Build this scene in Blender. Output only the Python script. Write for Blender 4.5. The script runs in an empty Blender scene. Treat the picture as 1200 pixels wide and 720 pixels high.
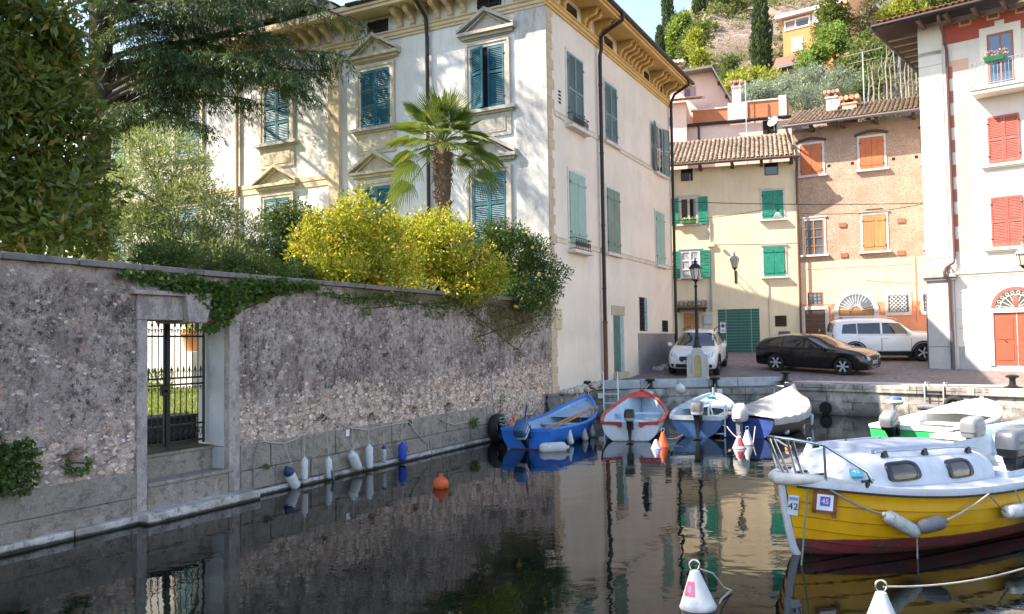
import bpy, math, random
import numpy as np
from mathutils import Vector, Matrix, Euler, noise
random.seed(7); RNG = np.random.default_rng(11)
C = bpy.context.scene.collection
SC = bpy.context.scene
R = math.radians
PI = math.pi

# ------------------------------------------------------------------ camera (surveyed from the photograph)
FOC, PITCH, ROLL, EYE = 968.3, .0430272, -.0152178, 2.4
_f = Vector((0, math.cos(PITCH), math.sin(PITCH))); _u = Vector((0, -math.sin(PITCH), math.cos(PITCH))); _r = Vector((1, 0, 0))
AX = (_r*math.cos(ROLL)+_u*math.sin(ROLL), -_r*math.sin(ROLL)+_u*math.cos(ROLL), _f)
CAM = Vector((0, 0, EYE))
def ray(x, y): return AX[0]*((x-600)/FOC) - AX[1]*((y-360)/FOC) + AX[2]
def at_z(x, y, z=0.):
    d = ray(x, y); return CAM + d*((z-EYE)/d.z)
def at_y(x, y, Y):
    d = ray(x, y); return CAM + d*(Y/d.y)

class Frame:
    """a vertical facade plane: local x runs right along it, y goes inwards, z up"""
    def __init__(s, P, heading, z0=0.):
        s.P = Vector((P[0], P[1], z0)); s.th = PI/2-heading
        s.M = Matrix.Translation(s.P) @ Matrix.Rotation(s.th, 4, 'Z')
        s.n = Vector((-math.sin(s.th), math.cos(s.th), 0)); s.x = Vector((math.cos(s.th), math.sin(s.th), 0))
    def uz(s, px, py, off=0.):
        d = ray(px, py); t = ((s.P + s.n*off - CAM).dot(s.n))/d.dot(s.n); p = CAM + d*t - s.P
        return p.dot(s.x), p.z
    def rect(s, x0, y0, x1, y1, off=0.):
        xm, ym = (x0+x1)/2, (y0+y1)/2
        u0 = s.uz(x0, ym, off)[0]; u1 = s.uz(x1, ym, off)[0]
        zt = s.uz(xm, y0, off)[1]; zb = s.uz(xm, y1, off)[1]
        return u0, u1, zb, zt
    def w(s, u, v, z): return s.M @ Vector((u, v, z))

# ------------------------------------------------------------------ objects
def empty(name, M=None, label=None, cat=None, group=None):
    o = bpy.data.objects.new(name, None); C.objects.link(o); o.empty_display_size = .2
    if M is not None: o.matrix_world = M if isinstance(M, Matrix) else Matrix.Translation(M)
    return tag(o, label, cat, group)
def tag(o, label=None, cat=None, group=None, kind=None):
    if label: o['label'] = label
    if cat: o['category'] = cat
    if group: o['group'] = group
    if kind: o['kind'] = kind
    return o
def copy_tree(o, parent=None):
    c = o.copy(); C.objects.link(c)
    if parent is not None: c.parent = parent; c.matrix_parent_inverse = o.matrix_parent_inverse
    for ch in o.children: copy_tree(ch, c)
    return c

class MB:
    def __init__(s): s.v = []; s.f = []; s.m = []; s.s = []
    def add(s, vs, fs, mi=0, sm=False, M=None):
        b = len(s.v)
        if M is not None: vs = [M @ Vector(v) for v in vs]
        s.v.extend(tuple(v) for v in vs)
        for f in fs: s.f.append(tuple(b+i for i in f)); s.m.append(mi); s.s.append(sm)
        return s
    def box(s, x0, x1, y0, y1, z0, z1, mi=0, M=None):
        return s.add([(x0,y0,z0),(x1,y0,z0),(x1,y1,z0),(x0,y1,z0),(x0,y0,z1),(x1,y0,z1),(x1,y1,z1),(x0,y1,z1)],
            [(0,3,2,1),(4,5,6,7),(0,1,5,4),(1,2,6,5),(2,3,7,6),(3,0,4,7)], mi, False, M)
    def prism(s, poly, y0, y1, mi=0, M=None, sm=False):
        """polygon of (x, z) pushed from y0 to y1"""
        n = len(poly); vs = [(p[0], y0, p[1]) for p in poly]+[(p[0], y1, p[1]) for p in poly]
        s.add(vs, [tuple(range(n)), tuple(range(2*n-1, n-1, -1))], mi, False, M)
        b = len(s.v)-2*n
        for i in range(n):
            j = (i+1) % n; s.f.append((b+i, b+i+n, b+j+n, b+j)); s.m.append(mi); s.s.append(sm)
        return s
    def loft(s, rings, mi=0, sm=True, closed=True, caps=True, M=None, flip=False):
        n = len(rings[0]); vs = [p for r in rings for p in r]; fs = []
        for i in range(len(rings)-1):
            for j in range(n if closed else n-1):
                k = (j+1) % n; q = (i*n+j, i*n+k, (i+1)*n+k, (i+1)*n+j); fs.append(q[::-1] if flip else q)
        s.add(vs, fs, mi, sm, M)
        if caps:
            b = len(s.v)-len(vs)
            s.f.append(tuple(b+j for j in range(n))[::-1]); s.m.append(mi); s.s.append(False)
            s.f.append(tuple(b+(len(rings)-1)*n+j for j in range(n))); s.m.append(mi); s.s.append(False)
        return s
    def tube(s, pts, r, n=8, mi=0, caps=True, M=None):
        pts = [Vector(p) for p in pts]; rr = r if isinstance(r, (list, tuple)) else [r]*len(pts)
        rings = []; prev = None
        for i, p in enumerate(pts):
            t = (pts[min(i+1, len(pts)-1)]-pts[max(i-1, 0)])
            if t.length < 1e-9: t = Vector((0, 0, 1))
            t.normalize()
            if prev is None:
                a = Vector((0, 0, 1)) if abs(t.z) < .9 else Vector((1, 0, 0)); a = (a - t*a.dot(t)).normalized()
            else:
                a = prev - t*prev.dot(t)
                if a.length < 1e-6: a = t.orthogonal()
                a.normalize()
            prev = a; b = t.cross(a)
            rings.append([p + (a*math.cos(2*PI*k/n)+b*math.sin(2*PI*k/n))*rr[i] for k in range(n)])
        return s.loft(rings, mi, True, True, caps, M)
    def lathe(s, prof, n=16, mi=0, M=None, caps=True):
        return s.loft([[(r*math.cos(2*PI*k/n), r*math.sin(2*PI*k/n), z) for k in range(n)] for r, z in prof], mi, True, True, caps, M)
    def ball(s, c, r, nu=12, nv=8, mi=0, M=None):
        if not isinstance(r, (tuple, list)): r = (r, r, r)
        return s.loft([[(c[0]+r[0]*max(math.sin(PI*i/nv), .02)*math.cos(2*PI*k/nu), c[1]+r[1]*max(math.sin(PI*i/nv), .02)*math.sin(2*PI*k/nu), c[2]-r[2]*math.cos(PI*i/nv)) for k in range(nu)] for i in range(nv+1)], mi, True, True, True, M)
    def quad(s, a, b, c, d, mi=0, sm=False): return s.add([a, b, c, d], [(0, 1, 2, 3)], mi, sm)
    def sheet(s, grid, mi=0, sm=True):
        return s.loft(grid, mi, sm, False, False)
    def text(s, txt, size, M, mi=0, depth=.002, align='CENTER'):
        cu = bpy.data.curves.new('t', 'FONT'); cu.body = txt; cu.size = size; cu.align_x = align; cu.align_y = 'CENTER'; cu.extrude = depth; cu.resolution_u = 3
        o = bpy.data.objects.new('t', cu); C.objects.link(o); dg = bpy.context.evaluated_depsgraph_get()
        me = bpy.data.meshes.new_from_object(o.evaluated_get(dg))
        s.add([v.co for v in me.vertices], [tuple(p.vertices) for p in me.polygons], mi, False, M)
        bpy.data.objects.remove(o); bpy.data.curves.remove(cu); bpy.data.meshes.remove(me); return s
    def build(s, name, mats, parent=None, M=None, bevel=0, ang=38, recalc=False, segs=2):
        me = bpy.data.meshes.new(name); me.from_pydata(s.v, [], s.f)
        if not isinstance(mats, (list, tuple)): mats = [mats]
        for m in mats: me.materials.append(m)
        me.polygons.foreach_set('material_index', s.m); me.polygons.foreach_set('use_smooth', s.s)
        if recalc:
            import bmesh
            bm = bmesh.new(); bm.from_mesh(me); bmesh.ops.recalc_face_normals(bm, faces=bm.faces); bm.to_mesh(me); bm.free()
        me.update()
        if any(s.s): me.set_sharp_from_angle(angle=R(ang))
        o = bpy.data.objects.new(name, me); C.objects.link(o)
        if parent is not None: o.parent = parent
        if M is not None:
            if parent is not None: o.matrix_basis = M
            else: o.matrix_world = M
        if bevel:
            md = o.modifiers.new('b', 'BEVEL'); md.width = bevel; md.segments = segs; md.limit_method = 'ANGLE'; md.angle_limit = R(40)
        return o

def rot_z(a): return Matrix.Rotation(a, 4, 'Z')
def T(x, y, z): return Matrix.Translation((x, y, z))
def smooth(a, b, x):
    t = min(1, max(0, (x-a)/(b-a))) if a != b else float(x > a); return t*t*(3-2*t)
def lerp(a, b, t): return a+(b-a)*t
def interp(x, xs, ys): return float(np.interp(x, xs, ys))
def spline(x, pts):
    """smooth (Catmull-Rom) reading of a table of (x, y)"""
    xs = [p[0] for p in pts]; ys = [p[1] for p in pts]
    if x <= xs[0]: return ys[0]
    if x >= xs[-1]: return ys[-1]
    i = max(k for k in range(len(xs)-1) if xs[k] <= x); h = xs[i+1]-xs[i]; t = (x-xs[i])/h
    def m(k):
        if k == 0: return (ys[1]-ys[0])/(xs[1]-xs[0])
        if k == len(xs)-1: return (ys[-1]-ys[-2])/(xs[-1]-xs[-2])
        return (ys[k+1]-ys[k-1])/(xs[k+1]-xs[k-1])
    return (2*t**3-3*t**2+1)*ys[i]+(t**3-2*t**2+t)*h*m(i)+(-2*t**3+3*t**2)*ys[i+1]+(t**3-t**2)*h*m(i+1)
def rope_pts(a, b, sag, n=14):
    a, b = Vector(a), Vector(b); return [a.lerp(b, i/n)-Vector((0, 0, sag*4*(i/n)*(1-i/n))) for i in range(n+1)]

# ------------------------------------------------------------------ materials
class N:
    """a tiny node-tree writer"""
    def __init__(s, name):
        s.mat = bpy.data.materials.new(name); s.mat.use_nodes = True; s.t = s.mat.node_tree
        s.t.nodes.clear(); s.out = s.t.nodes.new('ShaderNodeOutputMaterial')
    def n(s, typ, ins=None, **props):
        nd = s.t.nodes.new('ShaderNode'+typ)
        for k, v in props.items(): setattr(nd, k, v)
        for k, v in (ins or {}).items():
            sock = nd.inputs[k]
            if isinstance(v, bpy.types.NodeSocket): s.t.links.new(v, sock)
            else:
                if sock.type == 'RGBA' and len(v) == 3: v = (*v, 1)
                sock.default_value = v
        return nd
    def pos(s, scale=(1, 1, 1)):
        tc = s.n('TexCoord').outputs['Object']
        if scale == (1, 1, 1): return tc
        return s.n('Mapping', {'Vector': tc, 'Scale': scale}).outputs[0]
    def noise(s, scale, detail=4, rough=.55, vec=None, dist=0., sc=None):
        v = vec if vec is not None else s.pos(sc or (1, 1, 1))
        return s.n('TexNoise', {'Vector': v, 'Scale': scale, 'Detail': detail, 'Roughness': rough, 'Distortion': dist}).outputs['Fac']
    def vor(s, scale, vec=None, feature='F1', out='Distance', sc=None, rnd=1.):
        v = vec if vec is not None else s.pos(sc or (1, 1, 1))
        return s.n('TexVoronoi', {'Vector': v, 'Scale': scale, 'Randomness': rnd}, feature=feature).outputs[out]
    def ramp(s, fac, stops, interp='LINEAR'):
        nd = s.n('ValToRGB', {'Fac': fac}); cr = nd.color_ramp; cr.interpolation = interp
        while len(cr.elements) < len(stops): cr.elements.new(.5)
        for e, (p, c) in zip(cr.elements, stops):
            e.position = p; e.color = (c, c, c, 1) if isinstance(c, (int, float)) else (*c, 1)
        return nd.outputs[0]
    def mix(s, fac, a, b, mode='MIX'):
        nd = s.n('Mix', data_type='RGBA', blend_type=mode, clamp_factor=True)
        for sock, v in ((nd.inputs['Factor'], fac), (nd.inputs[6], a), (nd.inputs[7], b)):
            if isinstance(v, bpy.types.NodeSocket): s.t.links.new(v, sock)
            elif sock.type == 'RGBA': sock.default_value = (*v, 1) if len(v) == 3 else v
            else: sock.default_value = v
        return nd.outputs[2]
    def math(s, op, a, b=0., clamp=False):
        nd = s.n('Math', operation=op, use_clamp=clamp)
        for i, v in enumerate((a, b)):
            if isinstance(v, bpy.types.NodeSocket): s.t.links.new(v, nd.inputs[i])
            else: nd.inputs[i].default_value = v
        return nd.outputs[0]
    def xyz(s, vec=None):
        nd = s.n('SeparateXYZ', {'Vector': vec if vec is not None else s.pos()}); return nd.outputs
    def bump(s, h, strength=.4, dist=.02, normal=None):
        ins = {'Height': h, 'Strength': strength, 'Distance': dist}
        if normal is not None: ins['Normal'] = normal
        return s.n('Bump', ins).outputs[0]
    def done(s, color, rough=.8, normal=None, metal=0., spec=.4, **kw):
        ins = {'Base Color': color, 'Roughness': rough, 'Metallic': metal, 'Specular IOR Level': spec}
        if normal is not None: ins['Normal'] = normal
        ins.update(kw)
        b = s.n('BsdfPrincipled', ins); s.t.links.new(b.outputs[0], s.out.inputs[0]); s.bsdf = b; return s.mat

def simple(name, col, rough=.6, metal=0., var=.12, scale=6., bump=.0, spec=.4, dirt=None, dirt_amt=.35, **kw):
    """one colour with a little wear in it"""
    m = N(name); f = m.noise(scale, 5, .6)
    c = m.mix(m.ramp(f, [(.3, 0.), (.7, 1.)]), tuple(x*(1-var) for x in col), tuple(min(1, x*(1+var)) for x in col))
    if dirt is not None:
        g = m.ramp(m.noise(scale*2.3, 6, .65), [(.5, 0.), (.72, dirt_amt)]); c = m.mix(g, c, dirt)
    nb = m.bump(m.noise(scale*8, 4), bump, .01) if bump else None
    return m.done(c, rough, nb, metal, spec, **kw)

def plaster(name, base, stain=None, stain_amt=.5, dark=None, dark_amt=.4, streak=.25, bump=.25, scale=.9, low=None):
    """lime plaster: soft patches, rain streaks, fine grain; low = (z0, z1, colour) damp zone at the foot"""
    m = N(name)
    big = m.noise(scale, 5, .6); c = m.mix(m.ramp(big, [(.35, 0.), (.65, 1.)]), tuple(x*.9 for x in base), tuple(min(.92, x*1.06) for x in base))
    if stain is not None: c = m.mix(m.ramp(m.noise(scale*1.7, 7, .7, dist=.6), [(.48, 0.), (.7, stain_amt)]), c, stain)
    if dark is not None: c = m.mix(m.ramp(m.noise(scale*.8, 8, .75, sc=(1.3, 1.3, .5)), [(.52, 0.), (.72, dark_amt)]), c, dark)
    st = m.ramp(m.noise(5., 3, .5, sc=(1, 1, .08)), [(.5, 0.), (.75, streak)])
    c = m.mix(st, c, tuple(x*.62 for x in base))
    c = m.mix(m.ramp(m.noise(60, 2), [(.35, .18), (.6, 0.)]), c, tuple(x*.6 for x in base))
    if low is not None:
        z = m.xyz()[2]; zz = m.math('ADD', z, m.math('MULTIPLY', m.noise(1.6, 6, .65), .8))
        c = m.mix(m.ramp(m.n('MapRange', {'Value': zz, 'From Min': low[0], 'From Max': low[1]}).outputs[0], [(0, .85), (1, 0.)]), c, low[2])
    h = m.math('ADD', m.math('MULTIPLY', m.noise(14, 6, .6), .6), m.math('MULTIPLY', m.noise(90, 3), .25))
    return m.done(c, .92, m.bump(h, bump, .03), spec=.2)

def leafmat(name, a, b, tip=None, trans=.35, rough=.45, odd=None, odd_amt=.08):
    """leaves: each its own shade between a and b, some light coming through"""
    m = N(name); rnd = m.n('NewGeometry').outputs['Random Per Island']
    c = m.mix(rnd, a, b)
    c = m.mix(m.ramp(m.noise(.8, 3), [(.4, 0.), (.65, .5)]), c, tip or b)
    if odd is not None:
        r2 = m.math('FRACT', m.math('MULTIPLY', rnd, 37.3)); c = m.mix(m.ramp(r2, [(1-odd_amt-.01, 0.), (1-odd_amt, 1.)]), c, odd)
    p = m.n('BsdfPrincipled', {'Base Color': c, 'Roughness': rough, 'Specular IOR Level': .35})
    tr = m.n('BsdfTranslucent', {'Color': m.mix(.5, c, (.35, .45, .05), 'MIX')})
    mx = m.n('MixShader', {0: trans}); m.t.links.new(p.outputs[0], mx.inputs[1]); m.t.links.new(tr.outputs[0], mx.inputs[2]); m.t.links.new(mx.outputs[0], m.out.inputs[0])
    return m.mat

# ------------------------------------------------------------------ foliage
def rand_dirs(n):
    d = RNG.normal(size=(n, 3)); return d/np.linalg.norm(d, axis=1)[:, None]
def leaf_mesh(name, P, size, mat, aspect=.45, dirs=None, up=.3, curl=.15, parent=None, M=None, jitter=.35):
    """P (n,3) leaf bases -> one mesh of small folded leaves"""
    n = len(P); P = np.asarray(P, float)
    d = rand_dirs(n) if dirs is None else np.asarray(dirs, float)+RNG.normal(size=(n, 3))*jitter
    d[:, 2] += up; d /= np.linalg.norm(d, axis=1)[:, None]+1e-9
    s = np.cross(d, rand_dirs(n)); s /= np.linalg.norm(s, axis=1)[:, None]+1e-9; nn = np.cross(d, s)
    L = RNG.uniform(size[0], size[1], n)[:, None]; W = L*aspect*.5
    v = np.stack([P, P+d*L*.45+s*W+nn*L*curl, P+d*L, P+d*L*.45-s*W+nn*L*curl], 1).reshape(-1, 3)
    me = bpy.data.meshes.new(name); me.vertices.add(4*n); me.vertices.foreach_set('co', v.ravel())
    me.loops.add(4*n); me.loops.foreach_set('vertex_index', np.arange(4*n, dtype=np.int32))
    me.polygons.add(n); me.polygons.foreach_set('loop_start', np.arange(0, 4*n, 4, dtype=np.int32)); me.polygons.foreach_set('loop_total', np.full(n, 4, np.int32))
    me.materials.append(mat); me.update(calc_edges=True)
    o = bpy.data.objects.new(name, me); C.objects.link(o)
    if parent is not None: o.parent = parent
    if M is not None: o.matrix_basis = M
    return o
def in_ellipsoids(ells, n, shell=.5):
    """n random points spread over ellipsoids (centre, radii), more of them towards the skin"""
    w = np.array([e[1][0]*e[1][1]*e[1][2] for e in ells])**.75; k = RNG.choice(len(ells), n, p=w/w.sum())
    c = np.array([tuple(e[0]) for e in ells])[k]; r = np.array([tuple(e[1]) for e in ells])[k]
    rad = RNG.uniform(shell**3, 1, n)**(1/3)
    return c+rand_dirs(n)*rad[:, None]*r, k
def clumpy(ells, clumps, per, crad, shell=.45):
    c, _ = in_ellipsoids(ells, clumps, shell); rr = crad*RNG.uniform(.6, 1.3, clumps)
    k = np.repeat(np.arange(clumps), per); rad = RNG.uniform(0, 1, len(k))**.5; d = rand_dirs(len(k))
    clumpy.dirs = d; return c[k]+d*(rad*rr[k])[:, None]
def ell(px, py, Y, rx, rz, ry=None):
    """an ellipsoid seen at a pixel, Y metres ahead; rx and rz in pixels at that distance"""
    k = Y/FOC; return (at_y(px, py, Y), (rx*k, (ry if ry is not None else rx)*k, rz*k))
def tree_trunk(path, r0, r1, mat, parent=None, n=9, name='trunk', wob=.04):
    m = MB(); k = len(path)
    pts = [Vector(p)+Vector((random.uniform(-wob, wob), random.uniform(-wob, wob), 0))*(i > 0) for i, p in enumerate(path)]
    m.tube(pts, [lerp(r0, r1, i/(k-1)) for i in range(k)], n)
    return m, pts
def branches(m, base_pts, targets, r0=.06, r1=.012, n=6):
    """limbs from the trunk out to points of the crown"""
    for t in targets:
        t = Vector(t); b = min(base_pts, key=lambda p: (p-t).length + max(0, p.z-t.z+.3)*3)
        mid = b.lerp(t, .5)+Vector((0, 0, (t-b).length*.08))+Vector((random.uniform(-.1, .1), random.uniform(-.1, .1), 0))
        m.tube([b, b.lerp(mid, .5), mid, t], [r0, lerp(r0, r1, .35), lerp(r0, r1, .6), r1], n)

# ------------------------------------------------------------------ camera, light, sky
cd = bpy.data.cameras.new('camera'); cam = bpy.data.objects.new('camera', cd); C.objects.link(cam)
cd.sensor_width = 36; cd.lens = FOC/1200*36; cd.clip_start = .05; cd.clip_end = 2000
cam.matrix_world = Matrix(((AX[0].x, AX[1].x, -AX[2].x, CAM.x), (AX[0].y, AX[1].y, -AX[2].y, CAM.y), (AX[0].z, AX[1].z, -AX[2].z, CAM.z), (0, 0, 0, 1)))
SC.camera = cam
SUN_H, SUN_E = R(264), R(45)
S = Vector((math.sin(SUN_H)*math.cos(SUN_E), math.cos(SUN_H)*math.cos(SUN_E), math.sin(SUN_E)))
sl = bpy.data.lights.new('sun', 'SUN'); sl.energy = 4.4; sl.angle = R(.5); sl.color = (1, .95, .86)
so = bpy.data.objects.new('sun', sl); C.objects.link(so); so.rotation_euler = S.to_track_quat('Z', 'Y').to_euler(); so.location = (-30, -5, 40)
wd = bpy.data.worlds.new('World'); SC.world = wd; wd.use_nodes = True; wt = wd.node_tree; wt.nodes.clear()
sky = wt.nodes.new('ShaderNodeTexSky'); sky.sky_type = 'NISHITA'; sky.sun_disc = False; sky.sun_elevation = SUN_E; sky.sun_rotation = SUN_H
sky.air_density = 1.0; sky.dust_density = .6; sky.ozone_density = 1.6
bg = wt.nodes.new('ShaderNodeBackground'); bg.inputs[1].default_value = .15; wo = wt.nodes.new('ShaderNodeOutputWorld')
wt.links.new(sky.outputs[0], bg.inputs[0]); wt.links.new(bg.outputs[0], wo.inputs[0])
SC.view_settings.view_transform = 'Standard'; SC.view_settings.look = 'None'; SC.view_settings.gamma = 1; SC.view_settings.exposure = 1.72; SC.view_settings.use_white_balance = True; SC.view_settings.white_balance_temperature = 7350; SC.view_settings.white_balance_tint = 14
SC.render.engine = 'CYCLES'; SC.cycles.use_denoising = True; SC.cycles.max_bounces = 8; SC.cycles.diffuse_bounces = 4; SC.cycles.glossy_bounces = 4; SC.cycles.transparent_max_bounces = 8
SC.cycles.caustics_reflective = False; SC.cycles.caustics_refractive = False; SC.cycles.sample_clamp_indirect = 8

# ------------------------------------------------------------------ the surveyed planes
FW = Frame(at_z(300, 580), R(27.5))                                  # garden wall (and the villa's long side)
_pc = FW.w(FW.uz(643, 200)[0], 0, 0)
FVR = Frame(_pc, R(27.5)); FVF = Frame(_pc, R(117.5))                # villa: long side, garden front
FY = Frame(at_y(860, 400, 38.5), R(107)); FB = Frame(at_y(936, 400, 37.9), R(118)); FR = Frame(at_y(1090, 432, 31), R(129.5))
QA, QB, QC, QD = Vector((2.3, 26.15, 0)), Vector((8.8, 26.9, 0)), Vector((13.7, 21.9, 0)), Vector((27, 8.3, 0))
def road_z(x, y): return float(np.interp(y, [27.3, 30, 33.7, 38.5, 45], [.97, 1.12, 1.45, 1.80, 2.2]))+.004*max(0, x-12)

# ------------------------------------------------------------------ stone and ground materials
m = N('water_surface')
w1 = m.noise(1.3, 3, .5, sc=(1, 1, 1), dist=.4); w2 = m.noise(5.5, 3, .55, sc=(.8, 1.2, 1)); w3 = m.noise(.35, 2, .5)
h = m.math('ADD', m.math('MULTIPLY', w1, 1.), m.math('MULTIPLY', w2, m.math('MULTIPLY', m.ramp(w3, [(.4, .12), (.65, .4)]), .55)))
MAT_WATER = m.done((.002, .0045, .004), .012, m.bump(h, .12, .05), spec=.5, IOR=1.333)

m = N('cobbled_paving')
v = m.pos(); b = m.vor(7.5, v, 'F1', 'Distance'); ce = m.vor(7.5, v, 'F1', 'Color'); cell = m.xyz(ce)[0]
c = m.mix(cell, (.20, .155, .14), (.31, .25, .23)); c = m.mix(m.ramp(b, [(.42, 0.), (.62, .7)]), c, (.12, .10, .09)); c = m.mix(m.ramp(m.noise(.45, 6, .65), [(.4, 0.), (.7, .55)]), c, (.16, .135, .13))
c = m.mix(m.ramp(m.noise(1.9, 6, .7), [(.55, 0.), (.75, .5)]), c, (.30, .25, .22))
MAT_COBBLE = m.done(c, .85, m.bump(m.math('SUBTRACT', 1., b), .5, .02), spec=.3)

m = N('kerb_stone')
c = m.mix(m.noise(3, 6, .65), (.40, .37, .35), (.60, .56, .52)); c = m.mix(m.ramp(m.noise(9, 6, .7), [(.52, 0.), (.7, .5)]), c, (.24, .23, .22))
MAT_KERB = m.done(c, .85, m.bump(m.noise(25, 5), .4, .01), spec=.3)

m = N('quay_stone')
z = m.xyz()[2]; br = m.n('TexBrick', {'Vector': m.n('Mapping', {'Vector': m.pos(), 'Rotation': (R(90), 0, 0)}).outputs[0], 'Scale': 1., 'Mortar Size': .012, 'Brick Width': 1.15, 'Row Height': .42, 'Color1': (.34, .32, .29, 1), 'Color2': (.22, .21, .195, 1), 'Mortar': (.08, .075, .07, 1)})
c = m.mix(m.ramp(m.noise(2.2, 7, .7), [(.45, 0.), (.68, .85)]), br.outputs[0], (.07, .07, .066))
c = m.mix(m.ramp(m.noise(1.1, 6, .7, sc=(1, 1, .6)), [(.52, 0.), (.62, .8)]), c, (.55, .52, .46))
c = m.mix(m.ramp(m.noise(4.5, 4, .6), [(.6, 0.), (.72, .45)]), c, (.16, .20, .07))
zz = m.math('ADD', z, m.math('MULTIPLY', m.noise(3., 5), .22)); c = m.mix(m.ramp(m.n('MapRange', {'Value': zz, 'From Min': .1, 'From Max': .36}).outputs[0], [(0, .9), (1, 0)]), c, (.035, .04, .035))
MAT_QUAY = m.done(c, .8, m.bump(m.math('ADD', m.noise(16, 6, .65), m.math('MULTIPLY', br.outputs['Fac'], -.6)), .6, .03), spec=.35)

m = N('wall_block_stone')
c = m.mix(m.noise(2.1, 6, .65), (.17, .135, .11), (.50, .42, .35)); c = m.mix(m.ramp(m.noise(7, 8, .75), [(.50, 0.), (.62, .8)]), c, (.10, .088, .075)); c = m.mix(m.ramp(m.noise(24, 6, .75), [(.57, 0.), (.65, .8)]), c, (.52, .47, .41)); c = m.mix(m.ramp(m.noise(30, 6, .75), [(.58, 0.), (.66, .85)]), c, (.06, .052, .045)); c = m.mix(m.ramp(m.noise(3.3, 7, .7), [(.54, 0.), (.66, .6)]), c, (.50, .46, .41))
c = m.mix(m.n('NewGeometry').outputs['Random Per Island'], c, m.mix(.35, c, (.33, .29, .25)))
z = m.xyz()[2]; zz = m.math('ADD', z, m.math('MULTIPLY', m.noise(4., 5), .06)); c = m.mix(m.ramp(m.n('MapRange', {'Value': zz, 'From Min': .055, 'From Max': .085}).outputs[0], [(0, .92), (1, 0)]), c, (.018, .018, .014))
MAT_BLOCK = m.done(c, .9, m.bump(m.math('ADD', m.noise(22, 7, .7), m.noise(5, 5)), 1., .035), spec=.2)

m = N('foot_stone')
c = m.mix(m.ramp(m.noise(2.6, 7, .7), [(.4, 0.), (.6, 1.)]), (.34, .295, .25), (.62, .57, .52)); c = m.mix(m.ramp(m.noise(11, 8, .75), [(.52, 0.), (.62, .8)]), c, (.16, .14, .12)); c = m.mix(m.ramp(m.noise(34, 6, .75), [(.57, 0.), (.65, .7)]), c, (.10, .09, .08))
z = m.xyz()[2]; zz = m.math('ADD', z, m.math('MULTIPLY', m.noise(4., 5), .05)); c = m.mix(m.ramp(m.n('MapRange', {'Value': zz, 'From Min': .05, 'From Max': .08}).outputs[0], [(0, .94), (1, 0)]), c, (.016, .016, .012))
MAT_FOOT = m.done(c, .8, m.bump(m.noise(22, 6, .65), .5, .02), spec=.3)

m = N('jamb_stone')
c = m.mix(m.noise(1.7, 6, .65), (.34, .27, .245), (.50, .42, .385)); c = m.mix(m.ramp(m.noise(5, 8, .75, sc=(1, 1, .5)), [(.48, 0.), (.60, .75)]), c, (.20, .165, .165)); c = m.mix(m.ramp(m.noise(28, 6, .75), [(.55, 0.), (.64, .75)]), c, (.10, .085, .085)); c = m.mix(m.ramp(m.noise(12, 7, .75), [(.56, 0.), (.65, .6)]), c, (.58, .50, .46))
MAT_JAMB = m.done(c, .85, m.bump(m.noise(30, 6, .7), .5, .015), spec=.3)
m = N('pale_jamb_stone')
c = m.mix(m.noise(1.7, 6, .65), (.40, .42, .43), (.56, .58, .58)); c = m.mix(m.ramp(m.noise(4, 8, .75, sc=(1, 1, .5)), [(.55, 0.), (.7, .5)]), c, (.25, .25, .25))
MAT_PALEJAMB = m.done(c, .8, m.bump(m.noise(30, 6, .7), .25, .015), spec=.3)

m = N('weathered_wall_plaster')                                     # grey crust that has come off near the foot, showing rubble and brick
rub = m.n('Attribute', attribute_name='rubble').outputs['Fac']; moss = m.n('Attribute', attribute_name='moss').outputs['Fac']
pv = m.pos((1, 1, 1))
n1 = m.noise(1.5, 8, .72); n2 = m.noise(7, 8, .75); n3 = m.noise(26, 6, .7); n4 = m.noise(55, 3, .6)
big = m.noise(.8, 9, .72, vec=m.n('Mapping', {'Vector': pv, 'Location': (1.3, 0, 4)}).outputs[0]); mid = m.noise(3.4, 9, .76)
st = m.mix(m.ramp(n2, [(.38, 0.), (.60, 1.)]), (.036, .031, .032), (.27, .24, .235))
st = m.mix(m.ramp(big, [(.46, 0.), (.54, .95)]), st, m.mix(m.ramp(n2, [(.38, 0.), (.58, 1.)]), (.13, .12, .12), (.40, .37, .36)))
st = m.mix(m.ramp(mid, [(.53, 0.), (.60, .85)]), st, m.mix(m.ramp(n3, [(.40, 0.), (.6, 1.)]), (.20, .18, .175), (.47, .43, .41)))
st = m.mix(m.ramp(m.noise(2.2, 9, .76, vec=m.n('Mapping', {'Vector': pv, 'Location': (9, 0, 1)}).outputs[0]), [(.53, 0.), (.60, .8)]), st, m.mix(n3, (.018, .016, .019), (.085, .078, .082)))
st = m.mix(m.ramp(m.noise(12, 8, .78), [(.545, 0.), (.59, .95)]), st, (.016, .014, .016))
st = m.mix(m.ramp(m.noise(18, 7, .75, vec=m.n('Mapping', {'Vector': pv, 'Location': (4, 0, 6)}).outputs[0]), [(.58, 0.), (.63, .9)]), st, (.46, .43, .41))
st = m.mix(m.ramp(n4, [(.60, 0.), (.67, .75)]), st, (.50, .47, .45))
pk = m.ramp(m.noise(3.1, 7, .75, vec=m.n('Mapping', {'Vector': pv, 'Location': (3, 0, 9)}).outputs[0]), [(.60, 0.), (.66, .75)]); st = m.mix(pk, st, (.40, .27, .215))
zc = m.xyz()[2]; topf = m.n('MapRange', {'Value': m.math('ADD', zc, m.math('MULTIPLY', m.noise(2.2, 6, .7), .9)), 'From Min': 3.55, 'From Max': 3.95}).outputs[0]; st = m.mix(m.math('MULTIPLY', topf, .6, True), st, (.36, .33, .30))
streak = m.ramp(m.noise(2.6, 5, .65, sc=(1, 1, .12)), [(.5, 0.), (.64, .5)]); st = m.mix(streak, st, (.29, .265, .26))
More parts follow.
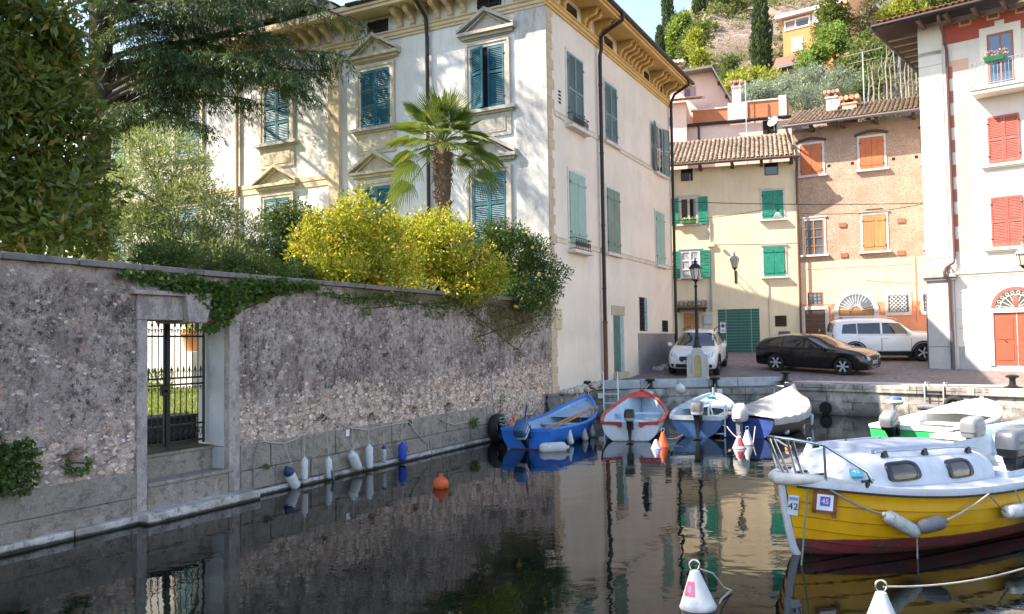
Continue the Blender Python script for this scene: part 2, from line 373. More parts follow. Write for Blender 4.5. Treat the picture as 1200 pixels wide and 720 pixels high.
wn = m.n('TexNoise', {'Vector': pv, 'Scale': 9., 'Detail': 4}).outputs['Color']
wv = m.n('Mapping', {'Vector': m.n('VectorMath', {0: pv, 1: m.n('VectorMath', {0: wn, 1: (.07, .07, .07)}, operation='MULTIPLY').outputs[0]}, operation='ADD').outputs[0], 'Scale': (.72, 1, 1.3)}).outputs[0]
def flecks(base, scale, p0, p1, rad, seed):
    """chips of stone and brick set in the crust, far more of them where the plaster has gone"""
    v_ = m.n('Mapping', {'Vector': wv, 'Location': (seed, 0, seed*.7)}).outputs[0]; t = m.n('TexVoronoi', {'Vector': v_, 'Scale': scale}, feature='F1'); cc = m.xyz(t.outputs['Color'])
    prob = m.math('ADD', p0, m.math('MULTIPLY', m.math('ADD', rub, m.math('MULTIPLY', m.math('SUBTRACT', mid, .5), 2.6), True), p1))
    on = m.math('LESS_THAN', cc[0], prob); near = m.ramp(t.outputs['Distance'], [(rad*.72, 1.), (rad, 0.)])
    colr = m.ramp(cc[1], [(0, (.60, .57, .54)), (.24, (.42, .385, .36)), (.42, (.50, .43, .37)), (.55, (.30, .28, .275)), (.68, (.64, .61, .59)), (.80, (.38, .33, .31)), (.91, (.50, .30, .22)), (.95, (.44, .17, .085))], 'CONSTANT')
    colr = m.mix(m.ramp(n3, [(.42, 0.), (.62, .7)]), colr, (.22, .20, .19))
    k = m.math('MULTIPLY', on, near); return m.mix(k, base, colr), k
rb = m.ramp(m.math('ADD', rub, m.math('MULTIPLY', m.math('SUBTRACT', mid, .5), 3.4)), [(.40, 0.), (.75, .8)])
col = m.mix(rb, st, m.mix(m.ramp(m.noise(6, 8, .75), [(.42, 0.), (.57, 1.)]), (.085, .075, .072), (.44, .41, .385)))
col, k1 = flecks(col, 19., .035, .52, .62, 0.); col, k2 = flecks(col, 9., .012, .50, .50, 5.); col, k3 = flecks(col, 5.2, .012, .12, .36, 9.)
col = m.mix(1., col, (1.30, 1.16, 1.05), 'MULTIPLY'); lowz = m.ramp(m.math('ADD', rub, m.math('MULTIPLY', m.math('SUBTRACT', mid, .5), 1.)), [(.2, (.95, .93, .93)), (.8, (1.28, 1.2, 1.16))]); col = m.mix(1., col, lowz, 'MULTIPLY')
edge = m.math('SUBTRACT', 1., m.math('MAXIMUM', k1, k2))
mo = m.ramp(m.math('ADD', moss, m.math('MULTIPLY', m.math('SUBTRACT', m.noise(5, 8, .75, sc=(1, 1, .35)), .5), 2.)), [(.4, 0.), (.75, .85)])
col = m.mix(mo, col, m.mix(m.noise(19, 6, .7), (.045, .04, .014), (.20, .145, .075)))
hh = m.math('ADD', m.math('MULTIPLY', n3, .5), m.math('ADD', m.math('MULTIPLY', n2, .5), m.math('MULTIPLY', m.math('MAXIMUM', k1, k2), m.math('MULTIPLY', rub, .45))))
MAT_GWALL = m.done(col, .95, m.bump(hh, .9, .04), spec=.15)

m = N('grass_turf')
c = m.mix(m.ramp(m.noise(1.4, 7, .7), [(.35, 0.), (.65, 1.)]), (.06, .085, .02), (.17, .20, .055)); MAT_GRASS = m.done(c, .9, m.bump(m.noise(60, 3), .6, .03), spec=.1)
m = N('garden_soil'); MAT_SOIL = m.done(m.mix(m.noise(3, 5), (.05, .042, .03), (.10, .085, .06)), .95, spec=.1)

# ------------------------------------------------------------------ water, road, quay
mb = MB(); mb.quad((-90, -60, 0), (90, -60, 0), (90, 60, 0), (-90, 60, 0)); tag(mb.build('water', MAT_WATER), kind='structure')
mb = MB(); mb.quad((-900, -900, -3), (900, -900, -3), (900, 900, -3), (-900, 900, -3)); tag(mb.build('ground', MAT_SOIL), kind='structure')

def quay_y(x):                                                      # the quay edge seen from above
    if x < QB.x: return lerp(QA.y, QB.y, (x-QA.x)/(QB.x-QA.x))
    if x < QC.x: return lerp(QB.y, QC.y, (x-QB.x)/(QC.x-QB.x))
    return lerp(QC.y, QD.y, (x-QC.x)/(QD.x-QC.x))
mb = MB(); xs = list(np.linspace(-3.5, 45, 98)); g = []
for x in xs:
    y0 = quay_y(max(x, QA.x-1.5))+(.75 if x < QB.x else .4)
    g.append([(x, y0+(66-y0)*(t**1.5), road_z(x, y0+(66-y0)*(t**1.5))) for t in np.linspace(0, 1, 40)])
mb.sheet(g, 0, False); tag(mb.build('road', MAT_COBBLE), kind='structure')

def along(A, B, off0, off1, z0, z1, mb, L=1.6, gap=.012, jit=.01, mi=0):
    """a row of dressed stones along A-B, off metres in from the water"""
    d = (B-A).normalized(); n = Vector((-d.y, d.x, 0)); tot = (B-A).length; s = 0; th = math.atan2(d.y, d.x)
    while s < tot-.05:
        l = min(L*random.uniform(.7, 1.25), tot-s); j = random.uniform(-jit, jit)
        M = Matrix.Translation(A+d*s) @ Matrix.Rotation(th, 4, 'Z')
        mb.box(gap/2, l-gap/2, off0+j, off1, z0, z1+j*.5, mi, M); s += l
qw = empty('quay_wall', QA, 'old stone quay wall at the head of the harbour, grey and stained', 'quay')
mb = MB()
for A, B, top in ((QA, QB, .80), (QB, QC, .78), (QC, QD, .78)):
    A, B = A-QA, B-QA
    d = (B-A).normalized(); n = Vector((-d.y, d.x, 0)); nseg = 60; g = []
    for i in range(nseg+1):
        p = A.lerp(B, i/nseg); g.append([tuple(p+n*(.03*noise.noise(Vector((p.x*3, zz*4, 1.))))+Vector((0, 0, zz))) for zz in np.linspace(-1., top, 16)])
    mb.sheet(g, 0, True)
mb.build('wall_face', MAT_QUAY, qw)
mb = MB(); O = QA; along(QA-O-Vector((2.2, .2, 0)), QB-O, -.06, .76, .62, .84, mb, 1.9); along(QB-O, QC-O, -.08, .5, .74, .965, mb, 1.5); along(QC-O, QD-O, -.08, .5, .74, .965, mb, 1.5); mb.build('coping', MAT_QUAY, qw, bevel=.015)
mb = MB(); along(QA-O+Vector((.25, .02, 0)), QB-O+Vector((.3, 0, 0)), .62, .90, .84, 1.13, mb, 1.35); mb.build('kerb', simple('blue_grey_kerb', (.36, .40, .42), .8, var=.2, scale=3, bump=.3, dirt=(.15, .15, .14)), qw, bevel=.02)
mb = MB(); along(QB-O, QC-O, .5, 1.25, .7, .985, mb, 1.2); along(QC-O, QD-O, .5, 1.25, .7, .985, mb, 1.2); mb.build('paving_strip', MAT_KERB, qw, bevel=.01)
mb = MB()
for px, py, rr in ((968, 478, .17), (1123, 474, .1)):
    p = at_y(px, py, 26); 
    d = ray(px, py); k = (QB-QC).normalized(); n = Vector((k.y, -k.x, 0))
    t = (QB-CAM).dot(n)/d.dot(n); p = CAM+d*t - QA; p.z = max(p.z, .18)
    Mx = Matrix.Translation(p) @ Matrix.Rotation(R(-45), 4, 'Z') @ Matrix.Rotation(R(90), 4, 'X')
    mb.lathe([(rr*1.1, -.2), (rr*1.1, .06), (rr, .07), (rr*.95, .02), (.001, .015)], 20, 0, Mx, False); mb.lathe([(.001, -.05), (rr, -.05), (rr, .06), (.001, .06)], 20, 0, Mx)
mb.build('drain_pipe', simple('drain_black', (.012, .012, .012), .8), qw)

# ------------------------------------------------------------------ garden ground and lawn
mb = MB(); g = []
for u in np.linspace(-14, 11.8, 24): g.append([tuple(FW.w(u, v, .86+.012*v)) for v in np.linspace(.3, 46, 30)])
mb.sheet(g, 0, True); tag(mb.build('garden_ground', MAT_SOIL), kind='structure')
lw = MB(); g = []
for u in np.linspace(-14, 11.5, 24): g.append([tuple(FW.w(u, v, .885+.012*v)) for v in np.linspace(2.4, 24, 30)])
lw.sheet(g, 0, True); tag(lw.build('lawn', MAT_GRASS), kind='structure')
n = 42000; us, vs = RNG.uniform(-1.5, 10, n), RNG.uniform(2.4, 17, n); P = np.array([tuple(FW.w(a, b, .885+.012*b)) for a, b in zip(us, vs)])
o = leaf_mesh('grass', P, (.05, .13), leafmat('grass_blades', (.08, .13, .02), (.20, .26, .05), trans=.3, odd=(.30, .26, .12), odd_amt=.12), .16, np.tile((0, 0, 1.), (n, 1)), 0, .1, jitter=.4); tag(o, 'short green lawn grass behind the iron gate', 'grass', kind='stuff')

# ------------------------------------------------------------------ hill
def hill_z(x, y):
    z = 9+(min(y, 112)-47)*.66+2.2*noise.noise(Vector((x*.05, y*.05, 3)))+.9*noise.noise(Vector((x*.17, y*.17, 1)))+.35*noise.noise(Vector((x*.5, y*.5, 4)))
    e = .25*y-x
    if e > 0: z -= e*1.15
    return max(z, -2.5) if y > 47 else -2.5
g = []
for y in list(np.linspace(47.01, 110, 100))+list(np.linspace(112, 260, 40)): g.append([(x, y, hill_z(x, y)) for x in np.linspace(-20, 130, 150)])
m = N('hillside_rock_and_scrub')
nn = m.noise(.11, 8, .7); n2 = m.noise(.6, 8, .75); zc = m.xyz()[2]
rock = m.mix(m.ramp(n2, [(.35, 0.), (.65, 1.)]), (.20, .145, .12), (.40, .315, .27)); rock = m.mix(m.ramp(m.noise(1.9, 7, .75), [(.55, 0.), (.68, .8)]), rock, (.14, .11, .09)); rock = m.mix(m.ramp(m.noise(.9, 6, .7), [(.6, 0.), (.7, .6)]), rock, (.50, .30, .20))
scrub = m.mix(m.ramp(m.noise(1.6, 7, .75), [(.35, 0.), (.65, 1.)]), (.075, .085, .035), (.22, .19, .12))
c = m.mix(m.ramp(nn, [(.42, 0.), (.56, 1.)]), scrub, rock)
hm = m.done(c, .95, m.bump(m.math('ADD', n2, m.math('MULTIPLY', m.noise(3, 6, .7), .4)), 1., .5), spec=.1)
mb = MB(); mb.sheet(g, 0, True); tag(mb.build('hillside', hm), kind='structure')

# ------------------------------------------------------------------ garden wall with its water gate
GW = empty('garden_wall', FW.M, 'tall weathered grey garden wall standing in the harbour water', 'wall')
UL, UR, UO0, UO1 = -2.25, -.36, -2.08, -.58
HOLES = [FW.uz(*p)+(r, d) for p, r, d in (((84, 541), .13, .22), ((437, 492), .11, .2), ((487, 482), .09, .16), ((526, 480), .13, .2), ((560, 470), .08, .2), ((452, 418), .05, .15), ((623, 450), .3, .14), ((375, 495), .1, .1), ((108, 338), .05, .08), ((545, 428), .03, .08))]
def rub_amt(u, z):
    lim = 1.34+.34*noise.noise(Vector((u*.6, 0, 2)))+.22*noise.noise(Vector((u*2.1, z, 5)))
    if u > 1.: lim += .12
    if u > 8: lim += .10*(u-8)
    return smooth(lim+.55, lim-.30, z)*(.75 if u < -2 else 1.)
def wall_d(u, z):
    r = rub_amt(u, z); q = Vector((u*11., 0, z*17))
    d = .014*noise.noise(Vector((u*2, z*2, 0)))+.008*noise.noise(Vector((u*9, z*9, 3)))
    if r > .02:
        dist, _ = noise.voronoi(q); k = min(1, (dist[1]-dist[0])*1.6); d += r*(-.03+.055*k+.02*noise.noise(Vector((u*6, z*6, 8))))
    for hu, hz, hr, hd in HOLES:
        e = ((u-hu)/hr)**2+((z-hz)/(hr*.75))**2
        if e < 3: d -= hd*smooth(1.35, .75, math.sqrt(e)+.25*noise.noise(Vector((u*14, z*14, 1))))
    return -d
def wall_panel(u0, u1, z0, z1):
    nu, nz = max(2, int((u1-u0)/.055)), max(2, int((z1-z0)/.055)); b = MB()
    b.sheet([[(lerp(u0, u1, i/nu), wall_d(lerp(u0, u1, i/nu), lerp(z0, z1, j/nz)), lerp(z0, z1, j/nz)) for j in range(nz+1)] for i in range(nu+1)], 0, True); return b
mb = MB()
for a in ((-13, UL, .3, 3.49), (UR, 11.84, .3, 3.49), (UL, UR, 3.2, 3.49)):
    p = wall_panel(*a); mb.add(p.v, p.f, 0, True)
mb.quad((11.84, 0, -.4), (11.84, .62, -.4), (11.84, .62, 3.49), (11.84, 0, 3.49))
mb.box(-13, UL-.01, .62, .66, -.4, 3.49); mb.box(UR, 11.84, .62, .66, -.4, 3.49); mb.box(UL, UR, .62, .66, 2.85, 3.49)
wf = mb.build('wall_face', MAT_GWALL, GW)
vv = [v.co for v in wf.data.vertices]
at = wf.data.attributes.new('rubble', 'FLOAT', 'POINT'); at.data.foreach_set('value', [rub_amt(p.x, p.z) for p in vv])
def moss_amt(p):
    u, z = p.x, p.z
    return max(1.25*smooth(.25, 1.0, 1-abs((u-9.0)/2.9)*.8)*smooth(2.35-.5*max(0, 1-abs(u-8.8)/1.), 3.0, z), .95*smooth(2.95, 3.45, z)*smooth(1.2, 3, u), .45*smooth(3.3, 3.48, z))
at = wf.data.attributes.new('moss', 'FLOAT', 'POINT'); at.data.foreach_set('value', [moss_amt(p) for p in vv])
# coping slabs, block plinth, foot stones
mb = MB(); u = -13
while u < 11.8:
    l = min(random.uniform(.9, 1.7), 11.86-u); j = random.uniform(-.012, .012); mb.box(u+.004, u+l-.004, -.075+j, .70, 3.49+j*.4, 3.575+j*.5); u += l
mb.build('coping', simple('coping_slabs', (.20, .17, .165), .9, var=.25, scale=2.5, bump=.5, dirt=(.075, .068, .07), dirt_amt=.7), GW, bevel=.012)
mb = MB()
def course(u0, u1, z0, z1, v0, v1, la, lb, jit=.012, gap=.007):
    u = u0
    while u < u1-.03:
        l = min(random.uniform(la, lb), u1-u); j = random.uniform(-jit, jit); mb.box(u+gap, u+l-gap, v0+j, v1, z0+gap, z1-gap+random.uniform(-jit, jit)*.5); u += l
course(UR+.0, 8.0, .42, .84, -.045, .2, .65, 1.15); course(UR, 8.0, .10, .42, -.055, .2, .6, 1.2); course(8.0, 11.84, .10, .30, -.05, .2, .4, .8)
course(-13, UL, .34, .70, -.03, .2, 2.2, 3.4, .006, .003); course(-13, UL, .10, .34, -.035, .2, 1.6, 2.6, .006, .003)
mb.build('block_plinth', MAT_BLOCK, GW, bevel=.014)
mb = MB(); course(-13, UL-.05, -.5, .115, -.15, .2, .9, 1.6); course(UR+.1, 11.84, -.5, .10, -.125, .2, .7, 1.3); mb.box(UL-.06, UR+.12, -.34, .62, -.5, .14)
mb.build('foot_stones', MAT_FOOT, GW, bevel=.018)
# the gate's stone frame
GD = .60
mb = MB(); mb.box(UL, UO0, -.02, .64, .10, 2.80); mb.build('door_jamb', MAT_JAMB, GW, bevel=.012)
mb = MB(); mb.box(UO1, UR, -.02, .10, .14, 2.80); mb.build('door_jamb', MAT_JAMB, GW, bevel=.012)
mb = MB(); mb.box(UO1-.003, UR-.02, .10, GD+.06, .30, .83); mb.box(UO1-.003, UR-.02, .10, GD+.06, .84, 2.80); mb.build('door_reveal', MAT_PALEJAMB, GW, bevel=.008)
uk = (UL+UR)/2+.02
mb = MB(); mb.box(UL-.01, uk-.19, -.03, .64, 2.80, 3.15); mb.box(uk+.19, UR+.06, -.03, .64, 2.80, 3.15); mb.box(UL-.01, uk-.15, -.025, .3, 3.22, 3.485); mb.build('lintel', MAT_JAMB, GW, bevel=.01)
mb = MB(); mb.prism([(uk-.17, 2.765), (uk+.17, 2.765), (uk+.27, 3.21), (uk-.23, 3.21)], -.13, .6); mb.build('keystone', MAT_JAMB, GW, bevel=.015)
mb = MB(); mb.box(UL-.12, uk-.2, -.11, .1, 3.15, 3.215); mb.build('drip_moulding', MAT_JAMB, GW, bevel=.012)
mb = MB(); mb.box(UO0+.005, UO1-.005, .34, 1.5, .10, .80); mb.box(UO0+.005, UO1-.005, .32, 1.0, .80, .86); mb.build('step', MAT_BLOCK, GW, bevel=.02)
mb = MB(); mb.box(UO0+.005, UO1-.005, -.01, .34, .10, .44); mb.box(UO0+.005, UO1+.1, -.03, .338, .44, .50); mb.build('step', MAT_BLOCK, GW, bevel=.02)

# iron gate, two leaves
IRON = simple('dark_iron', (.028, .026, .028), .55, .6, var=.3, scale=12, dirt=(.10, .045, .025), dirt_amt=.4)
G = empty('iron_gate', FW.M @ T((UO0+UO1)/2, GD-.1, .9), 'dark wrought iron gate with barred leaves in the garden wall', 'gate')
hw = (UO1-UO0)/2; top, zb = 1.87, 0.
for sgn in (-1, 1):
    mb = MB(); x0, x1 = (-hw+.03, -.025) if sgn < 0 else (.025, hw-.03)
    mb.box(x0, x0+.03, -.015, .015, zb, top); mb.box(x1-.03, x1, -.015, .015, zb, top)
    for zz in (.04, .30, .92, 1.02, 1.66): mb.box(x0, x1, -.012, .012, zz, zz+.028)
    k = 6
    for i in range(1, k):
        x = lerp(x0+.015, x1-.015, i/k); mb.tube([(x, 0, .05), (x, 0, top-.06)], .0085, 6); mb.lathe([(.0085, top-.06), (.02, top-.03), (.001, top+.05)], 6, 0, T(x, 0, 0))
    for i in range(k):
        xc = lerp(x0+.015, x1-.015, (i+.5)/k)
        for zc, rr in ((top-.12, .035), (1.07+.05, .03), (.17, .075), (.87, .028)):
            for s2 in (-1, 1): mb.tube([(xc+s2*(.006+rr*(1-t)*math.cos(t*5.2)), 0, zc+rr*1.2*(1-.5*t)*math.sin(t*5.2)) for t in np.linspace(0, 1, 10)], .0055, 5)
        mb.tube([(xc, 0, 1.03), (xc, 0, 1.15)], .008, 5); mb.lathe([(.004, 1.13), (.018, 1.16), (.001, 1.23)], 6, 0, T(xc, 0, 0))
    mb.build('gate_leaf', IRON, G)
mb = MB(); mb.box(-.028, .028, -.03, .03, -.03, top+.02); mb.build('meeting_stile', IRON, G)
mb = MB(); mb.box(-.11, .04, -.04, .02, .78, .92); mb.lathe([(.02, 0), (.02, .07)], 8, 0, T(-.05, -.04, .85) @ Matrix.Rotation(R(90), 4, 'X')); mb.build('lock_box', IRON, G, bevel=.006)

# ------------------------------------------------------------------ shared joinery (local frame: x along the wall, -y towards the viewer, z up)
def louver(mb, x0, x1, z0, z1, y=-.07, t=.04, rails=(.5,), st=.055, M=None, mi=0):
    mb.box(x0, x0+st, y, y+t, z0, z1, mi, M); mb.box(x1-st, x1, y, y+t, z0, z1, mi, M)
    zs = [z0]+[lerp(z0, z1, r) for r in rails]+[z1]
    for i, zz in enumerate(zs):
        a, b = (zz, zz+.09) if i == 0 else (zz-.08, zz) if i == len(zs)-1 else (zz-.045, zz+.045); mb.box(x0+st, x1-st, y+.002, y+t-.002, a, b, mi, M)
    for a, b in zip(zs, zs[1:]):
        n = max(3, int((b-a-.14)/.055))
        for k in range(n):
            zc = lerp(a+.09, b-.07, (k+.5)/n); h = .026
            mb.add([(x0+st, y+.006, zc-h), (x1-st, y+.006, zc-h), (x1-st, y+t-.004, zc+h), (x0+st, y+t-.004, zc+h), (x0+st, y+.014, zc-h-.006), (x1-st, y+.014, zc-h-.006), (x1-st, y+t+.002, zc+h-.006), (x0+st, y+t+.002, zc+h-.006)],
                [(0, 1, 2, 3), (7, 6, 5, 4), (0, 4, 5, 1), (2, 6, 7, 3)], mi, False, M)
def planks(mb, x0, x1, z0, z1, y=-.06, t=.035, w=.14, M=None, battens=True, mi=0):
    n = max(2, round((x1-x0)/w))
    for k in range(n):
        a, b = lerp(x0, x1, k/n), lerp(x0, x1, (k+1)/n); j = random.uniform(-.003, .003); mb.box(a+.002, b-.002, y+j, y+t, z0, z1, mi, M)
    if battens:
        for zz in (lerp(z0, z1, .14), lerp(z0, z1, .86)): mb.box(x0+.02, x1-.02, y-.018, y, zz-.045, zz+.045, mi, M)
def hinged(x, ang): return Matrix.Translation((x, -.05, 0)) @ Matrix.Rotation(ang, 4, 'Z') @ Matrix.Translation((-x, .05, 0))
GLASS = N('window_glass').done((.012, .015, .018), .04, None, 0, .9)
DARKIN = simple('dark_interior', (.015, .014, .013), .9)
HINGE = simple('hinge_iron', (.03, .03, .03), .6, .5)
def shutters(p, x0, x1, z0, z1, mat, kind='louver', y=-.075, open_=(0, 0), rails=(.52,), w=.14):
    xm = (x0+x1)/2
    for i, (a, b) in enumerate(((x0, xm-.006), (xm+.006, x1))):
        mb = MB(); h = a if i == 0 else b; Mx = hinged(h, open_[i]) if open_[i] else None
        (louver(mb, a, b, z0, z1, y, .04, rails, M=Mx) if kind == 'louver' else planks(mb, a, b, z0, z1, y, .035, w, Mx))
        for zz in (lerp(z0, z1, .15), lerp(z0, z1, .85)): mb.box(h-.035 if i == 0 else h-.03, h+.03 if i == 0 else h+.035, y-.022, y-.004, zz-.02, zz+.02, 1)
        mb.build('shutter', [mat, HINGE], p)
def frame_rect(mb, x0, x1, z0, z1, w, y0, y1, sill=False, mi=0):
    mb.box(x0-w, x0, y0, y1, z0, z1, mi); mb.box(x1, x1+w, y0, y1, z0, z1, mi); mb.box(x0-w, x1+w, y0-.004, y1, z1, z1+w, mi)
    if sill: mb.box(x0-w, x1+w, y0-.004, y1, z0-w, z0, mi)
def pediment(mb, x0, x1, z0, h, d=.2):
    xm = (x0+x1)/2; k = (h-.1)/(xm-x0); t = .12
    mb.box(x0+.1, x1-.1, -d*.55, .02, z0-.14, z0-.05); mb.box(x0, x1, -d, .02, z0-.05, z0+.045)
    for s in (-1, 1):
        a = xm+s*(x1-xm); q = [(a, z0+.046), (a, z0+.046+t*.8), (xm, z0+h), (xm, z0+h-t*1.05)]
        mb.prism(q if s > 0 else q[::-1], -d-.015, .02)
        q = [(a-s*.16, z0+.05), (xm, z0+h-t*1.1), (xm, z0+h-t*1.1-.05), (a-s*.24, z0+.05)]; mb.prism(q if s > 0 else q[::-1], -d*.6, .02)
    mb.prism([(x0+.2, z0+.04), (x1-.2, z0+.04), (xm, z0+h-t*1.3)], -.035, .02)

# ------------------------------------------------------------------ villa
TEAL = simple('teal_paint', (.006, .105, .145), .5, var=.18, scale=3, bump=.1, dirt=(.05, .17, .2), dirt_amt=.4)
GREYGREEN = simple('grey_green_paint', (.135, .215, .205), .6, var=.15, scale=3, bump=.1, dirt=(.22, .28, .26))
PALEGREEN = simple('pale_green_paint', (.255, .40, .335), .65, var=.12, scale=2, bump=.1, dirt=(.38, .46, .40))
OLIVEGREEN = simple('faded_green_paint', (.15, .21, .165), .65, var=.15, scale=2, bump=.1, dirt=(.25, .29, .24))
STONE_TRIM = plaster('window_stone', (.56, .49, .37), (.36, .30, .19), .6, (.17, .15, .12), .6, .35, .4, 2.2)
GREYTRIM = plaster('grey_weathered_stone', (.46, .43, .38), (.30, .28, .24), .6, (.12, .115, .11), .75, .4, .4, 2.)
OCHRE = plaster('ochre_cornice', (.66, .42, .16), (.56, .33, .11), .5, (.38, .27, .14), .45, .25, .2, 1.5)
OCHREPALE = plaster('pale_ochre_stone', (.64, .50, .34), (.50, .38, .25), .5, (.33, .27, .2), .45, .25, .25, 1.5)
V_FRONT = plaster('villa_front_plaster', (.70, .68, .66), (.56, .53, .49), .55, (.25, .25, .26), .65, .18, .2, .55)
V_SIDE = plaster('villa_side_plaster', (.80, .69, .575), (.68, .56, .44), .4, (.60, .52, .44), .4, .12, .2, .6, low=(.9, 2.2, (.56, .53, .48)))
V_STAIN = plaster('stained_corner_plaster', (.54, .53, .51), (.34, .34, .34), .8, (.10, .10, .10), 1., .45, .3, 1.)
ROOFDARK = simple('dark_roof', (.07, .065, .06), .8, var=.3, scale=3, bump=.4)
GUTTER = simple('dark_gutter_metal', (.035, .03, .03), .5, .5, var=.2)
RUSTPIPE = simple('rusty_pipe', (.16, .065, .045), .7, .2, var=.25, scale=4)
V = empty('villa', FVR.M, 'large cream and white villa with teal shutters, pedimented windows and an ochre cornice', 'villa')
LEN, DEP = 12.22, 23.
mb = MB(); mb.box(.02, LEN, .02, DEP, .2, 13.0); mb.build('core', DARKIN, V)
mb = MB(); mb.box(0, LEN, 0, .018, .3, 12.25); mb.build('wall', V_SIDE, V)
mb = MB(); mb.box(LEN, LEN+.01, 0, DEP, .3, 13.); mb.build('wall', V_SIDE, V)
# the front: local frame of the garden facade, child of the villa (x = -distance from the corner)
MF = FVR.M.inverted() @ FVF.M
def front(mb, name, mats, parent=V, **k): return mb.build(name, mats, parent, M=MF if parent is V else None, **k)
mb = MB(); mb.box(-7.65, -1.02, 0, .018, .3, 12.25); front(mb, 'wall', V_FRONT)
mb = MB(); mb.box(-1.02, -.003, -.03, .018, .3, 12.25); front(mb, 'corner_pilaster', V_STAIN)
mb = MB(); mb.box(-22, -7.95, -.10, .018, .3, 12.25); front(mb, 'wall', V_FRONT)
mb = MB(); mb.box(-8.0, -7.55, -.16, .018, .3, 12.25); front(mb, 'pilaster', OCHREPALE)
mb = MB()                                                            # toothed quoins on the long side
z = .9; k = 0
while z < 12.2:
    h = random.uniform(.24, .34); mb.box(-.012, (.30 if k % 2 else .42)+random.uniform(-.05, .05), -.014, .012, z, min(z+h-.012, 12.24)); z += h; k += 1
mb.build('quoins', plaster('quoin_stone', (.58, .44, .30), (.50, .30, .2), .6, (.45, .40, .34), .5, .2, .5, 3.), V)
mb = MB(); mb.box(.2, .68, -.05, .01, 2.77, 3.37); mb.build('corner_stone', OCHREPALE, V, bevel=.02)
mb = MB(); mb.box(7.58, LEN+.012, -.05, .012, 1.0, 2.62); mb.box(7.56, LEN+.02, -.06, .012, 2.62, 2.67); mb.build('plinth', plaster('rough_grey_render', (.30, .28, .27), (.22, .21, .2), .6, (.15, .14, .14), .5, .2, 1., 2.), V)
prof = [(0, 12.22), (-.05, 12.22), (-.05, 12.30), (-.09, 12.31), (-.09, 12.40), (-.14, 12.43), (-.14, 12.47), (0, 12.47)]
def run(prof, x0, x1, mat, name, M=None, par=V, wrap=True):
    mb = MB(); mb.loft([[(x0-(-p[0] if False else 0), p[0], p[1]) for p in prof], [(x1, p[0], p[1]) for p in prof]], 0, False); mb.build(name, mat, par, M=M, recalc=True)
run(prof, -.14, LEN, OCHRE, 'architrave_moulding'); run(prof, -22, -.001, OCHREPALE, 'architrave_moulding', MF)
mb = MB(); mb.box(0, LEN, -.004, .03, 12.47, 13.05); mb.build('frieze', plaster('frieze_cream', (.72, .62, .45), (.66, .5, .3), .5, None, 0, .1, .15), V)
mb = MB(); mb.box(-22, -.005, -.004, .03, 12.47, 13.05); front(mb, 'frieze', V_FRONT)
OV = .88
mb = MB(); mb.box(-OV+.1, LEN+.35, -OV+.1, .3, 13.05, 13.12); mb.box(-OV+.06, LEN+.4, -OV+.06, -OV+.2, 13.0, 13.16); mb.box(-OV, LEN+.45, -OV, -OV+.1, 13.10, 13.24); mb.build('soffit', OCHRE, V)
mb = MB(); mb.box(-7.2, OV-.1, -OV+.105, .3, 13.052, 13.122); mb.box(-7.2, OV-.065, -OV+.065, -OV+.2, 13.002, 13.162); mb.box(-7.2, OV-.005, -OV+.004, -OV+.1, 13.102, 13.242)
mb.box(-22, -7.2, -OV-.0, .3, 13.05, 13.12); mb.box(-22, -7.15, -OV-.08, -OV+.1, 13.0, 13.2); front(mb, 'soffit', OCHREPALE)
mb = MB(); mb.tube([(-OV-.02, -OV-.05, 13.24), (LEN+.5, -OV-.05, 13.24)], .075, 8); mb.tube([(-OV-.05, -OV, 13.245), (-OV-.05, 6.6, 13.245)], .06, 8); mb.build('gutter', GUTTER, V)
mb = MB(); a, b = -OV-.03, LEN+.48; zr = 13.26; hz = 2.1
mb.add([(a, a, zr), (b, a, zr), (b, DEP, zr), (a, DEP, zr), (6.1, 6.5, zr+hz), (6.1, DEP, zr+hz)], [(0, 1, 4), (1, 2, 5, 4), (0, 4, 5, 3), (0, 3, 2, 1)]); mb.build('roof', ROOFDARK, V)
# corbels under the soffit, one mesh shared by all
def corbel_mb():
    mb = MB(); pr = [(0, 12.49), (-.07, 12.5), (-.11, 12.56), (-.11, 12.64), (-.16, 12.70), (-.2, 12.76), (-.33, 12.80), (-.47, 12.84), (-.53, 12.9), (-.53, 12.99), (0, 12.99)]
    mb.loft([[(x, p[0], p[1]) for p in pr] for x in (-.075, .075)], 0, False); mb.box(-.1, .1, -.58, 0, 12.99, 13.05)
    mb.tube([(-.08, -.44, 12.93), (.08, -.44, 12.93)], .055, 10); mb.tube([(-.08, -.08, 12.58), (.08, -.08, 12.58)], .05, 10); return mb
cb = corbel_mb().build('corbel', OCHRE, V, M=T(.55, 0, 0), recalc=True); cb2 = corbel_mb().build('corbel', OCHREPALE, V, M=MF @ T(-.5, 0, 0), recalc=True)
ux = [.18, 1.15]+[2.75, 3.1, 3.9, 4.25]+[6.05+.40*i for i in range(7)]+[9.8, 10.2, 10.6, 11.55, 11.95]
for u in ux: c = cb.copy(); C.objects.link(c); c.parent = V; c.matrix_basis = T(u, 0, 0)
for u in [-.1, -.95]+[-2.75-.47*i for i in range(6)]+[-6.85, -7.3]+[-8.0-.47*i for i in range(10)]: c = cb2.copy(); C.objects.link(c); c.parent = V; c.matrix_basis = MF @ T(u, 0, 0)
for u0, u1 in ((1.45, 2.3), (4.65, 5.5), (8.9, 9.55), (10.85, 11.3)):
    mb = MB(); frame_rect(mb, u0, u1, 12.56, 12.88, .07, -.02, .02, True); w = mb.build('attic_window', STONE_TRIM, V)
    mb = MB(); mb.quad((u0, -.01, 12.56), (u1, -.01, 12.56), (u1, -.01, 12.88), (u0, -.01, 12.88)); mb.build('pane', GLASS, w)
